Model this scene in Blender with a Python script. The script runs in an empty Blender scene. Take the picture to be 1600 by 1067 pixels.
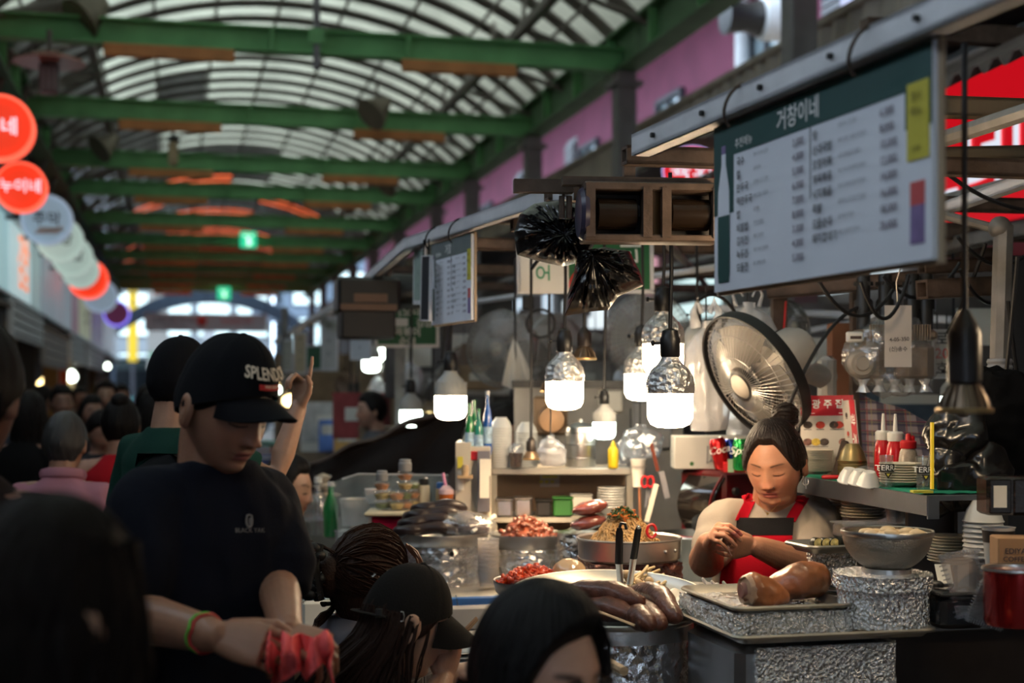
import bpy,bmesh,math,random
import numpy as np
from mathutils import Vector,Matrix,Euler
from mathutils.bvhtree import BVHTree
SC=bpy.context.scene
COL=SC.collection
random.seed(7)
rng=np.random.default_rng(11)
PI=math.pi
# ------------------------------------------------------------------ camera, sky, exposure
F=2222.0                       # 50 mm lens on a 36 mm frame, 1600 px wide
EYE=1.6
cam=bpy.data.cameras.new('camera')
cam.lens=50.0;cam.sensor_width=36.0
cam.shift_y=78.0/1600.0
cam.clip_start=0.05;cam.clip_end=500
cam.dof.use_dof=True;cam.dof.focus_distance=3.7;cam.dof.aperture_fstop=2.3
camo=bpy.data.objects.new('camera',cam);COL.objects.link(camo)
camo.location=(0,0,EYE);camo.rotation_euler=(PI/2,0,0)
SC.camera=camo
W=bpy.data.worlds.new('sky');SC.world=W;W.use_nodes=True
_n=W.node_tree.nodes;_l=W.node_tree.links
_bg=_n['Background']
_tc=_n.new('ShaderNodeTexCoord');_sep=_n.new('ShaderNodeSeparateXYZ');_rp=_n.new('ShaderNodeValToRGB')
_l.new(_tc.outputs['Generated'],_sep.inputs[0]);_l.new(_sep.outputs['Z'],_rp.inputs[0]);_l.new(_rp.outputs[0],_bg.inputs[0])
_rp.color_ramp.elements[0].color=(.60,.77,1,1);_rp.color_ramp.elements[1].color=(.80,.90,.97,1)
SKY=4.2
_bg.inputs[1].default_value=SKY
SC.view_settings.view_transform='Standard';SC.view_settings.look='None'
SC.view_settings.exposure=0.3;SC.view_settings.gamma=1.0;SC.view_settings.use_curve_mapping=False
SC.cycles.use_denoising=True
SC.cycles.max_bounces=8;SC.cycles.diffuse_bounces=3;SC.cycles.glossy_bounces=4
SC.cycles.transmission_bounces=6;SC.cycles.transparent_max_bounces=16
SC.cycles.sample_clamp_indirect=4.0
SC.cycles.caustics_reflective=False;SC.cycles.caustics_refractive=False
# ------------------------------------------------------------------ frames of reference
A=Vector((-.2318,.9728,0));R=Vector((.9728,.2318,0));Z=Vector((0,0,1))
YAW=math.atan2(.2318,.9728)          # the market lane runs along A, across it is R
def H(s,u,z=0): return A*s+R*u+Z*z
def Pz(x,y,z): return P(x,y,(EYE-z)*F/(y-611))
def P(x,y,d): return Vector(((x-800)/F*d,d,EYE+(611-y)/F*d))
def ZY(y,d): return EYE+(611-y)/F*d
def XP(x,d): return (x-800)/F*d
# ------------------------------------------------------------------ noise
def _hash(i,j,k,s):
    n=(i*374761393+j*668265263+k*1274126177+s*974634777) & 0xffffffff
    n=((n ^(n >> 13))*1274126177) & 0xffffffff
    n=n ^(n >> 16)
    return (n & 0xffff)/32767.5-1
def vnoise(p,f=1.0,s=0):
    p=np.asarray(p,float)*f+1000.3
    i=np.floor(p).astype(np.int64);t=p-i;t=t*t*(3-2*t)
    out=0
    for a in (0,1):
        for b in (0,1):
            for c in (0,1):
                w=(t[:,0] if a else 1-t[:,0])*(t[:,1] if b else 1-t[:,1])*(t[:,2] if c else 1-t[:,2])
                out=out+w*_hash(i[:,0]+a,i[:,1]+b,i[:,2]+c,s)
    return out
def fbm(p,f=1.0,o=3,s=0):
    r=0;a=1
    for k in range(o):
        r=r+a*vnoise(p,f,s+k);f *= 2.03;a *= .5
    return r
def ridge(p,f=1.0,o=3,s=0):
    r=0;a=1
    for k in range(o):
        r=r+a*(1-2*np.abs(vnoise(p,f,s+k)));f *= 2.1;a *= .5
    return r
def sst(a,b,x):
    t=np.clip((np.asarray(x,float)-a)/(b-a),0,1);return t*t*(3-2*t)
# ------------------------------------------------------------------ mesh builder
def axes(d,up=Vector((0,0,1))):
    d=Vector(d).normalized()
    if abs(d.dot(up))>.97: up=Vector((0,1,0)) if abs(d.y)<.9 else Vector((1,0,0))
    x=up.cross(d).normalized();y=d.cross(x).normalized()
    return x,y,d
def frame(o,d,up=Vector((0,0,1))):
    """matrix whose +Z runs along d"""
    x,y,z=axes(d,up)
    return Matrix(((x.x,y.x,z.x,o[0]),(x.y,y.y,z.y,o[1]),(x.z,y.z,z.z,o[2]),(0,0,0,1)))
def frame_xyz(o,x,y,z):
    return Matrix(((x[0],y[0],z[0],o[0]),(x[1],y[1],z[1],o[1]),(x[2],y[2],z[2],o[2]),(0,0,0,1)))
def T(x,y=None,z=None):
    return Matrix.Translation(Vector((x,y,z)) if y is not None else Vector(x))
def RZ(a): return Matrix.Rotation(a,4,'Z')
def RX(a): return Matrix.Rotation(a,4,'X')
def RY(a): return Matrix.Rotation(a,4,'Y')
class MB:
    def __init__(s): s.v=[];s.f=[];s.n=0
    def add(s,v,f,M=None):
        v=np.asarray(v,float).reshape(-1,3)
        if M is not None:
            m=np.array(M);v=v@m[:3,:3].T+m[:3,3]
        s.v.append(v);n=s.n
        s.f.extend([tuple(int(i)+n for i in q) for q in f]);s.n += len(v)
        return s
    def join(s,o,M=None):
        return s.add(o.arr(),o.f,M)
    def arr(s): return np.concatenate(s.v) if s.v else np.zeros((0,3))
    def disp(s,fn):
        s.v=[fn(s.arr())];return s
    def box(s,c,sz,M=None,bev=0):
        c=np.array(c,float);h=np.array(sz,float)/2
        if bev <= 0:
            v=[c+h*np.array(q) for q in ((-1,-1,-1),(1,-1,-1),(1,1,-1),(-1,1,-1),(-1,-1,1),(1,-1,1),(1,1,1),(-1,1,1))]
            return s.add(v,[(0,3,2,1),(4,5,6,7),(0,1,5,4),(1,2,6,5),(2,3,7,6),(3,0,4,7)],M)
        b=min(bev,min(h)*.9);v=[]
        for (z,k) in ((-h[2],b),(-h[2]+b,0),(h[2]-b,0),(h[2],b)):
            x,y=h[0]-k,h[1]-k
            for (px,py) in ((-x,-y+b),(-x+b,-y),(x-b,-y),(x,-y+b),(x,y-b),(x-b,y),(-x+b,y),(-x,y-b)):
                v.append(c+np.array((px,py,z)))
        f=[tuple(range(7,-1,-1)),tuple(range(24,32))]
        for l in range(3):
            for i in range(8):
                j=(i+1) % 8;f.append((l*8+i,l*8+j,l*8+8+j,l*8+8+i))
        return s.add(v,f,M)
    def lathe(s,prof,n=24,M=None,cap0=True,cap1=True,sx=1,sy=1):
        v=[];f=[]
        for (r,z) in prof:
            for i in range(n):
                a=2*PI*i/n;v.append((r*math.cos(a)*sx,r*math.sin(a)*sy,z))
        for l in range(len(prof)-1):
            for i in range(n):
                j=(i+1) % n;f.append((l*n+i,l*n+j,l*n+n+j,l*n+n+i))
        if cap0 and prof[0][0]>1e-6: f.append(tuple(range(n-1,-1,-1)))
        if cap1 and prof[-1][0]>1e-6: f.append(tuple(range((len(prof)-1)*n,len(prof)*n)))
        return s.add(v,f,M)
    def cyl(s,r,z0,z1,n=20,M=None): return s.lathe([(r,z0),(r,z1)],n,M)
    def tube(s,pts,r,n=8,M=None,cap='flat',up=Vector((0,0,1)),sq=None):
        pts=[Vector(p) for p in pts];m=len(pts)
        rr=[r]*m if not hasattr(r,'__len__') else list(r)
        if cap == 'round':
            d0=(pts[0]-pts[1]).normalized();d1=(pts[-1]-pts[-2]).normalized()
            r0,r1=rr[0],rr[-1]
            pts=[pts[0]+d0*r0*.97,pts[0]+d0*r0*.7]+pts+[pts[-1]+d1*r1*.7,pts[-1]+d1*r1*.97]
            rr=[r0*.22,r0*.72]+rr+[r1*.72,r1*.22];m += 4
            if sq is not None and hasattr(sq,'__len__'): sq=[sq[0]]*2+list(sq)+[sq[-1]]*2
        v=[];px=None
        for i in range(m):
            d=pts[min(i+1,m-1)]-pts[max(i-1,0)]
            if d.length<1e-9: d=Vector((0,0,1))
            d.normalize()
            if px is None: x,y,_=axes(d,up)
            else:
                x=(px-d*px.dot(d));x=x.normalized() if x.length>1e-6 else axes(d,up)[0];y=d.cross(x)
            px=x
            q=1 if sq is None else (sq[i] if hasattr(sq,'__len__') else sq)
            for k in range(n):
                a=2*PI*k/n;p=pts[i]+x*(math.cos(a)*rr[i])+y*(math.sin(a)*rr[i]*q);v.append(p[:])
        f=[]
        for l in range(m-1):
            for i in range(n):
                j=(i+1) % n;f.append((l*n+i,l*n+j,l*n+n+j,l*n+n+i))
        f.append(tuple(range(n-1,-1,-1)));f.append(tuple(range((m-1)*n,m*n)))
        return s.add(v,f,M)
    def ell(s,c,r,n=16,m=10,M=None):
        r=(r,r,r) if not hasattr(r,'__len__') else r
        v=[(c[0],c[1],c[2]-r[2])];f=[]
        for j in range(1,m):
            e=-PI/2+PI*j/m
            for i in range(n):
                a=2*PI*i/n;v.append((c[0]+r[0]*math.cos(e)*math.cos(a),c[1]+r[1]*math.cos(e)*math.sin(a),c[2]+r[2]*math.sin(e)))
        v.append((c[0],c[1],c[2]+r[2]));t=len(v)-1
        for i in range(n):
            k=(i+1) % n;f.append((0,1+k,1+i));f.append((t,t-n+i,t-n+k))
            for j in range(m-2):
                f.append((1+j*n+i,1+j*n+k,1+j*n+n+k,1+j*n+n+i))
        return s.add(v,f,M)
    def prism(s,poly,z0,z1,M=None):
        n=len(poly);v=[(p[0],p[1],z0) for p in poly]+[(p[0],p[1],z1) for p in poly]
        f=[tuple(range(n-1,-1,-1)),tuple(range(n,2*n))]+[(i,(i+1) % n,n+(i+1) % n,n+i) for i in range(n)]
        return s.add(v,f,M)
    def loft(s,rings,M=None,caps=True):
        n=len(rings[0]);v=[p for r in rings for p in r];f=[]
        for l in range(len(rings)-1):
            for i in range(n):
                j=(i+1) % n;f.append((l*n+i,l*n+j,l*n+n+j,l*n+n+i))
        if caps: f.append(tuple(range(n-1,-1,-1)));f.append(tuple(range((len(rings)-1)*n,len(rings)*n)))
        return s.add(v,f,M)
    def sheet(s,g,th=0.0,M=None,closed=False):
        """g: (nu,nv,3) grid; th: thickness along the surface normal"""
        g=np.asarray(g,float);nu,nv=g.shape[:2]
        f=[]
        def q(i,j,o=0): return o+(i % nu)*nv+j
        mu=nu if closed else nu-1
        for i in range(mu):
            for j in range(nv-1): f.append((q(i,j),q(i+1,j),q(i+1,j+1),q(i,j+1)))
        if th == 0: return s.add(g.reshape(-1,3),f,M)
        du=np.gradient(g,axis=0);dv=np.gradient(g,axis=1)
        nn=np.cross(du,dv);nn /= np.maximum(np.linalg.norm(nn,axis=2,keepdims=True),1e-9)
        b=g-nn*th;o=nu*nv
        f2=[tuple(x+o for x in reversed(t)) for t in f];e=[]
        for i in range(mu):
            e.append((q(i,0),q(i,0,o),q(i+1,0,o),q(i+1,0)));e.append((q(i,nv-1),q(i+1,nv-1),q(i+1,nv-1,o),q(i,nv-1,o)))
        if not closed:
            for j in range(nv-1):
                e.append((q(0,j),q(0,j+1),q(0,j+1,o),q(0,j,o)));e.append((q(nu-1,j),q(nu-1,j,o),q(nu-1,j+1,o),q(nu-1,j+1)))
        return s.add(np.concatenate([g.reshape(-1,3),b.reshape(-1,3)]),f+f2+e,M)
# ------------------------------------------------------------------ object helpers
WM={}
def wm(o):
    return WM.get(o.name,Matrix.Identity(4)) if o is not None else Matrix.Identity(4)
def tag(o,label=None,cat=None,group=None,kind=None):
    if label: o['label']=label
    if cat: o['category']=cat
    if group: o['group']=group
    if kind: o['kind']=kind
    return o
def thing(name,label,cat,loc=(0,0,0),rz=0.0,group=None,kind=None):
    o=bpy.data.objects.new(name,None);COL.objects.link(o)
    o.empty_display_size=.05
    o.location=loc;o.rotation_euler=(0,0,rz)
    WM[o.name]=T(loc)@RZ(rz)
    return tag(o,label,cat,group,kind)
def mesh_of(name,mb,mat,smooth=40):
    me=bpy.data.meshes.new(name)
    v=mb.arr() if isinstance(mb,MB) else mb[0];f=mb.f if isinstance(mb,MB) else mb[1]
    me.from_pydata(v.tolist(),[],f)
    if smooth:
        me.shade_smooth()
        if smooth<180: me.set_sharp_from_angle(angle=math.radians(smooth))
    if mat is not None:
        for m in (mat if isinstance(mat,(list,tuple)) else [mat]): me.materials.append(m)
    return me
def obj(name,mb,mat,parent=None,label=None,W=False,smooth=40,kind=None):
    """a part: local coordinates of its thing, or W=True for world coordinates"""
    if W and parent is not None: mb=MB().join(mb,wm(parent).inverted())
    o=bpy.data.objects.new(name,mesh_of(name,mb,mat,smooth));COL.objects.link(o)
    if parent is not None: o.parent=parent;WM[o.name]=wm(parent)
    return tag(o,label,None,None,kind)
def solo(name,mb,mat,label,cat,loc=(0,0,0),rz=0,group=None,kind=None,W=False,smooth=40):
    """a thing that is a single mesh"""
    if W: mb=MB().join(mb,(T(loc)@RZ(rz)).inverted())
    o=bpy.data.objects.new(name,mesh_of(name,mb,mat,smooth));COL.objects.link(o)
    o.location=loc;o.rotation_euler=(0,0,rz);WM[o.name]=T(loc)@RZ(rz)
    return tag(o,label,cat,group,kind)
def struct(name,mb,mat,parent=None,smooth=40,kind='structure',label=None):
    o=obj(name,mb,mat,parent,W=True,smooth=smooth)
    if parent is None: o['kind']=kind
    if label: o['label']=label
    return o
def dup(root,loc,rz=0.0,label=None,group=None):
    r=root.copy();COL.objects.link(r);r.location=loc;r.rotation_euler=(0,0,rz)
    WM[r.name]=T(loc)@RZ(rz)
    if label: r['label']=label
    if group: r['group']=group
    def kids(a,b):
        for ch in list(a.children):
            c=ch.copy();COL.objects.link(c);c.parent=b;kids(ch,c)
    kids(root,r)
    return r
def recolour(root,name,mat):
    for c in root.children:
        if c.name.split('.')[0] == name:
            c.data=c.data.copy();c.data.materials[0]=mat
ORD='lowest second third fourth fifth sixth seventh eighth ninth tenth eleventh twelfth thirteenth fourteenth fifteenth sixteenth'.split()
SCR=bpy.data.scenes.new('scratch')
def evaluated(o):
    SCR.collection.objects.link(o)
    vl=SCR.view_layers[0];vl.update();dg=vl.depsgraph
    me=bpy.data.meshes.new_from_object(o.evaluated_get(dg),depsgraph=dg)
    SCR.collection.objects.unlink(o)
    return me
def arrays(me):
    v=np.empty(len(me.vertices)*3);me.vertices.foreach_get('co',v)
    return v.reshape(-1,3),[tuple(p.vertices) for p in me.polygons]
def remesh(mb,vox,smooth=3):
    """one continuous skin over all the pieces of mb"""
    me=bpy.data.meshes.new('tmp');me.from_pydata(mb.arr().tolist(),[],mb.f)
    o=bpy.data.objects.new('tmp',me)
    m=o.modifiers.new('r','REMESH');m.mode='VOXEL';m.voxel_size=vox;m.adaptivity=0
    if smooth:
        q=o.modifiers.new('s','SMOOTH');q.iterations=smooth;q.factor=.5
    r=evaluated(o);v,f=arrays(r)
    bpy.data.objects.remove(o);bpy.data.meshes.remove(me);bpy.data.meshes.remove(r)
    out=MB();out.v=[v];out.f=f;out.n=len(v);return out
_TX={}
def text_mb(s,size=.1,bold=0.0,align='CENTER',ex=.002,shear=0,sp=1.0):
    """lettering in the local XY plane, facing +Z"""
    k=(s,align,round(bold,4),shear,sp)
    if k not in _TX:
        c=bpy.data.curves.new('t','FONT');c.body=s;c.align_x=align;c.align_y='CENTER';c.size=1.0
        c.resolution_u=3;c.offset=bold;c.shear=shear;c.space_character=sp
        o=bpy.data.objects.new('t',c);me=evaluated(o)
        v,f=arrays(me);_TX[k]=(v.copy(),f)
        bpy.data.objects.remove(o);bpy.data.curves.remove(c);bpy.data.meshes.remove(me)
    v,f=_TX[k]
    v=v*size;m=MB()
    if len(v) == 0: return m
    n=len(v);v2=v.copy();v2[:,2] += ex
    return m.add(v2,f)
def plane_m(o,xdir,up):
    """matrix: local X along xdir, local Y along up, local Z out of the plane"""
    x=Vector(xdir).normalized();z=x.cross(Vector(up)).normalized();y=z.cross(x)
    return frame_xyz(o,x,y,z)
# ------------------------------------------------------------------ materials
_MC={}
def mat(name,col=(.5,.5,.5),rough=.5,metal=0.0,bump=0.0,bs=60,var=.12,vs=6,emit=None,es=0.0,trans=0.0,
        alpha=1.0,spec=.5,coat=0.0,sub=0.0,ior=1.45,vcol=None,sheen=0.0,stretch=None,bump2=None,transl=0.0):
    if name in _MC: return _MC[name]
    m=bpy.data.materials.new(name);m.use_nodes=True;_MC[name]=m
    nt=m.node_tree;N=nt.nodes;L=nt.links;b=N['Principled BSDF']
    b.inputs['Roughness'].default_value=rough;b.inputs['Metallic'].default_value=metal
    b.inputs['Specular IOR Level'].default_value=spec;b.inputs['Coat Weight'].default_value=coat
    b.inputs['Coat Roughness'].default_value=.12
    b.inputs['Transmission Weight'].default_value=trans;b.inputs['Alpha'].default_value=alpha;b.inputs['IOR'].default_value=ior
    b.inputs['Sheen Weight'].default_value=sheen
    if sub: b.inputs['Subsurface Weight'].default_value=sub;b.inputs['Subsurface Radius'].default_value=(.012,.004,.002);b.inputs['Subsurface Scale'].default_value=.6
    tc=N.new('ShaderNodeTexCoord');src=tc.outputs['Object']
    if stretch:
        mp=N.new('ShaderNodeMapping');mp.inputs['Scale'].default_value=stretch;L.new(src,mp.inputs[0]);src=mp.outputs[0]
    base=None
    if vcol:
        at=N.new('ShaderNodeAttribute');at.attribute_name=vcol;base=at.outputs['Color']
    if var>0:
        nz=N.new('ShaderNodeTexNoise');nz.inputs['Scale'].default_value=vs;nz.inputs['Detail'].default_value=4
        L.new(src,nz.inputs['Vector'])
        mr=N.new('ShaderNodeMapRange');mr.inputs[1].default_value=.3;mr.inputs[2].default_value=.7
        mr.inputs[3].default_value=1-var;mr.inputs[4].default_value=1+var
        L.new(nz.outputs['Fac'],mr.inputs[0])
        mx=N.new('ShaderNodeMix');mx.data_type='RGBA';mx.blend_type='MULTIPLY';mx.inputs[0].default_value=1
        if base is None: mx.inputs[6].default_value=(*col,1)
        else: L.new(base,mx.inputs[6])
        L.new(mr.outputs[0],mx.inputs[7]);base=mx.outputs[2]
    if base is None: b.inputs['Base Color'].default_value=(*col,1)
    else: L.new(base,b.inputs['Base Color'])
    if bump>0:
        n2=N.new('ShaderNodeTexNoise');n2.inputs['Scale'].default_value=bs;n2.inputs['Detail'].default_value=5
        L.new(src,n2.inputs['Vector']);h=n2.outputs['Fac']
        if bump2 == 'crumple':
            vo=N.new('ShaderNodeTexVoronoi');vo.inputs['Scale'].default_value=bs*.8;vo.feature='F1'
            L.new(src,vo.inputs['Vector']);ad=N.new('ShaderNodeMath');ad.operation='ADD'
            L.new(h,ad.inputs[0]);L.new(vo.outputs['Distance'],ad.inputs[1]);h=ad.outputs[0]
        bp=N.new('ShaderNodeBump');bp.inputs['Strength'].default_value=bump;bp.inputs['Distance'].default_value=.01
        L.new(h,bp.inputs['Height']);L.new(bp.outputs[0],b.inputs['Normal'])
    if emit: b.inputs['Emission Color'].default_value=(*emit,1);b.inputs['Emission Strength'].default_value=es
    if transl:
        tr=N.new('ShaderNodeBsdfTranslucent');ms=N.new('ShaderNodeMixShader');ms.inputs[0].default_value=transl
        if base is None: tr.inputs[0].default_value=(*col,1)
        else: L.new(base,tr.inputs[0])
        L.new(b.outputs[0],ms.inputs[1]);L.new(tr.outputs[0],ms.inputs[2]);L.new(ms.outputs[0],N['Material Output'].inputs[0])
    return m
def film(name,tint=(1,1,1),rough=.15,clear=.6,bump=.5,bs=40,white=.15):
    """thin clear plastic: mostly see-through, with gloss and a little milkiness"""
    if name in _MC: return _MC[name]
    m=bpy.data.materials.new(name);m.use_nodes=True;_MC[name]=m
    nt=m.node_tree;N=nt.nodes;L=nt.links;N.remove(N['Principled BSDF'])
    tr=N.new('ShaderNodeBsdfTransparent');tr.inputs[0].default_value=(*tint,1)
    gl=N.new('ShaderNodeBsdfGlossy');gl.inputs['Roughness'].default_value=rough
    df=N.new('ShaderNodeBsdfDiffuse');df.inputs[0].default_value=(*[t*.8 for t in tint],1)
    nz=N.new('ShaderNodeTexNoise');nz.inputs['Scale'].default_value=bs;nz.inputs['Detail'].default_value=4
    tc=N.new('ShaderNodeTexCoord');L.new(tc.outputs['Object'],nz.inputs['Vector'])
    bp=N.new('ShaderNodeBump');bp.inputs['Strength'].default_value=bump;bp.inputs['Distance'].default_value=.01
    L.new(nz.outputs['Fac'],bp.inputs['Height'])
    for g in (gl,df): L.new(bp.outputs[0],g.inputs['Normal'])
    m1=N.new('ShaderNodeMixShader');m1.inputs[0].default_value=white/max(white+.12,1e-3)
    L.new(gl.outputs[0],m1.inputs[1]);L.new(df.outputs[0],m1.inputs[2])
    m2=N.new('ShaderNodeMixShader');m2.inputs[0].default_value=1-clear
    L.new(tr.outputs[0],m2.inputs[1]);L.new(m1.outputs[0],m2.inputs[2]);L.new(m2.outputs[0],N['Material Output'].inputs[0])
    return m
def plaid(name,c0,lines,rough=.85):
    """woven check: base colour and (axis, scale, phase, width, colour) stripes"""
    if name in _MC: return _MC[name]
    m=bpy.data.materials.new(name);m.use_nodes=True;_MC[name]=m
    nt=m.node_tree;N=nt.nodes;L=nt.links;b=N['Principled BSDF'];b.inputs['Roughness'].default_value=rough
    tc=N.new('ShaderNodeTexCoord');sp=N.new('ShaderNodeSeparateXYZ');L.new(tc.outputs['Object'],sp.inputs[0])
    cur=None
    for (ax,sc,ph,wd,col,op) in lines:
        a=N.new('ShaderNodeMath');a.operation='MULTIPLY_ADD';a.inputs[1].default_value=sc;a.inputs[2].default_value=ph
        L.new(sp.outputs[ax],a.inputs[0])
        fr=N.new('ShaderNodeMath');fr.operation='FRACT';L.new(a.outputs[0],fr.inputs[0])
        lt=N.new('ShaderNodeMath');lt.operation='LESS_THAN';lt.inputs[1].default_value=wd;L.new(fr.outputs[0],lt.inputs[0])
        ml=N.new('ShaderNodeMath');ml.operation='MULTIPLY';ml.inputs[1].default_value=op;L.new(lt.outputs[0],ml.inputs[0])
        mx=N.new('ShaderNodeMix');mx.data_type='RGBA';L.new(ml.outputs[0],mx.inputs[0])
        if cur is None: mx.inputs[6].default_value=(*c0,1)
        else: L.new(cur,mx.inputs[6])
        mx.inputs[7].default_value=(*col,1);cur=mx.outputs[2]
    L.new(cur,b.inputs['Base Color'])
    return m
steel=mat('brushed_steel',(.62,.60,.57),.32,1.0,.08,90,.10,20)
dsteel=mat('worn_steel',(.40,.39,.38),.38,1.0,.1,60,.2,12)
alu=mat('painted_aluminium',(.72,.72,.75),.5,.25,.03,80,.1,9)
foil=mat('crumpled_foil',(.86,.85,.84),.14,1.0,1.0,150,.05,20,bump2='crumple')
foil2=mat('smooth_foil',(.80,.79,.78),.16,1.0,.8,38,.06,20,bump2='crumple')
blackp=mat('black_plastic',(.012,.012,.013),.38,0,.05,60,.1)
whitep=mat('white_plastic',(.72,.71,.68),.4,0,.03,50,.06)
greyp=mat('grey_plastic',(.25,.25,.26),.5)
rust=mat('rusty_brown_metal',(.12,.08,.06),.6,.3,.2,70,.3,18)
pipem=mat('grey_pipe',(.20,.19,.18),.5,.4,.1,70,.2,14)
wood=mat('plywood',(.42,.29,.17),.6,0,.15,30,.22,6,stretch=(1,8,8))
paperm=mat('paper',(.74,.71,.64),.8,0,.03,40,.06)
cable=mat('black_cable',(.01,.01,.012),.5,var=0)
clear=film('clear_plastic',(.97,.98,1),.08,.78,.35,40,.06)
bagm=film('milky_plastic_bag',(.96,.97,1),.2,.45,.6,30,.5)
redm=mat('red_plastic',(.55,.015,.02),.35,var=.08)
inkm=mat('dark_ink',(.03,.03,.045),.7,var=0)
whitei=mat('white_lettering',(.85,.85,.83),.6,var=0)
# ------------------------------------------------------------------ people
def gs(x,s): return np.exp(-(x/s)**2/2)
def head_surface(az,el,wide=1.0,soft=1.0):
    """az 0 = face (-Y); returns points of a head of about 0.23 m, centred between crown and chin"""
    sa,ca=np.sin(az),np.cos(az);ce,se=np.cos(el),np.sin(el)
    low=np.clip(-se,0,1);fr=sst(-.15,.45,ca)
    e=1-.58*fr*sst(0,.9,low)
    cey=np.maximum(ce,1e-4)**e
    wf=(1-.22*low**1.4*fr)*(1-.34*low**1.2*(1-fr))
    x=.0765*wide*sa*np.maximum(ce,1e-4)**(1-.28*sst(0,.8,low))*wf
    y=-ca*np.where(ca>0,.091,.101)*cey*np.where(ca>0,1,1-.38*low**1.2)
    z=.116*se
    m=sst(.05,.5,ca)
    ax=np.abs(x)
    d=0
    d=d+.0045*gs(z-.024,.009)*gs(ax-.026,.022)                     # brow
    d=d-.0095*gs(z-.006,.011)*gs(ax-.033,.014)                     # eye socket
    d=d+.0060*gs(z-.002,.0085)*gs(ax-.033,.0125)                   # lids over the eyeball
    d=d-.0025*gs(z+.009,.003)*gs(ax-.034,.013)                     # crease under the eye
    nz=np.clip((.016-z)/.052,0,1)
    d=d+(.002+.019*nz**1.3)*gs(x,.0068+.0045*nz)*sst(-.0475,-.040,z)*sst(.03,.012,z)   # nose
    d=d+.0095*gs(z+.037,.0065)*gs(ax-.0125,.0055)                  # nostril wings
    d=d-.003*gs(z+.048,.004)*gs(x,.004)
    d=d+.0045*gs(z+.036,.018)*gs(ax-.043,.017)                     # cheeks
    d=d+.0060*gs(z+.0605,.0040)*gs(x,.0165)+.0066*gs(z+.0715,.0045)*gs(x,.0150)   # lips
    d=d-.0045*gs(z+.0660,.0019)*gs(x,.0185)
    d=d-.0045*gs(z+.0815,.0050)*gs(x,.018)
    d=d+.0075*gs(z+.1000,.0120)*gs(x,.017)                         # chin
    d=d+.003*gs(z+.055,.012)*(gs(ax-.024,.007))
    y=y-d*m*soft
    return np.stack([x,y,z],-1)
def head_mb(nu=150,nv=120,wide=1.0,soft=1.0):
    az=2*PI*np.arange(nu)/nu
    # denser at the face
    az=az-.45*np.sin(az)
    el=np.linspace(-PI/2+.02,PI/2-.02,nv)
    g=head_surface(az[:,None]+0*el[None,:],el[None,:]+0*az[:,None],wide,soft)
    m=MB();m.sheet(g,0,closed=True)
    n=m.n;v=np.array([[0,g[:,0,1].mean(),-.117],[0,0,.117]]);m.add(v,[])
    for i in range(nu):
        j=(i+1) % nu;m.f.append((n,j*nv,i*nv));m.f.append((n+1,i*nv+nv-1,j*nv+nv-1))
    return m
def ear_mb(sg):
    """an ear: tilted oval plate with rim, hollow and lobe, on the side sg"""
    m=MB();nr,na=9,28;g=[]
    for i in range(na):
        a=2*PI*i/na;row=[]
        for k in range(nr):
            t=k/(nr-1)
            hgt=.010*sst(0,.2,1-t)+.006*gs(np.array(t-.80),.10)-.010*gs(np.array(t-.35),.2)
            r=t
            y=.0175*r*math.cos(a)*(1+.12*math.sin(a));z=.032*r*math.sin(a)-.002
            if math.sin(a)<-.3: y *= .85
            row.append([float(hgt),y,z])
        g.append(row)
    m.sheet(np.array(g),.006,closed=True)
    M=T(sg*.0745,.012,-.006)@RZ((0 if sg>0 else PI)+sg*.38)@RX(sg*-.12 if sg>0 else .12)
    o=MB();o.join(m,M);return o
BODYV={}
def face_paint(v,Mh,skin,lip=(.42,.12,.10),brow=(.03,.02,.018),scale=1.0,brow_t=.0032,blush=.25):
    p=np.array(Mh.inverted());q=v@p[:3,:3].T+p[:3,3];x,y,z=q.T;ax=np.abs(x)
    c=np.tile(np.array(skin,float),(len(v),1));front=sst(-.02,-.055,y)*(np.abs(z)<.13)
    def mix(k,col):
        nonlocal c;k=np.clip(k*front,0,1)[:,None];c=c*(1-k)+np.array(col)*k
    red=np.array(skin)*np.array((1.12,.8,.74))
    mix(blush*2*gs(z+.03,.018)*gs(ax-.042,.018),red);mix(.5*gs(z+.034,.012)*gs(x,.014),red)
    zl=-.0660+.0018*np.cos(x/.0075)
    mix(sst(.0235,.020,ax)*sst(-.0565,-.0595,z)*sst(-.0785,-.0755,z)*.85,lip)
    mix(.9*sst(.0225,.019,ax)*gs(z-zl,.0013),np.array(lip)*.25)
    zb=.0215+.005*np.sin((ax-.012)/.042*2.2)-.001
    mix(.85*sst(.011,.016,ax)*sst(.054,.046,ax)*np.clip(1.4-np.abs(z-zb)/(brow_t*(1.15-.45*sst(.03,.055,ax))),0,1),brow)
    ze=-.0035-.0045*(1-((ax-.033)/.0155)**2)
    mix(sst(.0165,.019,ax)*sst(.0505,.047,ax)*np.clip(1.7-np.abs(z-ze)/.0014,0,1),(.02,.012,.01))
    mix(.35*gs(z-.0075,.0016)*sst(.018,.022,ax)*sst(.049,.045,ax),np.array(skin)*.45)
    mix(.8*gs(z+.0435,.0022)*gs(ax-.0068,.003),np.array(skin)*.2)
    return c
def paint(o,c):
    me=o.data;a=me.color_attributes.new('Col','FLOAT_COLOR','POINT')
    a.data.foreach_set('color',np.concatenate([c,np.ones((len(c),1))],1).astype(np.float32).ravel())
def skinmat(name): return mat(name,(.5,.3,.22),.42,0,.12,220,.07,30,sub=.12,vcol='Col',spec=.45)
skin_m=skinmat('skin')
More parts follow.
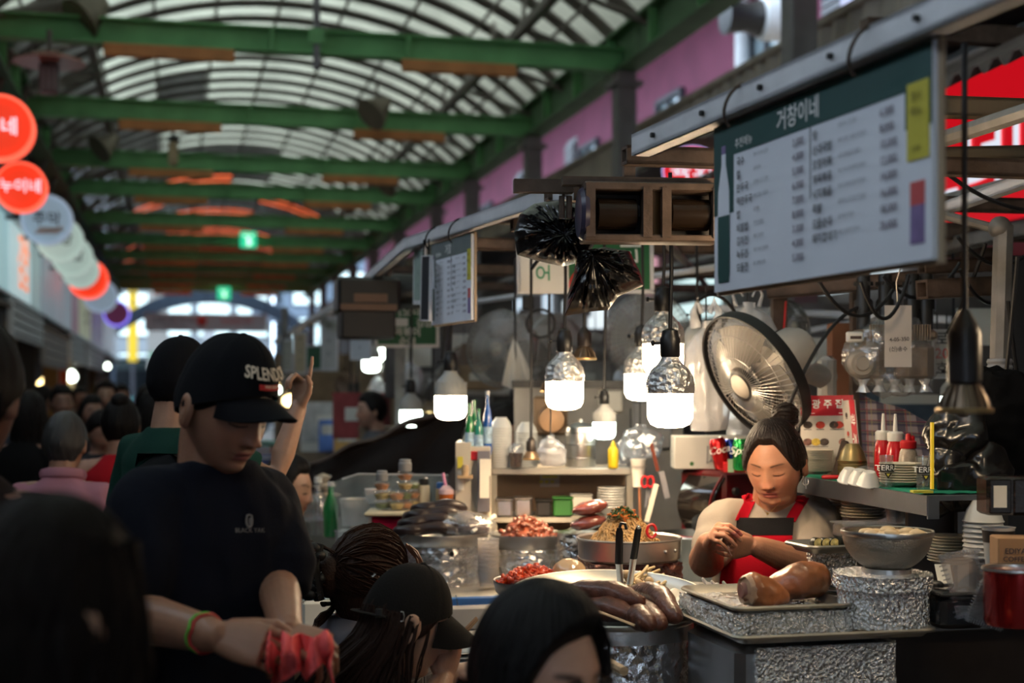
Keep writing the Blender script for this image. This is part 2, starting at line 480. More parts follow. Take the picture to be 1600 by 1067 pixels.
def hand_mb(wrist,direc,palm_n,side,curls,spread=.1,scale=1.0,thumb=(.55,.35,.5),lens=None,thumb_in=0.0):
    """five-fingered hand. side +1: thumb towards (palm_n x direc); curls: list of 4 (a,b,c) finger bends towards the palm"""
    x=Vector(direc).normalized();n=Vector(palm_n);n=(n-x*n.dot(x)).normalized();t=n.cross(x)*side   # t: thumb side
    k=scale;w=Vector(wrist);m=MB()
    rings=[]
    for (l,hw,th,off) in ((-.022,.024,.019,0),(.0,.027,.018,0),(.03,.036,.0165,.0),(.062,.040,.0145,0),(.086,.0395,.0115,0)):
        ring=[]
        for i in range(16):
            a=2*PI*i/16;ca,sa=math.cos(a),math.sin(a)
            ring.append(w+x*(l*k)+t*((off+hw*abs(ca)**.75*math.copysign(1,ca))*k)+n*(th*abs(sa)**.8*math.copysign(1,sa)*k))
        rings.append([p[:] for p in ring])
    m.loft(rings)
    m.ell((w+x*.026*k+t*.018*k+n*.004*k)[:],.0165*k)
    L=lens or [(.043,.026,.021),(.047,.030,.022),(.044,.028,.021),(.034,.021,.019)]
    for i in range(4):
        off=(.030,.0100,-.0105,-.0295)[i];sp=(1.0,.25,-.45,-1.15)[i]*spread
        base=w+x*((.078,.083,.079,.070)[i]*k)+t*off*k
        d=(x*math.cos(sp)+t*math.sin(sp)).normalized()
        pts=[base-x*.02*k,base];ang=0;p=base
        for j in range(3):
            ang += curls[i][j];dd=d*math.cos(ang)+n*math.sin(ang)
            p=p+dd*L[i][j]*k;pts.append(p)
        r0=(.0092,.0096,.0091,.0080)[i]*k
        # knuckles a little thicker than the bones between
        q=[];rr=[]
        for j in range(len(pts)-1):
            q +=[pts[j],pts[j].lerp(pts[j+1],.5)];rr +=[r0*(1.0-.07*j),r0*(.92-.07*j)]
        q.append(pts[-1]);rr.append(r0*.72)
        m.tube(q,rr,10,cap='round')
    a0,a1,a2=thumb
    d=(x*math.cos(a0)+t*math.sin(a0)+n*thumb_in).normalized();b=w+x*.018*k+t*.024*k+n*.006*k
    inn=(-t*.75+n*.65).normalized()
    p1=b+d*.040*k;d1=(d*math.cos(a1)+inn*math.sin(a1)).normalized();p2=p1+d1*.031*k
    d2=(d1*math.cos(a2)+inn*math.sin(a2)).normalized();p3=p2+d2*.025*k
    m.tube([b,b.lerp(p1,.5),p1,p1.lerp(p2,.5),p2,p3],[.0155*k,.0135*k,.0118*k,.0105*k,.0108*k,.0082*k],10,cap='round')
    return m
def ring_at(c,x,y,rx,ry,n=28,p=.85):
    out=[]
    for i in range(n):
        a=2*PI*i/n;ca,sa=math.cos(a),math.sin(a)
        out.append((c+x*(rx*abs(ca)**p*math.copysign(1,ca))+y*(ry*abs(sa)**p*math.copysign(1,sa)))[:])
    return out
def head_matrix(c,yaw,pitch=0,roll=0,k=1.0):
    return T(c)@RZ(yaw)@RX(-pitch if False else pitch)@RY(roll)@Matrix.Scale(k,4)
def hair_shell(Mh,fn,th,nu=150,nv=90,groove=.0025,ng=46,seed=0,wide=1.0,whorl=.9):
    """hair as a thick shell on the scalp. fn(az, el) > 0 where hair grows; th(az, el) its thickness"""
    az=2*PI*np.arange(nu)/nu;el=np.linspace(-1.25,PI/2-.015,nv)
    Az=az[:,None]+0*el[None,:];El=el[None,:]+0*az[:,None]
    g=head_surface(Az,El,wide,0.2);k=fn(Az,El)
    nrm=g/np.linalg.norm(g,axis=2,keepdims=True)
    t=th(Az,El)*sst(0,.22,k)
    gr=np.sin(Az*ng+2.4*np.sin(Az*5+seed)+3*np.sin(El*3+Az*2))*.6+np.sin(Az*ng*2.3+seed)*.4
    gr=gr+vnoise(g.reshape(-1,3),60,seed).reshape(g.shape[:2])*.35
    t=t+groove*gr*sst(.05,.4,k)*np.cos(np.clip(El,-1,1.45))
    g2=g+nrm*(t[...,None]-.004*(1-sst(0,.1,k))[...,None])
    m=MB();v=g2.reshape(-1,3);f=[]
    kk=k.reshape(-1)
    for i in range(nu):
        for j in range(nv-1):
            q=(i*nv+j,((i+1) % nu)*nv+j,((i+1) % nu)*nv+j+1,i*nv+j+1)
            if max(kk[list(q)])>0: f.append(q)
    m.add(v,f)
    n=m.n;m.add([[0,0,.117+float(th(np.array(0.),np.array(1.5)))]],[]);m.f +=[(n,i*nv+nv-1,((i+1) % nu)*nv+nv-1) for i in range(nu)]
    # drop unused vertices
    used=sorted(set(i for q in m.f for i in q));mp={u: i for i,u in enumerate(used)}
    a=m.arr()[used];o=MB();o.add(a,[tuple(mp[i] for i in q) for q in m.f])
    r=MB();r.join(o,Mh);return r
def hairline(front=.62,side=-.35,nape=-.95,temple=.9):
    def fn(az,el):
        c=np.cos(az)
        lim=np.where(c>0,front*sst(.0,.75,c)+side*(1-sst(.0,.75,c)),side+(nape-side)*sst(0,.7,-c))
        ear=.55*gs(np.abs(np.sin(az))-1,.05)*0
        return (el-lim-ear)*1.6+.02
    return fn
def strands(paths,r0=.007,n=6,taper=.25,seed=0,wob=.004):
    m=MB();rr=random.Random(seed)
    for p in paths:
        k=len(p);w=[Vector((rr.uniform(-wob,wob),rr.uniform(-wob,wob),rr.uniform(-wob,wob))) for _ in p]
        m.tube([Vector(q)+w[i] for i,q in enumerate(p)],[r0*(1-(1-taper)*(i/(k-1))**1.5) for i in range(k)],n,cap='flat',sq=.55)
    return m
def smooth_path(pts,n=10):
    pts=[Vector(p) for p in pts];out=[];m=len(pts)
    for i in range(n+1):
        t=i/n*(m-1);k=min(int(t),m-2);u=t-k
        p0,p1,p2,p3=pts[max(k-1,0)],pts[k],pts[k+1],pts[min(k+2,m-1)]
        out.append(.5*((2*p1)+(p2-p0)*u+(2*p0-5*p1+4*p2-p3)*u*u+(3*p1-p0-3*p2+p3)*u**3))
    return out
def cap_mb(Mh,top=.012,tilt=.12,brim_l=.075,brim_w=.088,brim_drop=.02,crown=.016,edge=.32):
    """baseball cap on the head frame: crown with seams, and its brim"""
    nu,nv=96,26;az=2*PI*np.arange(nu)/nu
    c=MB();g=np.zeros((nu,nv,3))
    for i,a in enumerate(az):
        e0=edge*math.cos(a)*1.0+tilt-.16*(1-math.cos(a))*.5
        el=np.linspace(e0,PI/2-.02,nv);p=head_surface(np.full(nv,a),el,1.0,0)
        n=p/np.linalg.norm(p,axis=1,keepdims=True)
        seam=-.0012*math.exp(-(math.sin(a*3)/.12)**2)
        lift=top+crown*sst(.1,1.3,el)*(1 if math.cos(a)<.2 else 1.15)+seam
        g[i]=p+n*lift[:,None]
    c.sheet(g,.004,closed=True)
    c.ell((0,0,.116+top+crown*1.05),(.008,.008,.004),10,6)
    b=MB();gb=[]
    for i in range(33):
        u=-1+2*i/32;a=u*1.05
        e0=edge*math.cos(a)+tilt-.16*(1-math.cos(a))*.5
        q=head_surface(np.array([a]),np.array([e0]),1.0,0)[0];nn=q/np.linalg.norm(q);q=q+nn*top*.9
        row=[]
        L=brim_l*math.sqrt(max(0,1-abs(u)**2.6))
        for k in range(9):
            t=k/8;row.append([q[0]*(1+.10*t*(1-abs(u))),q[1]-L*t,q[2]-.004-brim_drop*t-.018*u*u*t])
        gb.append(row)
    b.sheet(np.array(gb),-.004)
    o1=MB();o1.join(c,Mh);o2=MB();o2.join(b,Mh);return o1,o2
def wrinkle(v,amp,f=9,seed=0,stretch=(1,1,.45)):
    q=v*np.array(stretch)
    return amp*(.65*ridge(q,f,2,seed)+.35*fbm(q,f*2.3,2,seed+5))
def cloth_from(mb,vox,amp=.004,f=9,seed=0,stretch=(1,1,.45),smooth=4):
    r=remesh(mb,vox,smooth);v=r.arr()
    me=bpy.data.meshes.new('t');me.from_pydata(v.tolist(),[],r.f);me.update()
    n=np.empty(len(v)*3);me.vertex_normals.foreach_get('vector',n);n=n.reshape(-1,3);bpy.data.meshes.remove(me)
    r.v=[v+n*wrinkle(v,amp,f,seed,stretch)[:,None]];return r
def bvh(mb): return BVHTree.FromPolygons([Vector(p) for p in mb.arr()],mb.f)
def drape(tree,pts,d,off=.006,eye=None):
    """push a grid of points along d on to a surface; returns the grid a little in front of it"""
    pts=np.asarray(pts,float);out=pts.copy();d0=Vector(d).normalized();hit=np.zeros(pts.shape[:2],bool)
    for i in range(pts.shape[0]):
        for j in range(pts.shape[1]):
            d=d0 if eye is None else (Vector(pts[i,j])-eye).normalized();h=tree.ray_cast(Vector(pts[i,j]),d)
            if h[0] is not None: out[i,j]=(h[0]-d*off)[:];hit[i,j]=True
    miss=np.argwhere(~hit);ok=np.argwhere(hit)
    for (i,j) in miss:
        if len(ok):
            k=ok[np.argmin(np.abs(ok[:,0]-i)*1.0+np.abs(ok[:,1]-j))];dep=Vector(out[k[0],k[1]]-pts[k[0],k[1]]).length;d=d0 if eye is None else (Vector(pts[i,j])-eye).normalized();out[i,j]=(Vector(pts[i,j])+d*dep)[:]
    return out
hairm=mat('black_hair',(.009,.0075,.0075),.42,0,.3,160,.25,60,stretch=(6,6,1),spec=.16)
hairb=mat('brown_hair',(.030,.012,.007),.5,0,.3,160,.3,60,stretch=(6,6,1),spec=.3)
hairg=mat('greying_hair',(.035,.033,.034),.4,0,.3,160,.3,60,stretch=(6,6,1))
def fabric(name,col=(.1,.1,.1),**k):
    k.setdefault('var',.1);k.setdefault('spec',.12);return mat(name,col,k.pop('rough',.9),0,.15,260,**k)
shoe_m=mat('dark_shoe',(.03,.03,.032),.6)
def person_simple(label,loc,yaw,h=1.68,shirt=None,trousers=None,hair='short',hairmat=None,skin=(.36,.2,.145),vox=.009,pose='down',head=(0,0),lean=0.0,
                  sleeves=True,group=None,seated=False,hairk=1.0,wide=1.0):
    """a whole figure; local frame: facing -Y, feet at z = 0"""
    k=h/1.70;t=thing('person',label,'person',loc,yaw,group)
    X,Y=Vector((1,0,0)),Vector((0,1,0))
    def V(x,y,z):
        z2=z*k;y2=y*k
        if z>.95: y2 -=(z-.95)*k*math.sin(lean)
        return Vector((x*k*wide,y2,z2))
    hk=k*1.0
    hc=V(0,-.025,1.585);Mh=head_matrix(hc,head[0],head[1],0,hk)
    b=MB();b.join(head_mb(64,56),Mh);b.join(ear_mb(1),Mh);b.join(ear_mb(-1),Mh)
    b.tube([V(0,.03,1.36),V(0,.02,1.44),V(0,.0,1.54)],[.062*k,.056*k,.055*k],14,cap='round')
    b.tube([V(-.13,.02,1.375),V(.13,.02,1.375)],[.055*k,.055*k],12,cap='round')
    sl={}
    for sg in (-1,1):
        sh=V(sg*.160,.02,1.375)
        if pose == 'down' or (pose == 'right_up' and sg>0): el,wr_,hd=V(sg*.235,.03,1.12),V(sg*.225,-.07,.88),(0,-.15,-1)
        elif pose == 'right_up': el,wr_,hd=V(-.27,-.17,1.29),V(-.29,-.25,1.51),(-.1,-.1,1)
        else: el,wr_,hd=V(sg*.23,-.02,1.12),V(sg*.13,-.26,1.14),(-sg*.5,-1,.1)
        sl[sg]=(sh,el)
        b.tube([sh,sh.lerp(el,.5),el,el.lerp(wr_,.35),wr_],[.052*k,.046*k,.038*k,.037*k,.026*k],12,cap='round')
        pn=(0,1,.1) if pose == 'right_up' and sg<0 else ((-sg,.2,0) if hd[2]<-.5 else (0,0,-1))
        b.join(hand_mb(wr_,hd,pn,1 if (sg<0) ==(hd[2]<-.5) else-1,[(.05,.05,.05)]+[(1.1,1.4,.8)]*3 if pose == 'right_up' and sg<0 else [(.25,.4,.3)]*4,scale=.95*k))
    b.tube([V(0,.02,.96),V(0,.0,1.15),V(0,.01,1.33)],[.13*k,.12*k,.14*k],18,cap='round',sq=.68)
    hips={}
    for sg in (-1,1):
        hp=V(sg*.09,.01,.92);kn=V(sg*.10,-.01,.50) if not seated else V(sg*.12,-.40,.88);an=V(sg*.10,.03,.09) if not seated else V(sg*.12,-.36,.46)
        hips[sg]=(hp,kn,an)
        b.tube([hp,hp.lerp(kn,.5),kn,kn.lerp(an,.35),an],[.085*k,.07*k,.052*k,.05*k,.036*k],14,cap='round')
    body=remesh(b,vox,2);o=obj('body',body,skin_m,t);paint(o,face_paint(body.arr(),Mh,skin))
    s=MB()
    s.loft([ring_at(V(0,.012,z),X,Y,rx*k*wide,ry*k,24,.8) for (z,rx,ry) in ((.86,.175,.125),(1.0,.165,.12),(1.15,.16,.115),(1.28,.168,.122),(1.35,.168,.115),(1.395,.135,.095),(1.425,.095,.078),(1.45,.066,.066))])
    for sg in (-1,1):
        sh,el=sl[sg]
        if sleeves == 'long': s.tube([sh,el],[.07*k,.055*k],14,cap='round')
        elif sleeves: s.tube([V(sg*.06,.02,1.385),sh,sh.lerp(el,.4),sh.lerp(el,.74)],[.045*k,.062*k,.066*k,.064*k],16)
    st=shirt or fabric('grey_shirt',(.2,.2,.21));so=obj('shirt',cloth_from(s,.011,.005,8,int(abs(loc[0]*100))),st,t)
    p=MB()
    for sg in (-1,1):
        hp,kn,an=hips[sg];p.tube([hp,hp.lerp(kn,.5),kn,kn.lerp(an,.5),an],[.1*k,.085*k,.07*k,.065*k,.06*k],16,cap='flat')
    p.loft([ring_at(V(0,.012,z),X,Y,rx*k*wide,ry*k,20) for (z,rx,ry) in ((.82,.16,.11),(.9,.168,.118),(1.0,.15,.11))])
    obj('trousers',remesh(p,.014,3),trousers or fabric('dark_trousers',(.02,.021,.026)),t)
    for sg in (-1,1):
        an=hips[sg][2];q=MB();q.loft([ring_at(Vector((an.x,an.y-.03*k+dy*k,z*k+(an.z-.09*k))),X,Y,rx*k,ry*k,14) for z,dy,rx,ry in ((0,-.03,.046,.13),(.03,-.03,.048,.132),(.06,-.01,.044,.10),(.1,.03,.04,.05))]);obj('shoe',q,shoe_m,t)
    hm=hairmat or hairm
    if hair in ('short','bob','bun','long','pony'):
        fn=hairline(.55 if hair == 'short' else .62,-.15 if hair == 'short' else-.25,-.7 if hair == 'short' else-1.0)
        hs=hair_shell(Mh,fn,lambda a,e: .016*hairk+.008*sst(.2,1.4,e),64,40,.003,22,seed=int(abs(loc[0]*10)))
        if hair == 'bun':
            q=MB();q.ell((0,.05,.118),(.042,.042,.038),16,12);hs.join(q,Mh)
        if hair in ('long','bob'):
            Lz=-.30 if hair == 'long' else-.155
            paths=[]
            for i in range(46):
                a=PI*(.42+1.16*i/45)*1.0
                d=Vector((math.sin(a),-math.cos(a),0));paths.append([Mh@Vector((d.x*.05,d.y*.06,.09)),Mh@Vector((d.x*.088,d.y*.105+.005,.0)),Mh@Vector((d.x*.086,d.y*.10+.006,-.08)),Mh@Vector((d.x*.082,d.y*.09+.01,Lz))])
            hs.join(strands([smooth_path(q,7) for q in paths],.017,6,.4,3,.006))
        if hair == 'pony':
            hs.join(strands([smooth_path([Mh@Vector((0,.1,.05)),Mh@Vector((.01*math.sin(i*2.1),.15,.03)),Mh@Vector((.02*math.sin(i*1.3),.15+.01*math.cos(i),-.08)),Mh@Vector((.02*math.sin(i*2.3),.13,-.2))],7) for i in range(14)],.014,6,.4,5,.006))
        obj('hair',hs,hm,t)
    elif hair == 'cap':
        hs=hair_shell(Mh,hairline(.3,-.1,-.62),lambda a,e: .008,64,40,.002,22);obj('hair',hs,hm,t)
        c,br=cap_mb(Mh);co=obj('cap',c,fabric('black_cap',(.008,.008,.010)),t);obj('brim',br,fabric('black_cap',(.008,.008,.010)),co)
    return t,Mh
# ------------------------------------------------------------------ the hall
U0,HW=1.3,3.0                # centre line and half width of the vault
S0,S1=-13.5,48.0
concrete=mat('dark_concrete',(.10,.095,.09),.7,0,.2,14,.25,2)
green=mat('green_painted_steel',(.17,.42,.18),.6,0,.06,30,.18,3)
dgreen=mat('dark_green_steel',(.08,.17,.08),.6,0,.06,30,.2,3)
ribm=mat('brown_grey_rib',(.20,.175,.165),.7,0,.05,40,.15,4)
brownb=mat('brown_board',(.55,.23,.085),.65,0,.12,30,.2,5)
panelm=mat('clear_roof_panel',(.56,.56,.49),.5,0,0,10,.14,1.2,transl=.72)
panelg=mat('dirty_or_dimmed_roof_panel',(.27,.265,.24),.6,0,0,10,.25,2,transl=.5)
panelo=mat('orange_roof_panel',(.80,.32,.17),.5,0,0,10,.12,2,transl=.7)
pinkw=mat('mauve_render',(.22,.055,.105),.8,0,.2,25,.15,2)
beige=mat('beige_corrugated',(.45,.38,.31),.6,.1,.05,60,.15,3)
darkw=mat('brown_shop_wall',(.12,.10,.09),.7,0,.1,30,.3,2)
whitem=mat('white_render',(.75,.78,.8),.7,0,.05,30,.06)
glassw=mat('window_glass',(.08,.12,.15),.1,0,.0,10,.2,2,spec=.8)
fl=MB();fl.box((0,0,-.05),(60,160,.1),T(H(30,2))@RZ(YAW));struct('floor',fl,concrete)
# barrel vault: ribs, purlins, panels
def varc(ph,r=0): return Vector((math.sin(ph)*(HW+.35+r)/math.sin(.98)*1.0,0,6.45-(HW+.35)/math.sin(.98)*(1-math.cos(ph))*.74+r*math.cos(ph)))
ceil=bpy.data.objects.new('ceiling',None);COL.objects.link(ceil);ceil['kind']='structure'
ceil.rotation_euler=(0,0,YAW);ceil.location=H(0,U0);WM['ceiling']=T(H(0,U0))@RZ(YAW)
NPH=10;PHS=[-.98+1.96*i/NPH for i in range(NPH+1)]
def arc_grid(w,r0,p0,p1,n):
    return np.array([[list(varc(p0+(p1-p0)*i/n,r0)+Vector((0,y,0))) for y in (-w/2,w/2)] for i in range(n+1)])
rib=MB();rib.sheet(arc_grid(.27,.02,PHS[0],PHS[-1],30),.03)
ribmesh=mesh_of('rib',rib,ribm);pm=[]
for j in range(NPH):
    q=MB();q.sheet(arc_grid(.60,.04,PHS[j],PHS[j+1],4),.012);pm.append((mesh_of('panel',q,panelm),mesh_of('panel',q,panelg),mesh_of('panel',q,panelo)))
sp=[];s=S0
while s<S1: sp.append(s);s += .75
far=MB();far2=MB()
for i,s in enumerate(sp):
    o=bpy.data.objects.new('rib',ribmesh);COL.objects.link(o);o.parent=ceil;o.location=(0,s,0)
    for j in range(NPH):
        dirty_or_dimmed=s<-4 or (28<s<33 and j<6) or (15.5<s and j<2) or (21.3<s<24 and j == 3) or s>33 or (s>23 and j == 2)  # panels behind the camera are unseen, dimmed to darken the foreground
        orange=s>31.5 and ((j in (3,4) and 31.5<s<33.8) or (j in (2,6,7) and 34.5<s<36.5) or (j in (3,4,5) and 38<s<40.5) or (s>42 and j not in (0,9)))
        k=2 if orange else (1 if dirty_or_dimmed else 0)
        if 11<s<34:
            o=bpy.data.objects.new('roof_panel',pm[j][k]);COL.objects.link(o);o.parent=ceil;o.location=(0,s+.375,0)
        else:
            o=bpy.data.objects.new('roof_panel_far',pm[j][k]);COL.objects.link(o);o.parent=ceil;o.location=(0,s+.375,0);o['kind']='stuff'
# the unseen and far panels are joined into single parts
for k,nm in enumerate(('clear','dirty_or_dimmed','orange')):
    fm=MB();dele=[]
    for o in list(ceil.children):
        if o.name.startswith('roof_panel_far') and o.data in [p[k] for p in pm]:
            v,f=arrays(o.data);fm.add(v+np.array(o.location),f);dele.append(o)
    for o in dele: bpy.data.objects.remove(o)
    if fm.n: obj('roof_panels',fm,(panelm,panelg,panelo)[k],ceil,kind='stuff')
for p in PHS:
    t=MB();c=varc(p,-.05);t.box((c.x,(S0+S1)/2,c.z),(.03,S1-S0,.03));obj('purlin',t,ribm,ceil)
for sg in (-1,1):              # longitudinal stiffening trusses
    t=MB();t.box((sg*2.15,(S0+S1)/2,5.28),(.09,S1-S0,.09));obj('purlin',t,ribm,ceil)
    t=MB();s=2.0
    while s<46:
        a=Vector((sg*2.15,s,5.28));b=Vector((sg*3.0,s,5.0));t.tube([a,b],.03,6);t.tube([a,varc(sg*.62)+Vector((0,s+.7,0))],.022,6);s += 1.5
    obj('braces',t,ribm,ceil,kind='stuff')
beamS=[-11,-7,-3,1.2,5.2,9.3,13.3,16.95,20.6,23.5,27.5,31.2,34.9,38.5,42,45.5]
for i,s in enumerate(beamS):
    b=bpy.data.objects.new('roof_beam',None);COL.objects.link(b);b['kind']='structure'
    b.location=H(s,U0,4.84);b.rotation_euler=(0,0,YAW);WM[b.name]=T(b.location)@RZ(YAW)
    m=MB();m.box((0,0,0),(2*HW,.03,.20));m.box((0,0,.105),(2*HW,.16,.02));m.box((0,0,-.105),(2*HW,.16,.02));obj('flange',m,green,b)
    for x,l in ((-1.33,1.15),(1.33,1.1)):
        m=MB();m.box((x,-.12,-.19),(l,.06,.115),bev=.008);obj('brown_board',m,brownb,b)
    for x in (-.42,.85):
        m=MB();m.box((x,-.05,0),(.03,.09,.19));obj('stiffener',m,green,b)
for sg,nm in ((-1,'left'),(1,'right')):
    t=bpy.data.objects.new('trim_1' if sg<0 else 'trim_2',None);COL.objects.link(t);t['kind']='structure'
    WM[t.name]=Matrix.Identity(4)
    Mh=T(H(0,U0))@RZ(YAW);x=sg*HW
    m=MB();m.box((x,(S0+S1)/2,4.92),(.05,S1-S0,.34),Mh);m.box((x,(S0+S1)/2,4.74),(.24,S1-S0,.03),Mh);m.box((x,(S0+S1)/2,5.1),(.24,S1-S0,.03),Mh)
    obj('girder',m,dgreen,t,W=True)
    s=1.0
    while s<47:
        m=MB();m.box((x-sg*.06,s,4.92),(.1,.03,.33),Mh);obj('girder_stiffener',m,green,t,W=True);s += 1.25 if s<26 else 3
    if sg<0:
        m=MB();s=3
        while s<46:
            m.tube([Mh@Vector((x+.15,s,4.9)),Mh@Vector((x+.9,s+.9,5.35))],.035,6);m.tube([Mh@Vector((x+.15,s,5.0)),Mh@Vector((x-.5,s+.6,3.6))],.04,6);s += 1.7
        obj('bracing',m,ribm,t,W=True,kind='stuff')
colm=mat('grey_column',(.2,.185,.18),.6,.2,.08,30,.2,3)
for i,s in enumerate(beamS[1:]):
    m=MB();m.box((0,0,2.35),(.2,.2,4.75),T(H(s,U0+HW))@RZ(YAW),bev=.012);m.box((0,0,.06),(.34,.34,.12),T(H(s,U0+HW))@RZ(YAW));m.box((0,0,4.6),(.3,.3,.05),T(H(s,U0+HW))@RZ(YAW))
    struct('column',m,colm)
# things hung from the beams
lampm=mat('cream_lantern',(.45,.36,.22),.5)
def hung(s,u,zt,zb,name,label,cat,kind):
    t=thing(name,label,cat,H(s,u,zb),YAW)
    m=MB();m.cyl(.022,.2,zt-zb,8);obj('rod',m,ribm,t)
    if kind == 'lantern':
        m=MB();m.lathe([(.05,.2),(.075,.17),(.075,.15)],12);obj('cap',m,blackp,t)
        m=MB();m.box((0,0,0),(.11,.11,.3),bev=.03);obj('shade',m,lampm,t)
    elif kind == 'siren':
        m=MB();m.lathe([(.02,.26),(.3,.16),(.31,.14),(.05,.14)],20);obj('dish',m,mat('pinkish_dish',(.35,.15,.13),.35,.3),t)
        m=MB();m.box((0,0,0),(.17,.13,.26),bev=.015);obj('housing',m,mat('grey_housing',(.16,.16,.17),.5),t)
        m=MB();[m.box((x,-.07,0),(.02,.01,.2)) for x in (-.05,0,.05)];obj('vent',m,greyp,t)
hung(16.9,H(0,0)[0]+.0,4.75,4.35,'hanging_lantern','cream hanging lantern on a long rod below the second green beam','lantern','lantern')
hung(13.0,-1.05,4.75,4.32,'siren_lamp','grey lamp housing under a pinkish dish at the roof edge over the lane','lamp','siren')
pst=thing('drop_post','grey vertical pipe hanging through the nearest green roof beam','pipe',H(13.1,1.28,4.6),YAW)
m=MB();m.box((0,0,.9),(.06,.06,1.9),bev=.006);obj('post',m,mat('lilac_grey_metal',(.2,.19,.22),.5,.4),pst)
m=MB();m.box((0,-.02,.25),(.14,.05,.14));obj('clamp',m,green,pst)
exitg=mat('green_exit_light',(.02,.4,.2),.5,emit=(.03,.75,.38),es=.75,var=0)
exitw=mat('white_exit_light',(.9,1,.95),.5,emit=(.7,1,.85),es=1.1,var=0)
for (x,y,d,w,lb) in ((388,374,30.2,.34,'green lit exit sign hanging under the roof beams'),(350,458,44,.4,'small green exit sign far off over the lane mouth')):
    p=P(x,y,d);t=thing('exit_sign',lb,'sign',p,YAW)
    m=MB();m.box((0,0,0),(w,.07,w),bev=.01);obj('panel',m,exitg,t)
    m=MB();m.box((-.06*w/.34,-.04,.08),(.09,.012,.03));m.box((.06,-.04,.08),(.07,.012,.03));m.ell((0,-.04,.02),(.035,.012,.035));m.box((0,-.04,-.05),(.05,.012,.1));m.box((.05,-.04,-.02),(.1,.012,.03),RY(.5));m.box((-.05,-.04,-.1),(.1,.012,.03),RY(-.6));obj('running_figure',m,exitw,t)
    m=MB();[m.cyl(.01,w/2,w/2+.35,6,T(q,0,0)) for q in (-w*.35,w*.35)];obj('hanger',m,ribm,t)
spk=mat('beam_floodlight',(.18,.15,.11),.5,.3)
for i,(x,y,d) in enumerate(((140,20,12.8),(590,170,16.6),(165,225,19.5),(610,282,22))):
    t=thing('roof_floodlight',('tilted brown floodlight above the nearest beam near the roof edge','tilted brown floodlight on the second green beam, right half','tilted brown floodlight on the third green beam, left end','tilted brown floodlight at the fourth green beam')[i],'lamp',P(x,y,d),YAW+.5)
    m=MB();m.lathe([(.05,.2),(.09,.12),(.2,-.1),(.21,-.13)],14,RY(.9));obj('hood',m,spk,t)
    m=MB();m.tube([(0,0,.02),(0,.02,.3)],.02,6);obj('bracket',m,ribm,t)
# ------------------------------------------------------------------ right side: building behind, corrugated fascia, shops
wr=bpy.data.objects.new('wall_right',None);COL.objects.link(wr);wr['kind']='structure';WM[wr.name]=Matrix.Identity(4)
Mh=T((0,0,0))@RZ(YAW)      # local x = across, y = along
m=MB();m.box((7.0,18,6.9),(.3,68,5.2),Mh);obj('render',m,pinkw,wr,W=True)
m=MB();m.box((5.4,22,1.9),(.2,60,3.8),Mh);obj('shop_wall',m,darkw,wr,W=True)
m=MB();s=-6
g=[]
n=900
for i in range(n):
    s=-6+54*i/n;off=.028*(1 if (i//2) % 2 else-1);g.append([[4.72+off,s,3.86],[4.78+off,s,4.38]])
m.sheet(np.array(g),.012,Mh);obj('corrugated_fascia',m,beige,wr,W=True)
m=MB();m.box((6.1,21,6.75),(1.5,62,.12),Mh);obj('light_block_slab',m,beige,wr,W=True)  # slab added over the side gap to cut the skylight coming in
m=MB();m.box((5.9,21,4.36),(2.4,54,.05),Mh@T(0,0,0));obj('fascia_cap',m,beige,wr,W=True)
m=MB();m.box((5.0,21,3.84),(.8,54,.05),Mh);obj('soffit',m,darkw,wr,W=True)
frm=mat('dark_window_frame',(.03,.03,.04),.5)
for i,(s,z) in enumerate(((15.6,5.45),(13.2,5.75),(19,5.3),(10.8,5.8),(23,5.3),(27,5.3),(31,5.3))):
    o=bpy.data.objects.new('window_%d' %(i+1),None);COL.objects.link(o);o['kind']='structure';WM[o.name]=Matrix.Identity(4)
    m=MB();[m.box((6.82,s+dy,z+dz),(.1,a,b),Mh) for dy,dz,a,b in ((-.5,0,.07,.95),(.5,0,.07,.95),(0,.45,1.05,.07),(0,-.45,1.05,.07),(0,0,.05,.9))];obj('window_frame',m,frm,o,W=True)
    for q in (-.25,.25):
        m=MB();m.box((6.84+.03*q,s+q,z),(.02,.45,.85),Mh);obj('pane',m,mat('sky_lit_glass',(.3,.38,.42),.08,.0,var=.2,vs=1,spec=1),o,W=True)
    m=MB();m.box((6.78,s,z-.5),(.2,1.15,.05),Mh);obj('window_sill',m,frm,o,W=True)
pv=mat('white_pvc',(.7,.74,.78),.4)
dp=thing('drain_pipe','white vertical drain pipe on the mauve facade','pipe',H(16.1,6.7,4.4),YAW)
m=MB();m.cyl(.09,0,3,12);obj('pipe',m,pv,dp)
m=MB();[m.cyl(.105,z,z+.06,12) for z in (.5,1.6)];obj('collar',m,pv,dp)
t=thing('air_vent','white duct elbow with a black mouth sticking out above the corrugated fascia','vent',P(1212,30,13.2),YAW)
m=MB();m.lathe([(.16,-.16),(.2,-.14),(.2,.14),(.16,.16)],16,RY(PI/2));m.box((.12,0,-.02),(.25,.32,.3),bev=.04);obj('elbow',m,pv,t)
m=MB();m.lathe([(.17,-.5),(.13,-.3),(.17,-.17)],14,RY(PI/2));obj('mouth',m,blackp,t)
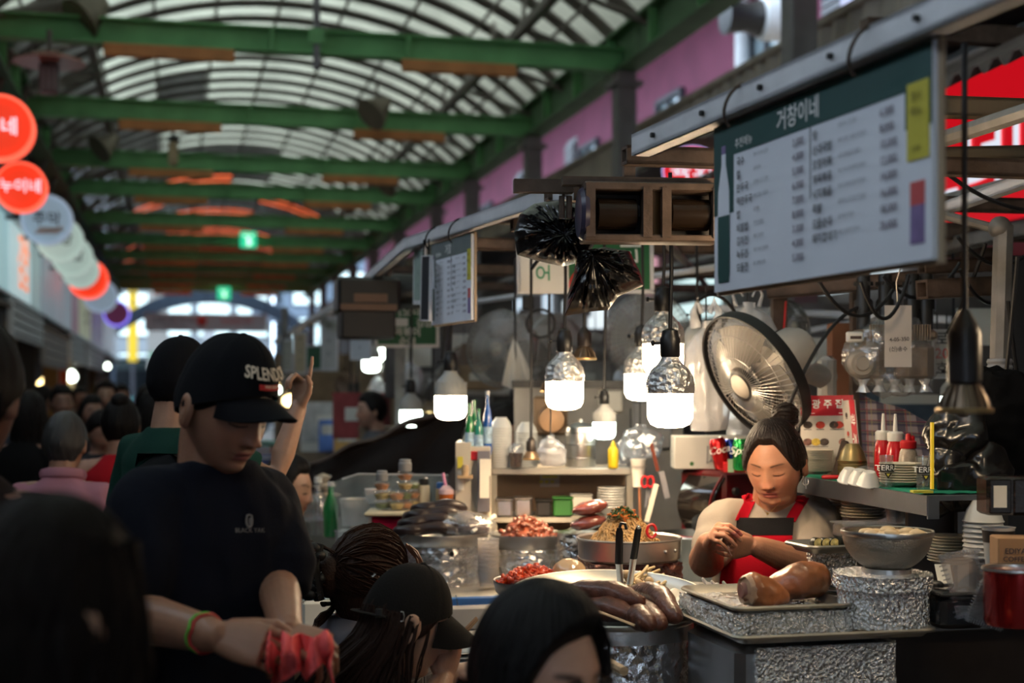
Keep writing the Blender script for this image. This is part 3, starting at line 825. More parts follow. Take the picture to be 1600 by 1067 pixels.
for i,(s,u,z,w,h,c) in enumerate(((12.2,6.2,5.3,.35,.5,(.5,.46,.62)),(17.5,6.3,4.75,.7,.5,(.4,.1,.14)),(18.6,6.3,4.95,1.2,.5,(.48,.42,.62)),(21.5,6.3,4.95,1.0,.45,(.36,.3,.42)))):
    q=thing('facade_sign',('pale lilac box sign high on the mauve facade','dull red sign board low on the facade beyond the girder','long lilac sign board on the facade under the girder','greyish violet sign on the far facade')[i],'sign',H(s,u,z),YAW)
    m=MB();m.box((0,0,0),(.12,w,h),bev=.01);obj('face',m,mat('facade_sign_%d' % i,c,.5),q)
    m=MB();m.box((.1,0,0),(.12,.06,.3));obj('bracket',m,frm,q)
rb=mat('dark_shutter',(.12,.12,.13),.5,.3)
for i,s in enumerate((12.6,22,25.5)):
    m=MB();[m.box((6.2,s,4.5+.08*k),(.05,.5,.06),Mh) for k in range(14)];m.box((6.24,s,5.05),(.02,.54,1.2),Mh)
    q=thing('roller_shutter',('grey ribbed shutter beside the nearest column, above the fascia','grey ribbed shutter on the facade past the third column','grey ribbed shutter far along the facade')[i],'shutter',H(s,6.2,4.4),YAW);obj('slats',m,rb,q,W=True,kind='stuff')
# red sign with white letters
redl=mat('red_lightbox',(.7,.01,.02),.4,emit=(1,.008,.02),es=.42,var=.05)
whl=mat('white_lightbox',(.8,.85,1),.5,emit=(.8,.88,1),es=.75,var=0)
q=thing('shop_sign','large red light box sign with fat white Korean letters behind the stall frame','sign',H(7.3,4.55,3.02),YAW)
m=MB();m.box((0,0,0),(.18,2.9,.98),bev=.015);obj('panel',m,redl,q)
m=MB();m.join(text_mb('도너네',.50,.016,sp=1.1),plane_m((-.095,-.1,-.14),(0,-1,0),(0,0,1)));obj('lettering',m,whl,q)
m=MB();m.box((-.02,0,.52),(.25,3,.05));m.box((-.02,0,-.52),(.25,3,.05));obj('rim',m,frm,q)
q=thing('round_sign','round red sign reading beef tartare in white Korean letters above the stall roof','sign',P(1081,268,9.6),YAW-.35)
m=MB();m.lathe([(.15,-.05),(.19,-.045),(.19,.045),(.15,.05)],28,RX(PI/2)@Matrix.Scale(.85,4,(0,1,0)));obj('disc',m,redl,q)
m=MB();m.lathe([(.19,-.056),(.2,-.05),(.2,.05),(.19,.056)],28,RX(PI/2)@Matrix.Scale(.85,4,(0,1,0)),False,False);obj('rim',m,mat('purple_white_neon',(.6,.5,1),.4,emit=(.6,.5,1),es=.6,var=0),q)
m=MB();m.join(text_mb('육회',.16,.006),plane_m((0,-.052,0),(1,0,0),(0,0,1)));obj('lettering',m,whl,q)
q=thing('round_sign','red and white round sign peeping over the big menu board','sign',P(1290,165,6.2),YAW-.3)
m=MB();m.lathe([(.14,-.03),(.17,-.025),(.17,.025),(.14,.03)],26,RX(PI/2));obj('disc',m,redl,q)
m=MB();m.lathe([(.17,-.03),(.185,-.025),(.185,.025),(.17,.03)],26,RX(PI/2),False,False);obj('rim',m,mat('cream_rim',(.7,.65,.6),.5),q)
for i,(s,z,w,h,c,es,lb) in enumerate(((8.6,2.75,1.3,.35,(.9,.25,.35),.5,'pinkish red lit shop sign glimpsed right of the hanging cords'),(10.2,2.6,1.2,.4,(.8,.95,1),.8,'white lit shop sign glimpsed behind the green stall sign'),(12.0,2.9,1.4,.35,(.85,.8,1),.6,'lilac white lit sign glimpsed between the roof bars'),(13.8,2.55,1.3,.4,(.75,1,1),.8,'cyan white lit sign glimpsed above the covered fans'),(15.8,2.9,1.5,.4,(.95,.5,.6),.5,'pink lit sign glimpsed beyond the black bags'),(17.8,2.6,1.6,.45,(.85,.95,1),.8,'white lit sign glimpsed beside the small price list'),(20.5,2.8,1.8,.45,(.7,.85,1),.7,'bluish lit sign glimpsed beyond the price list'),(6.2,2.25,1.2,.3,(.75,.8,1),.5,'pale blue lit sign glimpsed under the big menu board'))):
    q=thing('shop_sign',lb,'sign',H(s,5.2,z),YAW);m=MB();m.box((0,0,0),(.12,w,h),bev=.01);obj('panel',m,mat('glimpsed_sign_%d' % i,tuple(.7*q_ for q_ in c),.5,emit=c,es=es,var=.1,vs=3),q)
    m=MB();m.box((-.065,0,0),(.01,w*.7,h*.25));obj('print',m,frm,q);m=MB();m.box((0,0,h/2+.02),(.15,w+.04,.04));obj('rim',m,frm,q)
# canopy sheets of the right hand shops, seen from below past the board
m=MB();g=np.array([[[3.3+1.9*v,2.0+9*i/240,2.95+.95*v+.02*(1 if (i//2) % 2 else-1)] for v in (0,.5,1)] for i in range(240)]);m.sheet(g,.008,Mh)
cs=bpy.data.objects.new('shop_canopy',None);COL.objects.link(cs);WM[cs.name]=Matrix.Identity(4);tag(cs,'dark corrugated canopy sheet sloping up to the shops behind the stall','canopy')
obj('sheet',m,mat('brown_corrugated',(.14,.11,.10),.6,.2,var=.2),cs,W=True)
for s in (3,4.6,6.2,7.8,9.4): m=MB();m.box((4.2,s,3.33),(2.0,.08,.09),Mh);obj('joist',m,rust,cs,W=True)
# ------------------------------------------------------------------ left side: shop row
wl=bpy.data.objects.new('wall_left',None);COL.objects.link(wl);wl['kind']='structure';WM[wl.name]=Matrix.Identity(4)
wbk=MB();wbk.box((2.2,-14,3.4),(10,.2,6.8),Mh);struct('wall_light_block',wbk,darkw)  # unseen end wall, added to block daylight from behind the camera
m=MB();m.box((-2.15,29,4.2),(.3,40,3.4),Mh);m.box((-2.15,-2.5,3.35),(.3,23,1.7),Mh);obj('upper_wall',m,mat('dark_upper_wall',(.05,.05,.055),.8),wl,W=True)  # near section kept low out of view; the open strip lets skylight in
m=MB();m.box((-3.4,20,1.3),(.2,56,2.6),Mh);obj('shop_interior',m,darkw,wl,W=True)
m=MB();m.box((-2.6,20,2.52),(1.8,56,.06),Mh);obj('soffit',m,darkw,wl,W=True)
for i,s in enumerate(range(0,48,4)):
    m=MB();m.box((-1.95,s+.5,1.25),(.25,.3,2.5),Mh);obj('pier',m,(mat('warm_pier',(.30,.16,.07),.6),mat('grey_pier',(.3,.32,.33),.6),darkw)[i % 3],wl,W=True)
def light(name,col,es): return mat(name,tuple(c*.8 for c in col),.5,emit=col,es=es*1.5,var=.18,vs=1.5)
orl=mat('orange_letters',(.8,.2,.03),.5,emit=(1,.2,.03),es=.7,var=0)
boards=[(10.5,16.6,(.55,.85,.9),.22,'pale cyan light box sign with orange Korean letters, nearest in the left row','분식',orl),
          (16.8,19.1,(.62,.82,.85),.30,'pale light box sign with orange and black letters over the left shops','김밥',orl),
          (19.3,20.5,(.5,.68,.7),.17,'narrow grey green sign panel over the left shops','',None),
          (20.7,26.6,(.42,.52,.60),.15,'long grey blue sign panel over the left shops','',None),
          (27,28.6,(.5,.32,.4),.10,'dull pink sign panel over the left shops','',None),
          (28.8,32.6,(.5,.55,.38),.17,'yellowish sign panel with a dark menu over the left shops','국수',inkm),
          (32.9,38.5,(.3,.28,.4),.12,'violet grey patterned sign over the left shops','만두',whitei),
          (38.8,47,(.35,.42,.5),.2,'far bluish sign panel at the end of the left row','',None)]
for i,(a,b,c,es,lb,tx,tm) in enumerate(boards):
    q=thing('shop_signboard',lb,'sign',H((a+b)/2,-1.85,3.1),YAW)
    m=MB();m.box((0,0,0),(.16,b-a,.86),bev=.012);obj('panel',m,light('light_panel_%d' % i,c,es),q)
    m=MB();m.box((.03,0,.45),(.2,b-a+.06,.04));m.box((.03,0,-.45),(.2,b-a+.06,.04));obj('rim',m,mat('pale_metal_rim',(.5,.58,.6),.4,.4),q)
    if tx:
        m=MB();m.join(text_mb(tx,.72,.01),plane_m((.085,(b-a)*.1,0),(0,1,0),(0,0,1)));obj('lettering',m,tm,q)
for i,(a,b,z,h,c,lb) in enumerate(((16.2,20,2.4,.4,(.5,.55,.56),'small white sign strip hung under the cyan light box'),(20.2,24.5,2.2,.5,(.26,.24,.22),'grey slatted shutter panel over the left shop front'),(25.5,29,2.35,.5,(.45,.5,.52),'pale menu panel above the left shop doorway'),(30,37,2.35,.5,(.4,.42,.45),'far pale menu strip over the left shops'))):
    q=thing('hanging_sign',lb,'sign',H((a+b)/2,-1.72,z),YAW)
    m=MB();m.box((0,0,0),(.06,b-a,h),bev=.01);obj('panel',m,mat('hang_panel_%d' % i,c,.6,emit=c,es=.05),q)
    m=MB();[m.box((.035,0,-h/2+h*(k+.5)/4),(.02,(b-a)*.9,.02)) for k in range(4)];obj('line',m,frm,q)
# round projecting neon signs
rsg=[(12.0,3.70,.25,'r','이네','large orange red round neon sign, nearest of the left row'),(13.6,3.45,.215,'r','누이네','orange red round neon sign with bright wire loops, below the nearest one'),
       (16.3,3.47,.26,'b','주막','pale blue round sign behind the second red neon sign'),(18.2,3.45,.26,'w','식당','milky white round sign beside the pale blue one'),
       (20.3,3.44,.26,'w','국밥','milky white round sign, middle of the three white ones'),(22.0,3.40,.26,'w','','milky white round sign just before the orange ring'),
       (24.1,3.42,.3,'r','','orange neon ring sign past the white round signs'),(28,3.4,.3,'b','','pale round sign with a bright lamp past the orange ring'),(36,3.5,.3,'p','','violet glowing round sign far down the left row')]
neon={'r':(mat('orange_red_neon',(.7,.05,.02),.4,emit=(1,.05,.015),es=.62,var=.05),mat('bright_red_ring',(1,.2,.12),.4,emit=(1,.11,.06),es=1.2,var=0)),
        'b':(light('pale_blue_sign',(.42,.55,.68),.2),light('blue_rim',(.5,.6,.75),.25)),'w':(light('milky_sign',(.55,.68,.62),.27),light('milky_rim',(.6,.72,.66),.3)),
        'p':(light('violet_sign',(.2,.05,.12),.15),light('violet_rim',(.25,.2,1),1.0))}
for (s,z,r,k,tx,lb) in rsg:
    q=thing('round_neon_sign',lb,'sign',H(s,-1.34,z),YAW)
    m=MB();m.lathe([(r*.9,-.06),(r,-.05),(r,.05),(r*.9,.06)],28,RX(PI/2));obj('disc',m,neon[k][0],q)
    m=MB();m.lathe([(r*.96,-.075),(r*1.06,-.065),(r*1.06,.065),(r*.96,.075)],32,RX(PI/2),False,False);obj('ring',m,neon[k][1],q)
    m=MB();m.tube([(-r,0,.02),(-.55,0,.02)],.025,6);obj('bracket',m,frm,q)
    if tx:
        m=MB();m.join(text_mb(tx,r*.62,.012),plane_m((0,-.068,0),(1,0,0),(0,0,1)));obj('lettering',m,whl if k == 'r' else frm,q)
m=MB();w=thing('wire_rack','bright chrome wire rack of hooks in front of the round signs','rack',H(14.6,-1.2,3.15),YAW)
for k in range(7): m.tube([(-.12,.1*k,.02*k),(.1,.1*k,.02*k),(.13,.1*k,.08)],.006,6)
obj('wires',m,alu,w)
warm=mat('warm_bulb',(1,.7,.3),.5,emit=(1,.72,.30),es=7,var=0);coolw=mat('cool_bulb',(.9,1,.95),.5,emit=(.88,1,.86),es=7,var=0)
for i,(x,y,d,c,r) in enumerate(((27,607,20,0,.10),(52,601,22,0,.085),(68,600,24,0,.09),(80,601,26,0,.085),(100,594,27,0,.10),(112,588,26,1,.10),(168,572,30,1,.06))):
    p=P(x,y,d);q=thing('shop_bulb',('warm glowing bulb of the nearest left shop','warm bulb second along the left shops','warm bulb third along the left shops','warm bulb fourth along the left shops','wide warm bulb over the crowd at left','high cool white bulb over the crowd at left','small cool bulb far along the left shops')[i],'bulb',p)
    m=MB();m.lathe([(0,-r),(r*.7,-r*.75),(r,-.1*r),(r*.85,.5*r),(r*.35,r),(r*.3,1.2*r)],14);obj('glass',m,(warm,coolw)[c],q)
    m=MB();m.cyl(r*.33,1.2*r,1.9*r,8);obj('socket',m,blackp,q)
    m=MB();m.cyl(.008,1.9*r,2.5-p.z,6);obj('cord',m,cable,q)
t=thing('red_shop_flag','small orange red flag by the warm bulbs of the left shops','flag',P(92,578,25));m=MB();g=[[[.16*i/8,.03*math.sin(i),.5*j/4-.25] for j in range(5)] for i in range(9)];m.sheet(g,.004);obj('cloth',m,mat('orange_cloth',(.6,.08,.03),.8),t);m=MB();m.cyl(.012,-.4,.6,6);obj('pole',m,frm,t)
# ------------------------------------------------------------------ the far mouth of the lane
gate=thing('entrance_arch','blue grey steel arch over the far mouth of the market lane','arch',H(49.4,U0-.05,0),YAW)
m=MB();g=[]
for i in range(41):
    a=-1+2*i/40;z=4.95-1.25*a*a
    g.append([[a*3.3,0,z-.34],[a*3.3,0,z+.16]])
m.sheet(g,.2);obj('arch_rib',m,mat('blue_grey_steel',(.10,.15,.22),.5,.2),gate)
for x in (-3.3,3.3):
    m=MB();m.box((x,0,1.85),(.3,.3,3.7),bev=.02);obj('arch_post',m,mat('blue_grey_steel'),gate)
q=thing('banner','pale banner with a red emblem and Korean text across the lane mouth','banner',H(46.9,1.05,3.82),YAW)
m=MB();g=[[[-1.95+3.9*i/30,.04*math.sin(i*.7),-.29+.58*j/6] for j in range(7)] for i in range(31)];m.sheet(g,.006);obj('cloth',m,mat('grey_banner',(.50,.52,.52),.8,var=.05,transl=.5),q)
m=MB();m.join(text_mb('전통시장 먹거리',.2,.004),plane_m((-1.0,-.06,.06),(1,0,0),(0,0,1)));m.join(text_mb('광장 먹자골목',.13,.002),plane_m((-1.0,-.06,-.16),(1,0,0),(0,0,1)));obj('lettering',m,inkm,q)
m=MB();m.ell((-.15,-.05,.04),(.16,.02,.17));m.join(text_mb('환영합니다',.22,.006),plane_m((.95,-.06,.03),(1,0,0),(0,0,1)));obj('emblem',m,mat('red_print',(.6,.1,.1),.7),q)
m=MB();[m.tube([(x,0,.29),(x*1.02,0,1.0)],.01,5) for x in (-1.9,0,1.9)];obj('cord',m,cable,q)
lint=MB();lint.box((U0,47.9,5.95),(6.6,.3,2.0),Mh);struct('trim_3',lint,ribm)
# street buildings outside
def building(lab,s,u,w,h,wmat,nx,nz,gm,z0=0,wfrac=.6):
    b=thing('street_building',lab,'building',H(s,u,z0),YAW)
    m=MB();m.box((0,3,h/2),(w,6,h));obj('wall',m,wmat,b)
    m=MB();m.box((0,2.9,h+.1),(w+.3,6.3,.2));obj('parapet',m,wmat,b)
    dx=w/nx;dz=(h-1)/nz;wmesh=None
    for i in range(nx):
        for k in range(nz):
            if wmesh is None:
                m=MB();m.box((0,0,0),(dx*wfrac+.08,.1,dz*.7+.08));o=obj('window',m,frm,b);wmesh=o.data
                m=MB();m.box((0,-.06,0),(dx*wfrac,.03,dz*.7));o2=obj('pane',m,gm,o);pme=o2.data
            else:
                o=bpy.data.objects.new('window',wmesh);COL.objects.link(o);o.parent=b
                o2=bpy.data.objects.new('pane',pme);COL.objects.link(o2);o2.parent=o
            o.location=(-w/2+dx*(i+.5),-.02,1+dz*(k+.5))
    return b
lit1=mat('glowing_street_pane',(.15,.2,.22),.3,emit=(.72,.95,1),es=1.5,var=.25,vs=.8)  # pane glow put in to brighten the far daylight opening
building('white office block with bright windows straight past the arch',63,.9,6.6,14,mat('office_render',(.26,.29,.31),.7),4,5,lit1,wfrac=.8)
building('pale grey block with a red storefront past the left of the arch',60,-7.5,5.5,12,mat('pale_block',(.16,.19,.23),.7),3,5,mat('pale_glass',(.12,.16,.19),.3,var=.2))
building('blue grey block past the right end of the arch',61,7.4,5.6,13,mat('blue_block',(.13,.17,.22),.7),3,6,lit1)
q=thing('street_sign','tall yellow vertical street sign beyond the lane mouth','sign',H(54.5,-1.45,0),YAW)
m=MB();m.box((0,0,4.15),(.34,.2,2.9),bev=.02);obj('panel',m,mat('yellow_sign',(.5,.34,.01),.5,emit=(1,.65,.02),es=.25,var=.05),q)
m=MB();m.cyl(.06,0,2.7,8);obj('post',m,frm,q)
m=MB();[m.join(text_mb(ch,.26,.01),plane_m((0,-.115,5.2-.35*k),(1,0,0),(0,0,1))) for k,ch in enumerate('약국')];obj('lettering',m,inkm,q)
q=thing('street_sign','tall white vertical street sign right of the yellow one','sign',H(54.6,-.55,0),YAW)
m=MB();m.box((0,0,4.0),(.75,.2,3.2),bev=.02);obj('panel',m,mat('cream_sign',(.26,.25,.23),.5),q);m=MB();m.cyl(.06,0,2.4,8);obj('post',m,frm,q)
m=MB();m.join(text_mb('의류',.4,.01),plane_m((0,-.115,2.9),(1,0,0),(0,0,1)));obj('lettering',m,mat('green_ink',(.05,.3,.15),.6),q)
for i,(u,z,w,h,c) in enumerate(((.2,3.0,.9,.9,(.65,.06,.1)),(1.5,4.3,.5,1.2,(.7,.74,.78)),(3.4,3.0,1.2,.5,(.7,.15,.2)),(4.2,5.0,1.8,.8,(.35,.45,.6)))):
    q=thing('street_sign',('red shop sign low on the white office block','pale sign column on the white office block','red shop sign at the right foot of the white block','blue grey sign high right behind the arch')[i],'sign',H(62.4,u,z),YAW)
    m=MB();m.box((0,0,0),(w,.15,h),bev=.02);obj('panel',m,mat('street_sign_%d' % i,tuple(.35*q_ for q_ in c),.5,emit=c,es=.15),q);m=MB();m.box((0,.6,0),(.1,1.1,.1));obj('bracket',m,frm,q)
bus=thing('bus','dark bus with a pale roof stripe passing the lane mouth','bus',H(55.5,-1.4,0),YAW)
m=MB();m.box((1.5,1.2,1.6),(9.5,2.4,2.5),bev=.18);obj('body',m,mat('dark_teal_paint',(.006,.016,.018),.4),bus)
m=MB();m.box((1.5,1.2,2.88),(9.3,2.3,.16),bev=.05);obj('roof',m,mat('pale_bus_roof',(.25,.3,.33),.4),bus)
for k in range(6):
    m=MB();m.box((-2.4+1.55*k,-.02,2.0),(1.4,.05,.85),bev=.05);obj('window',m,mat('black_glass',(.004,.006,.008),.3,spec=.2),bus)
m=MB();m.box((1.5,-.02,1.3),(9.3,.05,.16));obj('stripe',m,mat('teal_stripe',(.05,.42,.4),.4),bus)
for x in (-1.6,4.6):
    m=MB();m.lathe([(.25,-.12),(.48,-.1),(.48,.1),(.25,.12)],18,T(x,.15,.48)@RX(PI/2));obj('wheel',m,blackp,bus)
# ------------------------------------------------------------------ stall frame overhead
frame_t=thing('stall_canopy','painted metal frame of rails, crossbars and posts carrying the stall roof and menus','frame')
def rail(a,b,w=.05,h=.05,m=alu,nm='rail',par=frame_t):
    a,b=Vector(a),Vector(b);d=b-a;L=d.length;M=frame_xyz(a,d.normalized(),Z.cross(d).normalized(),d.normalized().cross(Z.cross(d).normalized()))
    q=MB();q.box((L/2,w/2-.004,0),(L,.008,h),M);q.box((L/2,0,-h/2+.004),(L,w,.008),M);q.box((L/2,-w/2+.004,0),(L,.008,h),M);q.box((L/2,0,h/2-.004),(L,w,.008),M)
    return obj(nm,q,m,par,W=True)
RZt=2.175
def nr(d,z=RZt): return Vector((.65-.307*(d-2.2),d,z))
rail(nr(1.5),nr(3.33))
r2a,r2b,r2c,r2d=Vector((.157,4.1,RZt)),Vector((-.40,5.55,RZt)),Vector((-1.06,9.0,RZt)),Vector((-2.75,16.5,RZt))
rail(r2a,r2b,.045,.045);rail(r2b,r2c,.045,.045);rail(r2c,r2d,.045,.045)
q=MB();[q.cyl(.006,-.004,.004,8,frame(nr(1.7+.25*k)+Vector((-.028,-.01,0)),(-1,-.3,0))) for k in range(7)];obj('bolts',q,blackp,frame_t,W=True,kind='stuff')
def bar(a,b,r=.02,m=pipem,nm='crossbar',par=frame_t):
    q=MB();q.tube([a,b],r,8);return obj(nm,q,m,par,W=True)
def beam(a,b,w=.05,m=rust,nm='crossbar',par=frame_t):
    return rail(a,b,w,w,m,nm,par)
for i,(s,z,w) in enumerate(((3.28,2.17,.045),(4.02,2.18,.045),(4.45,2.14,.05),(4.8,2.2,.04),(5.2,2.15,.045),(5.7,2.2,.04),(6.3,2.15,.045),(7.0,2.2,.045),(8.0,2.2,.05))):
    beam(H(s,1.06,z),H(s+.05,3.3,z+.02),w)
for (s0,s1,u0,u1,z0,z1,r,m) in ((2.2,9,1.9,1.9,2.24,2.24,.022,pipem),(2.0,9,2.6,2.6,2.26,2.26,.025,pipem),(2.6,6.5,1.5,3.1,2.30,2.24,.018,alu),(3.2,9,3.2,3.2,2.22,2.22,.03,pipem),(3.6,7.5,1.2,2.9,2.08,2.2,.016,pipem),(5,10,2.2,1.2,2.1,2.1,.014,alu)):
    bar(H(s0,u0,z0),H(s1,u1,z1),r,m)
# members seen right of the menu board
for (x0,y0,d0,x1,y1,d1,w,m) in ((1440,166,3.6,1640,172,3.8,.05,mat('tan_angle',(.3,.21,.13),.5,.2)),(1440,242,4.0,1660,236,4.4,.04,mat('tan_angle')),(1440,338,4.6,1660,262,3.9,.035,alu),(1440,392,5.2,1660,345,4.4,.05,pipem),(1440,418,4.6,1660,408,4.8,.045,rust),(1440,452,4.4,1680,440,4.6,.06,rust),(1200,455,4.9,1480,430,4.7,.05,rust),(1090,480,6,1500,500,5.6,.03,alu),(1240,520,6.5,1600,455,6.2,.025,alu)):
    beam(P(x0,y0,d0),P(x1,y1,d1),w,m)
bar(P(1452,330,4.3),P(1568,360,4.2),.014,pipem,'pipe');bar(P(1568,352,4.2),P(1562,560,4.2),.030,pipem,'pipe')
q=MB();q.ell(P(1562,355,4.2)[:],.034,12,8);obj('elbow',q,pipem,frame_t,W=True)
q=MB();q.lathe([(.034+.004*(i % 2),ZY(560,4.2)-.0085*i) for i in range(26)],14,T(XP(1562,4.2),4.2,0));obj('corrugated_sleeve',q,greyp,frame_t,W=True)
for (x,d,y0,w,m) in ((1217,5.0,440,.05,rust),(1315,5.3,505,.09,mat('orange_brown_post',(.22,.09,.045),.6)),(1340,5.2,440,.05,rust),(1585,4.4,400,.06,blackp),(625,7.6,430,.05,pipem),(445,13,480,.06,pipem),(1000,6.8,430,.05,pipem)):
    q=MB();z1=ZY(y0,d);q.box((XP(x,d),d,z1/2),(w,w,z1));obj('post',q,m,frame_t,W=True)
# dangling wires
wr_t=thing('wire_bundle','tangle of black electric wires slung between the stall frame bars','wires')
def sag(a,b,s,r=.006,n=12):
    a,b=Vector(a),Vector(b);return [a.lerp(b,i/n)-Z*s*4*(i/n)*(1-i/n) for i in range(n+1)]
for (x0,y0,x1,y1,d,s) in ((1280,440,1400,445,4.3,.10),(1345,440,1420,430,4.2,.12),(1380,430,1500,410,4.4,.09),(1455,250,1640,330,4.0,.04),(1540,380,1480,520,4.4,.02),(1230,640,1340,480,4.4,-.06),(1497,370,1600,400,4.2,.05),(1090,470,1150,490,4.6,-.04),(1590,400,1560,680,3.9,.03),(1575,470,1600,640,4,.03),(1500,420,1560,470,4.3,.04),(905,290,830,420,4.3,.02),(560,440,600,500,8,.05),(700,450,690,560,6,.02)):
    q=MB();q.tube(sag(P(x0,y0,d),P(x1,y1,d+.15),s),.006,6);obj('wire',q,cable,wr_t,W=True)
for (cx,cy,r,d) in ((845,505,22,6),(1225,540,24,4.7)):
    q=MB();q.tube([P(cx+r*math.cos(a*.33),cy+r*math.sin(a*.33),d) for a in range(20)],.006,6);obj('wire_loop',q,cable,wr_t,W=True)
q=MB();q.tube([P(1228,470,4.9),P(1222,560,4.9)],.004,6);obj('red_wire',q,redm,wr_t,W=True,label='red wire')
# ------------------------------------------------------------------ the big menu board and the small ones
gboard=mat('dark_green_print',(.018,.075,.07),.5,var=.05);wboard=mat('white_board',(.80,.82,.90),.45,var=.03)
tanedge=mat('tan_edge',(.45,.33,.22),.6);yel=mat('yellow_print',(.6,.52,.06),.6,var=.05);redp=mat('red_print',(.6,.1,.1),.7);lilac=mat('lilac_print',(.23,.16,.34),.6,var=.2,vs=30)
gink=mat('grey_ink',(.16,.16,.19),.7,var=0)
def menu_board(name,label,a,b,z0,z1,rows,header,big=True,hdr=gboard,fontk=1.0,sub='추천메뉴'):
    """a: far (reading left) end, b: near end of the board, world XY"""
    a=Vector((a[0],a[1],0));b=Vector((b[0],b[1],0));x=(b-a).normalized();L=(b-a).length;hgt=z1-z0
    t=thing(name,label,'menu board',(a+b)/2+Z*z0)
    M=plane_m(a+Z*z0,x,Z)
    def bx(u0,u1,v0,v1,dz0,dz1,m,nm):
        q=MB();q.box(((u0+u1)/2*L,(v0+v1)/2*hgt,(dz0+dz1)/2),((u1-u0)*L,(v1-v0)*hgt,dz1-dz0),M);return obj(nm,q,m,t,W=True)
    bx(0,1,0,1,-.012,0,wboard,'panel');bx(-.012,1.012,-.02,1.02,-.018,-.010,tanedge,'backing')
    bx(0,1,.80,1,0,.0012,hdr,'header');bx(0,.115,.46,.80,0,.0012,hdr,'header_side');bx(.905,1,.62,.80,0,.0008,hdr,'header_corner')
    def tx(s,u,v,size,m,nm,bold=.0,al='LEFT',par=t,sh=0):
        q=MB();q.join(text_mb(s,size*hgt,bold,al),M@T(u*L,v*hgt,.0016));return q
    o=obj('title',tx(header,.46,.885,.13,whitei,'',.012,'CENTER'),whitei,t,W=True);obj('subtitle',tx(sub,.13,.85,.062,whitei,'',.01),whitei,t,W=True)
    names=MB();desc=MB();price=MB();names.n
    W1=['국수','칼','만두국','떡만두국','밥','비빔밥','김치전','녹두전','모듬전'];W2=['탕','순대국밥','오징어볶','제육볶음','낙지볶음','족발','모듬순대','돼지껍데기']
    D=['잔치 국수와 김치','손칼국수','김치와 고기 만두','떡과 만두 사골국','공기밥','산채 비빔밥','매운 김치전','국산 녹두 빈대떡','동그랑땡 산적']
    if not big: W1=W1+['육회'];W2=W2+['막걸리','소주'];D=D+['신선 육회']
    n1,n2=len(W1),len(W2)
    st=.70/max(n1,n2)
    for i in range(n1):
        v=.74-st*i
        names.join(tx(W1[i],.14,v,.056*fontk,inkm,'',.012));desc.join(tx(D[i],.235,v+.012,.026*fontk,gink,''));price.join(tx('%d,000' %(3+i % 6),.435,v,.056*fontk,inkm,'',.006))
    for i in range(n2):
        v=.74-st*i
        names.join(tx(W2[i],.53,v,.056*fontk,inkm,'',.012));desc.join(tx(D[(i*2+1) % n1]+' 한 접시',.645,v+.012,.026*fontk,gink,''));price.join(tx('%d,000' %(6+i*2),.815,v,.056*fontk,inkm,'',.006))
    obj('dish_print',names,inkm,t,W=True,kind='stuff');obj('description_print',desc,gink,t,W=True,kind='stuff');obj('price_print',price,mat('plum_ink',(.08,.04,.09),.7,var=0),t,W=True,kind='stuff')
    bx(.512,.516,.42,.8,0,.001,gink,'divider')
    bx(.915,.992,.47,.83,.0004,.0022,yel,'price_notice')
    q=MB();q.join(tx('행사',.952,.76,.05,inkm,'',.01,'CENTER'));q.join(tx('메뉴',.952,.69,.05,inkm,'',.01,'CENTER'));q.join(tx('5,000',.953,.52,.032,inkm,'',.01,'CENTER'));q.disp(lambda v: v+np.array(x.cross(Z))*.001)
    obj('notice_print',q,mat('olive_ink',(.2,.16,.03),.7,var=0),t,W=True,kind='stuff')
    bx(.925,.975,.26,.37,0,.0016,redp,'photo_label');bx(.925,.975,.08,.26,0,.0014,lilac,'photo_print')
    # bottle picture printed on the board
    prof=[(0,.06),(.018,.05),(.022,.1),(.022,.45)];ol=[(-.03,.05),(.03,.05),(.034,.1),(.034,.45),(-.034,.45),(-.034,.1)]
    q=MB();q.prism([(p[0]*L+.06*L,p[1]*hgt) for p in ol],.0014,.002,M);obj('bottle_print',q,hdr,t,W=True)
    q=MB();q.prism([((p[0]+.06)*L,p[1]*hgt) for p in ((-.034,.45),(.034,.45),(.032,.6),(.012,.76),(.012,.82),(-.012,.82),(-.012,.76),(-.032,.6))],.0014,.002,M);obj('bottle_top_print',q,wboard,t,W=True)
    q=MB();q.prism([((p[0]+.06)*L,p[1]*hgt) for p in ((-.012,.82),(.012,.82),(.012,.87),(-.012,.87))],.0014,.002,M);obj('bottle_cap_print',q,lilac,t,W=True)
    # wire ties over the rail
    for u in (.2,.8):
        c=a+x*(u*L)+Z*z1;k=x.cross(Z);k=-k
        q=MB();pts=[]
        for j in range(21):
            an=-2.4+4.8*j/20;pts.append(c+Z*(.012+.048*math.cos(an))-k*(.052*math.sin(an))+x*(.014*math.sin(an*2)))
        q.tube(pts,.0035,6);obj('wire_tie',q,rust if big else cable,t,W=True)
    return t
menu_board('menu_board','large white menu board with dark green header hung from the nearest rail',(.42,2.95),(.65,2.2),1.805,2.145,9,'거창이네',True)
menu_board('menu_board','small price list with grey header wired to the second rail',(-.298,5.27),(-.139,4.86),1.845,2.14,10,'거창',False,mat('grey_green_print',(.16,.19,.19),.5),.8)
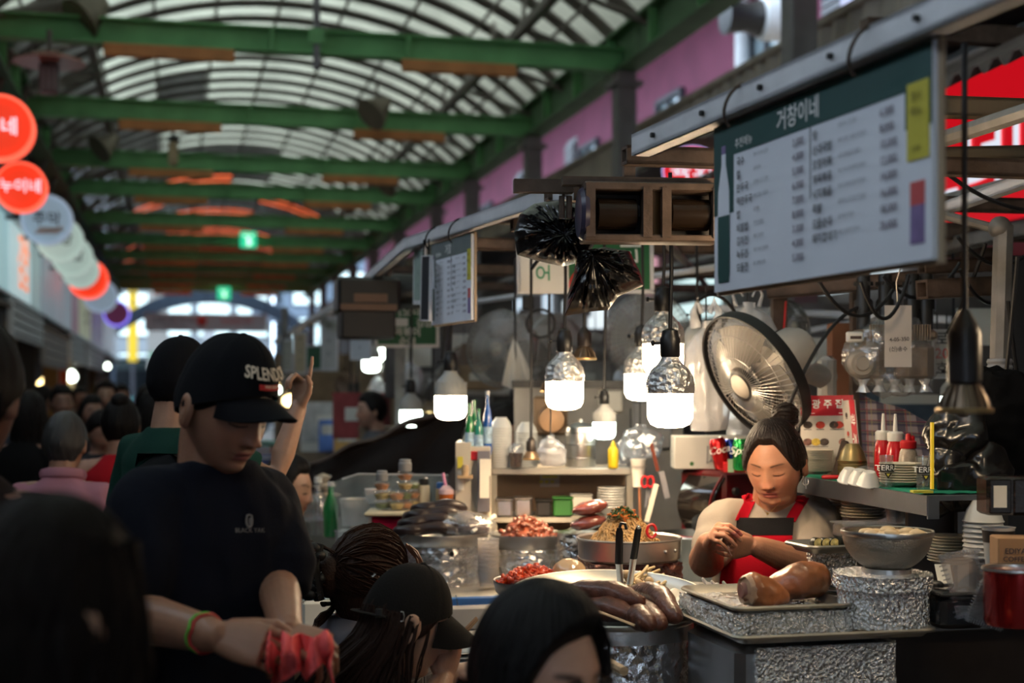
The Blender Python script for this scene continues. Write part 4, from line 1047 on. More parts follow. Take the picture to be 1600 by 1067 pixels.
# other hanging signs and papers of the stall row
def plaque(name,label,x0,y0,x1,y1,d,col,texts=(),d2=None,cat='sign',emit=0,th=.015,pitchm=None):
    a,b=P(x0,y1,d),P(x1,y1,d2 or d);hgt=(y1-y0)/F*d;x=(b-a);L=x.length
    t=thing(name,label,cat,(a+b)/2);M=plane_m(a,x,Z)
    q=MB();q.box((L/2,hgt/2,-th/2),(L,hgt,th),M);obj('panel',q,mat('plaque_'+label[:18],col,.55,emit=col if emit else None,es=emit,var=.06),t,W=True)
    q=MB()
    e=.012*min(L,hgt)/.15
    for (cx,cy,sx,sy) in ((L/2,0,L+e,e),(L/2,hgt,L+e,e),(0,hgt/2,e,hgt),(L,hgt/2,e,hgt)): q.box((cx,cy,-th/2),(sx,sy,th*1.3),M)
    obj('rim',q,alu,t,W=True)
    for (s,u,v,size,m,rot) in texts:
        q=MB();q.join(text_mb(s,size*hgt,.012),M@T(u*L,v*hgt,.001)@RZ(rot));obj('lettering',q,m,t,W=True)
    q=MB();[q.tube([M@Vector((u*L,hgt,0)),M@Vector((u*L,hgt+.06,0))],.003,5) for u in (.2,.8)];obj('hook',q,cable,t,W=True)
    return t
gsg=(.02,.13,.05)
gsn=plaque('shop_sign','green sign with white Korean snack names hung in the middle of the stalls',588,478,684,540,7.2,(.018,.12,.055),(('이모네',.5,.86,.3,whitei,0),('김밥',.78,.58,.24,whitei,0),('떡볶이',.5,.34,.26,whitei,0),('순대',.5,.1,.24,whitei,0)),7.3)
q=MB();q.box(P(616,503,7.18)[:],(.14,.006,.04),bev=.002);obj('blank_strip',q,whitep,gsn,W=True)
gs_t=plaque('shop_sign','green and white stall number sign behind the black plastic bags',812,374,1019,455,5.3,gsg,(('오',.13,.25,.32,mat('green_ink'),PI/2),('2',.44,.22,.4,whitei,0),('6',.86,.28,.5,whitei,0),('티',.86,.75,.5,whitei,PI/2)),5.4)
Mg=plane_m(P(812,455,5.29),P(1019,455,5.39)-P(812,455,5.29),Z)
q=MB();q.box((.095,.075,.002),(.185,.145,.004),Mg);obj('white_panel',q,whitep,gs_t,W=True)
q=MB();q.join(text_mb('오',.07,.012),Mg@T(.095,.07,.0045)@RZ(PI/2));obj('lettering',q,mat('green_ink'),gs_t,W=True)
for k,(r,c) in enumerate(((.085,(.5,.04,.03)),(.072,(.75,.62,.3)),(.055,(.7,.5,.1)),(.04,(.03,.25,.1)))):
    q=MB();g=[[[.27-.0+(r-.010*j)*math.cos(a*PI/24),.012+(r-.010*j)*math.sin(a*PI/24),.003+.0006*k] for j in range(2)] for a in range(25)];q.sheet(g,.001,Mg);obj('rainbow_band',q,mat('band_%d' % k,c,.6),gs_t,W=True)
papers=[(503,497,526,577,11,(.6,.6,.58),'long white price paper hung from the far rail'),(460,520,478,583,12,(.62,.5,.32),'yellowish price paper hung from the far rail'),(441,531,457,580,13,(.5,.52,.46),'small white price card with red and green text on the far rail'),
          (479,540,502,577,11.6,(.03,.12,.06),'small green plaque between the far price papers'),(548,505,578,560,8.5,(.55,.57,.6),'pale price sheet hung beneath the black projector box'),(646,390,662,472,5.6,(.28,.38,.33),'narrow pale green plaque beside the small price list')]
for (x0,y0,x1,y1,d,c,lb) in papers:
    plaque('price_paper',lb,x0,y0,x1,y1,d,c,(('메뉴',.5,.85,.12,inkm,0),('국수',.5,.55,.1,gink,0),('만두',.5,.3,.1,gink,0)),d-.25,'paper',th=.006)
plaque('price_tag','thin dark plastic holder hung left of the small price list',657,400,670,500,5.2,(.03,.03,.035),(),5.15,'holder',th=.01)
# black box lamp and brackets
pj=thing('projector_box','black box shaped floodlight pair hung from the rail over the stalls','lamp',P(600,482,6.9),YAW)
bxm=mat('soot_black',(.012,.011,.011),.5)
q=MB();q.box((-.085,0,.06),(.30,.22,.17),bev=.015);obj('box',q,blackp,pj);q=MB();q.lathe([(.075,-.14),(.085,-.12),(.085,.14),(.075,.16)],16,T(.17,0,.085)@RY(PI/2));obj('drum',q,blackp,pj)
q=MB();q.box((-.09,-.02,-.08),(.26,.2,.14),bev=.01);obj('lower_box',q,mat('dark_brown_box',(.022,.017,.016),.5),pj)
q=MB();q.box((-.09,-.115,.0),(.27,.03,.03));q.box((-.08,-.115,.045),(.16,.01,.04));obj('bracket',q,mat('copper_strip',(.16,.09,.06),.5,.3),pj)
q=MB();q.tube([(0,0,.14),(.02,0,.25)],.015,6);obj('hanger',q,ribm,pj)
# lamp trough with two glass tubes
tr=thing('lamp_trough','rusty open lamp trough with two dark glass tubes beside the black bag','lamp',P(1015,335,3.75),.10)
for (sx,sz,px_,pz) in ((.36,.022,0,.068),(.36,.018,0,-.066)):
    q=MB();q.box((px_,0,pz),(sx,.10,sz),bev=.003);obj('trough_bar',q,rust,tr)
for x in (-.165,-.015,.035,.17):
    q=MB();q.box((x,-.03,0),(.024,.05,.13));obj('upright',q,rust,tr)
q=MB();q.box((0,.045,0),(.36,.01,.13));obj('back_plate',q,mat('dark_brown_box'),tr)
for x in (-.09,.105):
    q=MB();q.lathe([(.03,-.055),(.042,-.05),(.042,.05),(.03,.055)],18,T(x,.0,.0)@RY(PI/2));obj('glass_tube',q,mat('amber_dark_glass',(.022,.013,.008),.25,0,spec=.35),tr)
q=MB();q.lathe([(.035,-.06),(.03,0),(.035,.06)],14,T(.01,0,0));obj('spindle',q,mat('brass',(.12,.07,.03),.4,.7),tr)
q=MB();q.lathe([(.062,-.01),(.07,0),(.066,.012)],22,T(-.18,0,0)@RY(PI/2));obj('end_disc',q,mat('violet_black',(.05,.045,.08),.3),tr)
q=MB();q.box((.0,.02,.088),(.46,.04,.022));q.box((-.05,.03,.11),(.03,.03,.05));obj('hanger',q,rust,tr)
q=MB();q.box((-.27,.1,.085),(.16,.035,.035));q.tube([(-.2,.1,.06),(-.2,.1,.0)],.008,6);q.tube([(-.22,.1,.06),(-.22,.1,.0)],.008,6);obj('arm',q,rust,tr)
# black plastic bags
bagb=mat('black_bag',(.008,.007,.007),.24,0,.2,22,0,spec=.7)
def lump(pieces,vox,amp,f,seed,st=(1,1,1),smooth=3):
    m=MB()
    for (c,r) in pieces: m.ell(c,r,20,14)
    return cloth_from(m,vox,amp,f,seed,st,smooth)
def P3(x,y,d): return P(x,y,d)[:]
def poly_bag(ol,c,d,dep,folds,seed,amp=.012):
    """a stuffed bag with the given outline (pixels at distance d), folds fanning from c"""
    n=120;L=len(ol);pts=[Vector((p[0],p[1],0)) for p in ol];sm=[]
    for i in range(n):
        u=i/n*L;k=int(u);f=u-k;sm.append(pts[k % L].lerp(pts[(k+1) % L],f))
    m=MB()
    for sg in (1,-1):
        g=[]
        for i in range(n):
            row=[]
            for j in range(16):
                t=j/15;q=Vector((c[0],c[1],0)).lerp(sm[i],t);p=P(q.x,q.y,d)
                wv=.9*math.sin(i*.21+seed)+.5*math.sin(i*.53+2*t);fo=float(ridge(np.array([[i/n*folds*.7+wv*(.5+t),t*2.6,seed]]),1.0,3,seed)[0])*(.35+.65*abs(math.sin(i*.13+seed*2)))
                row.append((p.x,d-sg*(dep*math.sqrt(max(0,1-t**2.4))+amp*fo*min(1,t*2.2)*(1-t**5)),p.z))
            g.append(row)
        m.sheet(np.array(g if sg<0 else g[::-1]),0,closed=True)
    return m
q=poly_bag([(803,362),(812,334),(834,318),(870,312),(905,318),(928,340),(930,380),(912,408),(880,416),(842,408),(808,398)],(880,372),4.05,.085,16,3,.022)
solo('plastic_bag',q,bagb,'black plastic bag bundled round the lamp arm, upper of the two','bag',P(870,350,4.05),W=True,smooth=28)
q=poly_bag([(902,392),(945,386),(984,392),(1000,424),(1006,446),(966,462),(950,484),(926,486),(882,493),(886,462),(896,430)],(925,402),3.98,.06,22,8,.02)
solo('plastic_bag',q,bagb,'black plastic bag with fanned folds hanging below the upper bag','bag',P(945,440,4.0),W=True,smooth=28)
# ------------------------------------------------------------------ bulbs and lamps
glow=mat('bulb_glow',(1,1,1),.4,emit=(1,.74,.46),es=42,var=0)
glow2=mat('bulb_glow_dim',(1,1,1),.4,emit=(1,.82,.58),es=24,var=0)
glowc=mat('bulb_glow_cool',(1,1,1),.4,emit=(.86,1,.88),es=8,var=0)
shell_f=mat('bulb_foil_shell',(.8,.79,.78),.3,.8,.8,75,.1,bump2='crumple');shell_p=mat('bulb_grey_shell',(.42,.42,.40),.45,0,.05,60)
def led(label,x,y,d,w,gm,shell=shell_f,top=None,ribbed=False):
    """x, y: middle of the glowing part; w: its width in metres"""
    r=w/2;p=P(x,y,d);t=thing('pendant_bulb',label,'bulb',p,0,None)
    m=MB();m.lathe([(r*.0,-.80*r),(r*.55,-.76*r),(r*.85,-.62*r),(r*.99,-.35*r),(r,-.1*r),(r,.72*r)],28,cap1=True);obj('diffuser',m,gm,t)
    m=MB();n=28
    pr=[(r*1.0,.72*r),(r*1.02,.76*r),(r*1.02,1.15*r),(r*.97,1.45*r),(r*.8,1.75*r),(r*.55,2.0*r),(r*.40,2.2*r),(r*.36,2.4*r)]
    m.lathe(pr,n)
    if ribbed:
        for k in range(18):
            a=2*PI*k/18;m.box((r*.99*math.cos(a),r*.99*math.sin(a),1.2*r),(r*.06,r*.05,r*.8))
    elif shell is shell_f:
        m=MB();rings=[]
        pr2=[(r*1.0,.72*r)]+[(r*(1.02-.0*k),(.76+.06*k)*r) for k in range(8)]+pr[3:]
        m.lathe(pr2,40);m.disp(lambda v: v*(1+np.concatenate([.04*ridge(v+p[0],55,2,3)])[:,None]*np.array((1,1,0))))
    obj('shell',m,shell,t)
    m=MB();m.lathe([(r*.40,2.3*r),(r*.44,2.35*r),(r*.44,3.1*r),(r*.38,3.2*r),(r*.34,3.45*r),(r*.12,3.55*r)],18);obj('socket',m,blackp,t)
    m=MB();m.box((-r*.58,0,2.9*r),(r*.3,r*.12,r*.12));m.ell((-r*.75,0,2.9*r),(r*.1,r*.14,r*.14),8,6);obj('switch',m,blackp,t)
    zt=(top or 2.2)-p.z;m=MB();m.tube([(0,0,3.5*r),(.004,0,zt*.6),(0,0,zt)],.0055,6);obj('cord',m,cable,t)
    return t
led('bright foil wrapped bulb hanging lowest and nearest over the pots',1047,640,3.9,.126,glow)
led('foil wrapped bulb with switch left of the nearest one, under the bags',882,617,4.75,.125,glow)
led('bright bulb half hidden behind the nearest foil bulb',1036,560,4.45,.128,glow)
led('bulb glowing just left of the nearest foil bulb, lower behind it',1003,604,5.1,.125,glow2)
led('grey ribbed bulb hanging alone in front of the dark tarp',704,636,5.6,.125,glow2,shell_p,ribbed=True)
led('small bulb over the middle shelf beside the steel canister',944,672,5.35,.086,glowc,shell_p,ribbed=True)
led('small far bulb low in front of the dark tarp, left',642,653,7.2,.112,glowc,shell_p)
led('small bulb behind the vendor under the wall fan',1144,641,5.9,.076,glowc,shell_p)
led('unlit milky bulb hanging beside the plastic bags',1088,545,5.4,.09,mat('unlit_diffuser',(.5,.5,.48),.4),shell_p)
led('bright far bulb under the hanging price sheet',580,570,9.5,.12,glowc,shell_p)
led('small bulb behind the spot lamp at the right edge',1488,632,5.2,.085,glowc,shell_p)
led('added warm fill bulb hidden behind the big menu board',1290,345,3.45,.126,glow,top=2.2)  # added out of sight to light the vendor and trays from above
led('added warm fill bulb over the near counter, unseen past the right edge',1930,430,2.65,.126,glow)  # added out of frame as warm fill on the counter fronts
for i,(x,y,d,w,c) in enumerate(((455,625,13,.17,1),(432,608,15,.12,0),(452,640,14,.22,1),(558,620,10,.07,1),(548,620,10.5,.06,0),(607,552,10,.18,0),(430,600,18,.1,1))):
    q=thing('stall_lamp',('round warm lamp glow beyond the raised hand','pale cool lamp just left of the pointing hand','wide yellow lamp below the pointing hand','tiny warm bulb over the far stalls','tiny cool bulb next to the tiny warm one over the far stalls','greenish flat lamp under the green snack sign','faint warm lamp far beyond the cap brim')[i],'lamp',P(x,y,d))
    m=MB();m.lathe([(0,-w*.35),(w*.35,-w*.3),(w*.5,-w*.05),(w*.45,w*.15),(w*.2,w*.3)],14);obj('glass',m,(coolw,warm)[c],q);m=MB();m.cyl(.02,w*.3,w*.3+.08,8);obj('socket',m,blackp,q);m=MB();m.cyl(.006,w*.3+.08,max(.3,2.2-q.location.z),5);obj('cord',m,cable,q)
brz=mat('bronze_fins',(.20,.145,.10),.38,.8,.05,60,.2,12)
def spot(label,x,y,d,w,power,top=2.2,lens_es=6,tall=1.0):
    """ribbed spot lamp; x, y: middle of its lens rim"""
    r=w/2;p=P(x,y,d);t=thing('spot_lamp',label,'lamp',p)
    m=MB();m.lathe([(r*.95,.0),(r,.03*r),(r*1.02,.16*r),(r*.96,.2*r)],28);obj('rim',m,mat('brass_rim',(.5,.34,.16),.35,.8),t)
    m=MB();m.lathe([(0,.04*r),(r*.9,.04*r)],24,cap0=False,cap1=False);obj('lens',m,mat('warm_lens',(1,.8,.5),.3,emit=(1,.74,.38),es=lens_es,var=0),t)
    m=MB();m.lathe([(r*.80,.2*r),(r*.66,.55*r),(r*.5,.9*r),(r*.42,1.1*r)],24)
    for k in range(16):
        a=2*PI*k/16;M=RZ(a);m.prism([(r*.95,.2*r),(r*.86,.5*r),(r*.62,.95*r),(r*.45,1.1*r),(r*.4,.9*r),(r*.6,.2*r)],-.035*r,.035*r,M@RX(PI/2))
    obj('fins',m,brz,t)
    m=MB();m.lathe([(r*.5,1.05*r),(r*.60,1.12*r),(r*.60,2.1*r*tall),(r*.46,2.35*r*tall),(r*.16,2.75*r*tall)],20);obj('socket',m,mat('brown_black_socket',(.035,.028,.026),.35,.3),t)
    m=MB();m.cyl(.0055,2.7*r*tall,top-p.z,6);obj('cord',m,cable,t)
    if power:
        l=bpy.data.lights.new('spot_lamp_light','SPOT');l.energy=power;l.color=(1,.70,.38);l.spot_size=1.9;l.spot_blend=.6;l.shadow_soft_size=.04
        lo=bpy.data.objects.new('spot_lamp_light',l);COL.objects.link(lo);lo.parent=t;lo.location=(0,0,-.02)
    return t
spot('bronze ribbed spot lamp on a long cord nearest at the right edge',1507,645,2.45,.096,26,tall=1.35)
spot('bronze ribbed spot lamp under the folded black bag',913,562,4.9,.084,30)
spot('black ribbed spot lamp hanging low over the middle shelf',830,718,5.15,.062,8)
spot('small spot lamp lit beside the grey ribbed bulb',805,640,6.4,.08,10)
spot('dim spot lamp behind the foil bulb left of the noodles',858,612,5.6,.075,8)
spot('spot lamp with a warm lens beyond the grey ribbed bulb',676,645,7.4,.12,10)
p=P(830,470,5.2);q=MB();q.box((0,0,0),(.05,.03,.06),bev=.005);solo('junction_box',q,blackp,'small black junction box on the bar behind the sign','box',P(825,472,6.0))
# ------------------------------------------------------------------ fans
wirem=mat('chrome_wire',(.34,.33,.32),.35,.7,var=0);blade=film('grey_fan_blade',(.50,.48,.46),.35,.55,.1,20,.5);cream=mat('cream_hub',(.40,.37,.32),.6)
def fan(label,c,ax,r,band=True,n=56,covered=False,neck=None,wire_r=.0011):
    t=thing('bracket_fan',label,'fan',c);M=frame((0,0,0),ax)
    m=MB()
    def dome(tt,sg): return (tt*r,sg*(.062*(1-tt**2.6)) )
    for k in range(n):
        a=2*PI*k/n;ca,sa=math.cos(a),math.sin(a)
        for sg in (1,-1):
            q=[Vector((ca*rr,sa*rr,z*r/.2)) for rr,z in [dome(tt,sg) for tt in (.2,.45,.7,.88,.97,1.0)]]
            m.tube(q,wire_r,4)
    for tt in (.45,.75,.93):
        for sg in (1,-1):
            rr,z=dome(tt,sg);m.tube([Vector((rr*math.cos(2*PI*j/36),rr*math.sin(2*PI*j/36),z*r/.2)) for j in range(37)],wire_r*1.2,4)
    obj('cage',MB().join(m,M),wirem,t)
    m=MB();m.lathe([(r*1.0,-.006),(r*1.025,-.012),(r*1.03,0),(r*1.025,.012),(r*1.0,.006)] if not band else [(r,-.018),(r*1.03,-.02),(r*1.04,0),(r*1.03,.02),(r,.018)],48,M,False,False);obj('cage_band',m,blackp if band else wirem,t)
    for b in range(4):
        m=MB();g=[]
        for i in range(9):
            a=2*PI*b/4+(-.52+1.04*i/8);row=[]
            for j in range(7):
                rr=r*(.2+.66*j/6);row.append([rr*math.cos(a-.25*j/6),rr*math.sin(a-.25*j/6),.028*(i/8-.5)*2*(1-.3*j/6)])
            g.append(row)
        m.sheet(np.array(g),.002);obj('blade',MB().join(m,M),blade,t)
    m=MB();m.lathe([(0,.072*r/.2),(r*.14,.070*r/.2),(r*.2,.06*r/.2),(r*.2,.045*r/.2)],24,M);obj('hub_cap',m,cream,t)
    m=MB();m.lathe([(r*.2,.064*r/.2),(r*.27,.058*r/.2),(r*.28,.045*r/.2),(r*.2,.045*r/.2)],24,M,False,False);obj('hub_ring',m,blackp if band else greyp,t)
    m=MB();m.lathe([(r*.2,-.05),(r*.38,-.062),(r*.40,-.09),(r*.37,-.19),(r*.28,-.225),(r*.0,-.235)],22,M);obj('motor',m,mat('smoky_white_plastic',(.52,.49,.45),.35),t)
    if neck:
        e=Vector(neck)-Vector(c);st=M@Vector((0,0,-.13));m=MB();m.tube([st,st.lerp(e,.5)-Z*.01,e],[.042,.036,.042],14);obj('neck',m,mat('smoky_white_plastic'),t)
        m=MB();m.box(e[:],(.05,.10,.15),bev=.015);obj('wall_plate',m,mat('smoky_white_plastic'),t)
    if covered:
        m=MB();m.lathe([(0,.07),(r*.6,.062),(r*1.0,.03),(r*1.06,-.02),(r*.9,-.08)],40,M);m.disp(lambda v: v+.006*fbm(v,25,2)[:,None]);obj('dust_cover',m,film('fan_cover',(.97,.96,.95),.3,.80,.4,40,.4),t)
    return t
fan('wall fan with a black band tilted down towards the vendor',P(1180,588,4.62),(-.76,-.38,-.46),.222,True,64,neck=P(1292,590,4.85))
fan('large fan under a dusty clear cover behind the hanging bulbs',P(1012,525,6.3),(-.1,-1,-.05),.19,False,44,True)
fan('fan with a cream hub left of the bulbs, half turned',P(783,545,7.0),(-.5,-1,0),.185,False,40,True)
fan('fan in a pale cover just right of the fan with the white cloth',P(868,550,7.4),(.75,-1,0),.19,False,36,True)
fan('small clear fan head beside the brown post above the red menu',P(1232,512,5.6),(.7,-1,.2),.11,False,30)
# hanging bags and cloth
def hang_bag(label,x,y0,y1,d,w,m=bagm,seed=0,handles=True,dep=.5):
    p=P(x,y1,d);hh=(y1-y0)/F*d;t=thing('hanging_bag',label,'bag',p);q=MB();g=[]
    n=44
    for i in range(n):
        a=2*PI*i/n;row=[]
        for j in range(15):
            v=j/14;rr=w/2*(.35+.65*math.sin(PI*(min(1,.12+v*.95)))**.6)*(1+.06*math.sin(a*5+seed+v*4))
            if v>.9: rr *= .7
            row.append([rr*math.cos(a),rr*dep*math.sin(a),hh*v])
        g.append(row)
    q.sheet(np.array(g),.0015,closed=True);q.ell((0,0,.01),(w*.2,w*.1,.012),12,6)
    q.disp(lambda v: v+.010*np.stack([ridge(v,16,2,seed),ridge(v,16,2,seed+3),fbm(v,14,2,seed+7)*.6],1));obj('bag_body',q,m,t)
    if handles:
        for s in (-1,1):
            q=MB();q.tube([(s*w*.2,0,hh*.93),(s*w*.26,0,hh*1.08),(s*w*.18,0,hh*1.2),(s*w*.08,0,hh*1.06)],[.02,.012,.008,.01],8,sq=.4);obj('handle',q,m,t)
    q=MB();q.tube([(0,0,hh),(0,0,hh*1.05+.1)],.003,5);obj('string',q,cable,t)
    return t
hang_bag('tall milky plastic bag hanging left of the tilted fan',1103,500,672,4.9,.17,seed=2)
hang_bag('stuffed milky carrier bag with knotted ears above the tilted fan',1168,470,590,4.75,.19,seed=5)
hang_bag('milky bag hanging under the tilted fan behind the vendor',1158,600,700,5.4,.12,seed=9,handles=False)
hang_bag('see-through bag of small bags hung by the far right shelf post',985,680,735,5.6,.11,m=clear,seed=4)
q=MB();g=[]
for i in range(25):
    row=[]
    for j in range(17):
        v=j/16;u=-1+2*i/24;row.append([u*.075*v**.8+.02*v,.012*math.sin(u*7)*v,-.21*v-.03*(1-abs(u))*v])
    g.append(row)
q.sheet(np.array(g),.003);solo('hanging_cloth',q,fabric('white_cloth',(.62,.60,.57)),'white cloth pinched at the top hanging in front of the covered fan','cloth',P(803,528,6.4))
# ------------------------------------------------------------------ counters
def hallbox(m,s0,s1,u0,u1,z0,z1,bev=.004):
    m.box((0,0,0),(u1-u0,s1-s0,z1-z0),T(H((s0+s1)/2,(u0+u1)/2,(z0+z1)/2))@RZ(YAW),bev=bev)
bluem=mat('blue_laminate',(.015,.09,.30),.4,var=.08)
t=thing('pot_counter','steel counter with a blue front edge under the big pots','counter',H(4.75,.9),YAW)
m=MB();hallbox(m,4.46,5.3,.38,1.62,.925,.945);obj('top',m,steel,t,W=True)
m=MB();hallbox(m,4.45,4.47,.36,1.62,.90,.943);obj('edge',m,bluem,t,W=True)
m=MB();hallbox(m,4.55,5.28,.44,1.6,.05,.925);obj('body',m,mat('dark_steel_panel',(.06,.055,.05),.45,.7,.05,30,.2),t,W=True)
t=thing('customer_counter','low grey eating counter in front of the seated customers','counter',H(4.1,.7),YAW)
m=MB();hallbox(m,3.9,4.44,.42,1.45,.82,.85,.006);obj('top',m,mat('grey_laminate',(.30,.29,.29),.35,0,.03,30,.08),t,W=True)
m=MB();hallbox(m,3.98,4.4,.5,1.4,0,.82);obj('body',m,mat('dark_steel_panel'),t,W=True)
m=MB();hallbox(m,4.38,4.44,.42,1.45,.85,.92,.004);obj('upstand',m,mat('grey_laminate'),t,W=True)
t=thing('cooking_counter','dark steel cooking counter under the trays and foil pots at right','counter',H(3.4,1.6),YAW)
m=MB();hallbox(m,3.05,3.78,1.43,1.76,.74,.76);hallbox(m,3.28,3.78,1.78,2.7,.985,1.0,.004);obj('top',m,dsteel,t,W=True)
m=MB();hallbox(m,3.32,3.76,1.76,2.7,.1,.985);hallbox(m,3.06,3.75,1.46,1.76,0,.74);obj('body',m,mat('dark_brown_steel',(.055,.042,.036),.35,.6,.04,30,.2),t,W=True)
m=MB();m.tube([H(3.27,1.80,1.015),H(3.27,2.7,1.015)],.018,10);obj('rim',m,dsteel,t,W=True)
m=MB();hallbox(m,3.35,4.2,.95,1.5,.70,.74);tt=thing('pan_stand','low steel stand under the red pan and the sausage pot','stand',H(3.7,1.2),YAW);obj('top',m,dsteel,tt,W=True)
m=MB();hallbox(m,3.4,4.1,1.0,1.45,0,.70);obj('body',m,mat('dark_brown_steel'),tt,W=True)
def stool_under(p,label):
    t=thing('stool',label,'stool',(p[0],p[1],0));m=MB();m.lathe([(.15,.40),(.165,.41),(.165,.435),(.15,.44)],20);obj('seat',m,mat('stool_seat',(.1,.02,.02),.5),t)
    for k in range(4):
        a=PI/4+k*PI/2;m=MB();m.tube([(.1*math.cos(a),.1*math.sin(a),.4),(.16*math.cos(a),.16*math.sin(a),0)],.011,6);obj('leg',m,dsteel,t)
def crumpled(m,amp=.004,f=45,seed=0):
    amp *= .6;f *= 1.35
    return m.disp(lambda v: v+amp*np.stack([ridge(v,f,2,seed),ridge(v,f,2,seed+9),.5*ridge(v,f,2,seed+21)],1))
def dense_cyl(r0,r1,z0,z1,n=90,k=24):
    m=MB();m.lathe([(r0+(r1-r0)*i/k,z0+(z1-z0)*i/k) for i in range(k+1)],n);return m
# --- sausage pot (front)
def foil_pot(label,c,r,h,rim=True,mt=foil2,amp=.004,seed=0,holes=0,n=96,lid=False):
    t=thing('foil_pot',label,'pot',c)
    m=crumpled(dense_cyl(r*.97,r*.97,0,h-.045 if rim else h,n,30),amp,34,seed);obj('foil_wrap',m,mt,t)
    if rim:
        m=MB();m.lathe([(r*.95,h-.046),(r*.985,h-.045),(r*.985,h-.012),(r*1.03,h-.006),(r*1.035,h),(r*1.02,h+.004),(r*.97,h-.004),(r*.93,h-.03)],56,cap0=False,cap1=False);obj('rim',m,steel,t)
    for k in range(holes):
        a=-PI/2+(-.75+1.5*k/max(1,holes-1));q=MB();q.cyl(.0075,-.004,.006,12,T((r*.975*math.cos(a),r*.975*math.sin(a),h*.20))@RZ(a)@RY(PI/2));obj('hole',q,blackp,t)
    return t
pc=P(965,960,3.56);PZ=pc.z
foil_pot('foil wrapped pot with punched holes that carries the sausage pan, front',(pc.x,pc.y,PZ-.27),.192,.27,True,foil2,.004,1,holes=4)
t=thing('sausage_pan','shallow steel pan heaped with fat brown sausages','pan',(pc.x,pc.y,PZ-.02))
m=MB();m.lathe([(0,.0),(.17,.0),(.185,.012),(.190,.022),(.194,.022),(.188,.006),(.172,-.006),(0,-.006)],56);obj('pan_body',m,dsteel,t)
m=MB();g=[[[(.03+.145*j/8)*math.cos(2*PI*i/60),(.03+.145*j/8)*math.sin(2*PI*i/60),.006] for j in range(9)] for i in range(60)];m.sheet(np.array(g),.002,closed=True);crumpled(m,.006,40,4);obj('foil_lining',m,foil,t)
pw=thing('round_platter','wide pale steel platter tipped up behind the sausages','platter',(pc.x-.02,pc.y+.10,PZ+.012));M=RX(.10)
m=MB();m.lathe([(0,0),(.21,0),(.235,.018),(.245,.034),(.25,.034),(.238,.012),(.212,-.006),(0,-.006)],60,M);obj('platter_body',m,mat('satin_steel',(.66,.62,.55),.42,.85,.04,60,.08),pw)
saus=mat('grilled_sausage',(.13,.045,.026),.42,0,.4,70,.5,28,coat=.25,spec=.5)
def sausage(label,a,b,r,bendz=.02,seed=0):
    a,b=Vector(a),Vector(b);n=16;pts=[];rr=[]
    for i in range(n+1):
        u=i/n;p=a.lerp(b,u)+Z*(bendz*math.sin(PI*u))+(b-a).cross(Z).normalized()*(.012*math.sin(PI*u+seed));pts.append(p)
        rr.append(r*(.45+.55*min(1,(math.sin(PI*min(max(u,.04),.96)))**.4))*(1+.05*math.sin(u*9+seed)))
    m=MB();m.tube(pts,rr,20,cap='round');m.disp(lambda v: v+.0022*fbm(v,55,3,seed)[:,None])
    return solo('sausage',m,saus,label,'sausage',(a+b)/2,W=True)
SZ_=PZ+.02
sausage('longest dark sausage lying across the top of the pan',Pz(898,924,SZ_+.045),Pz(992,940,SZ_+.035),.031,.012,1)
sausage('brown sausage lying front left below the longest one',Pz(902,950,SZ_+.01),Pz(980,961,SZ_+.008),.030,.008,2)
sausage('sausage curving down the right side of the pan',Pz(985,928,SZ_+.02),Pz(1053,962,SZ_+.012),.030,.022,3)
sausage('short sausage end poking forward at the middle front of the pan',Pz(975,962,SZ_),Pz(1018,973,SZ_),.030,.004,4)
sausage('sausage tucked under the right curved one at the front',Pz(995,950,SZ_),Pz(1038,972,SZ_),.029,.006,5)
q=solo('wooden_skewer',MB().tube([P(935,955,3.34),P(992,977,3.31)],.0075,8,sq=.45),wood,'flat wooden stick at the front rim of the sausage pan','skewer',P(965,968,3.32),W=True)
q=solo('wooden_skewer',MB().tube([P(945,1030,3.2),P(975,1048,3.0)],.010,8),wood,'thick pale stick end by the glasses of the nearest customer','skewer',P(960,1040,3.1),W=True)
paper=MB();g=[[[.0,0,0] for j in range(14)] for i in range(26)]
for i in range(26):
    for j in range(14):
        p=P(985+110*i/25,922+30*j/13,3.72-.25*j/13);g[i][j]=(p+Z*.006*math.sin(i*.9+j*.6))[:]
paper.sheet(np.array(g),.001);solo('wax_sheet',paper,film('wax_paper',(1,.97,.9),.35,.3,.3,50,.6),'translucent wax paper sheet lying behind the sausages','paper',P(1040,935,3.6),W=True)
# --- tongs standing in the pan
tn=thing('tongs','pair of black handled steel tongs standing upright behind the sausages','tongs',P(978,912,3.68))
for (x0,y0,x1,y1,x2,y2) in ((968,824,967,880,970,914),(998,822,990,872,984,912)):
    a,b,c=P(x0,y0,3.62),P(x1,y1,3.65),P(x2,y2,3.68)
    m=MB();m.tube([a,a.lerp(b,.12),b],[.006,.0095,.0105],10,sq=.5);obj('handle',m,blackp,tn,W=True)
    m=MB();m.tube([b,c],[.009,.0085],8,sq=.4);obj('blade',m,steel,tn,W=True)
m=MB();a=P(968,824,3.62);m.tube([a,a+Vector((.004,0,.012)),a+Vector((.014,0,.010)),a+Vector((.018,0,-.004))],.004,8);obj('hook',m,blackp,tn,W=True)
m=MB();m.tube([P(998,823,3.605)+Vector((.004*math.cos(k*.7),0,.004*math.sin(k*.7))) for k in range(10)],.0015,5);obj('hanging_hole',m,steel,tn,W=True)
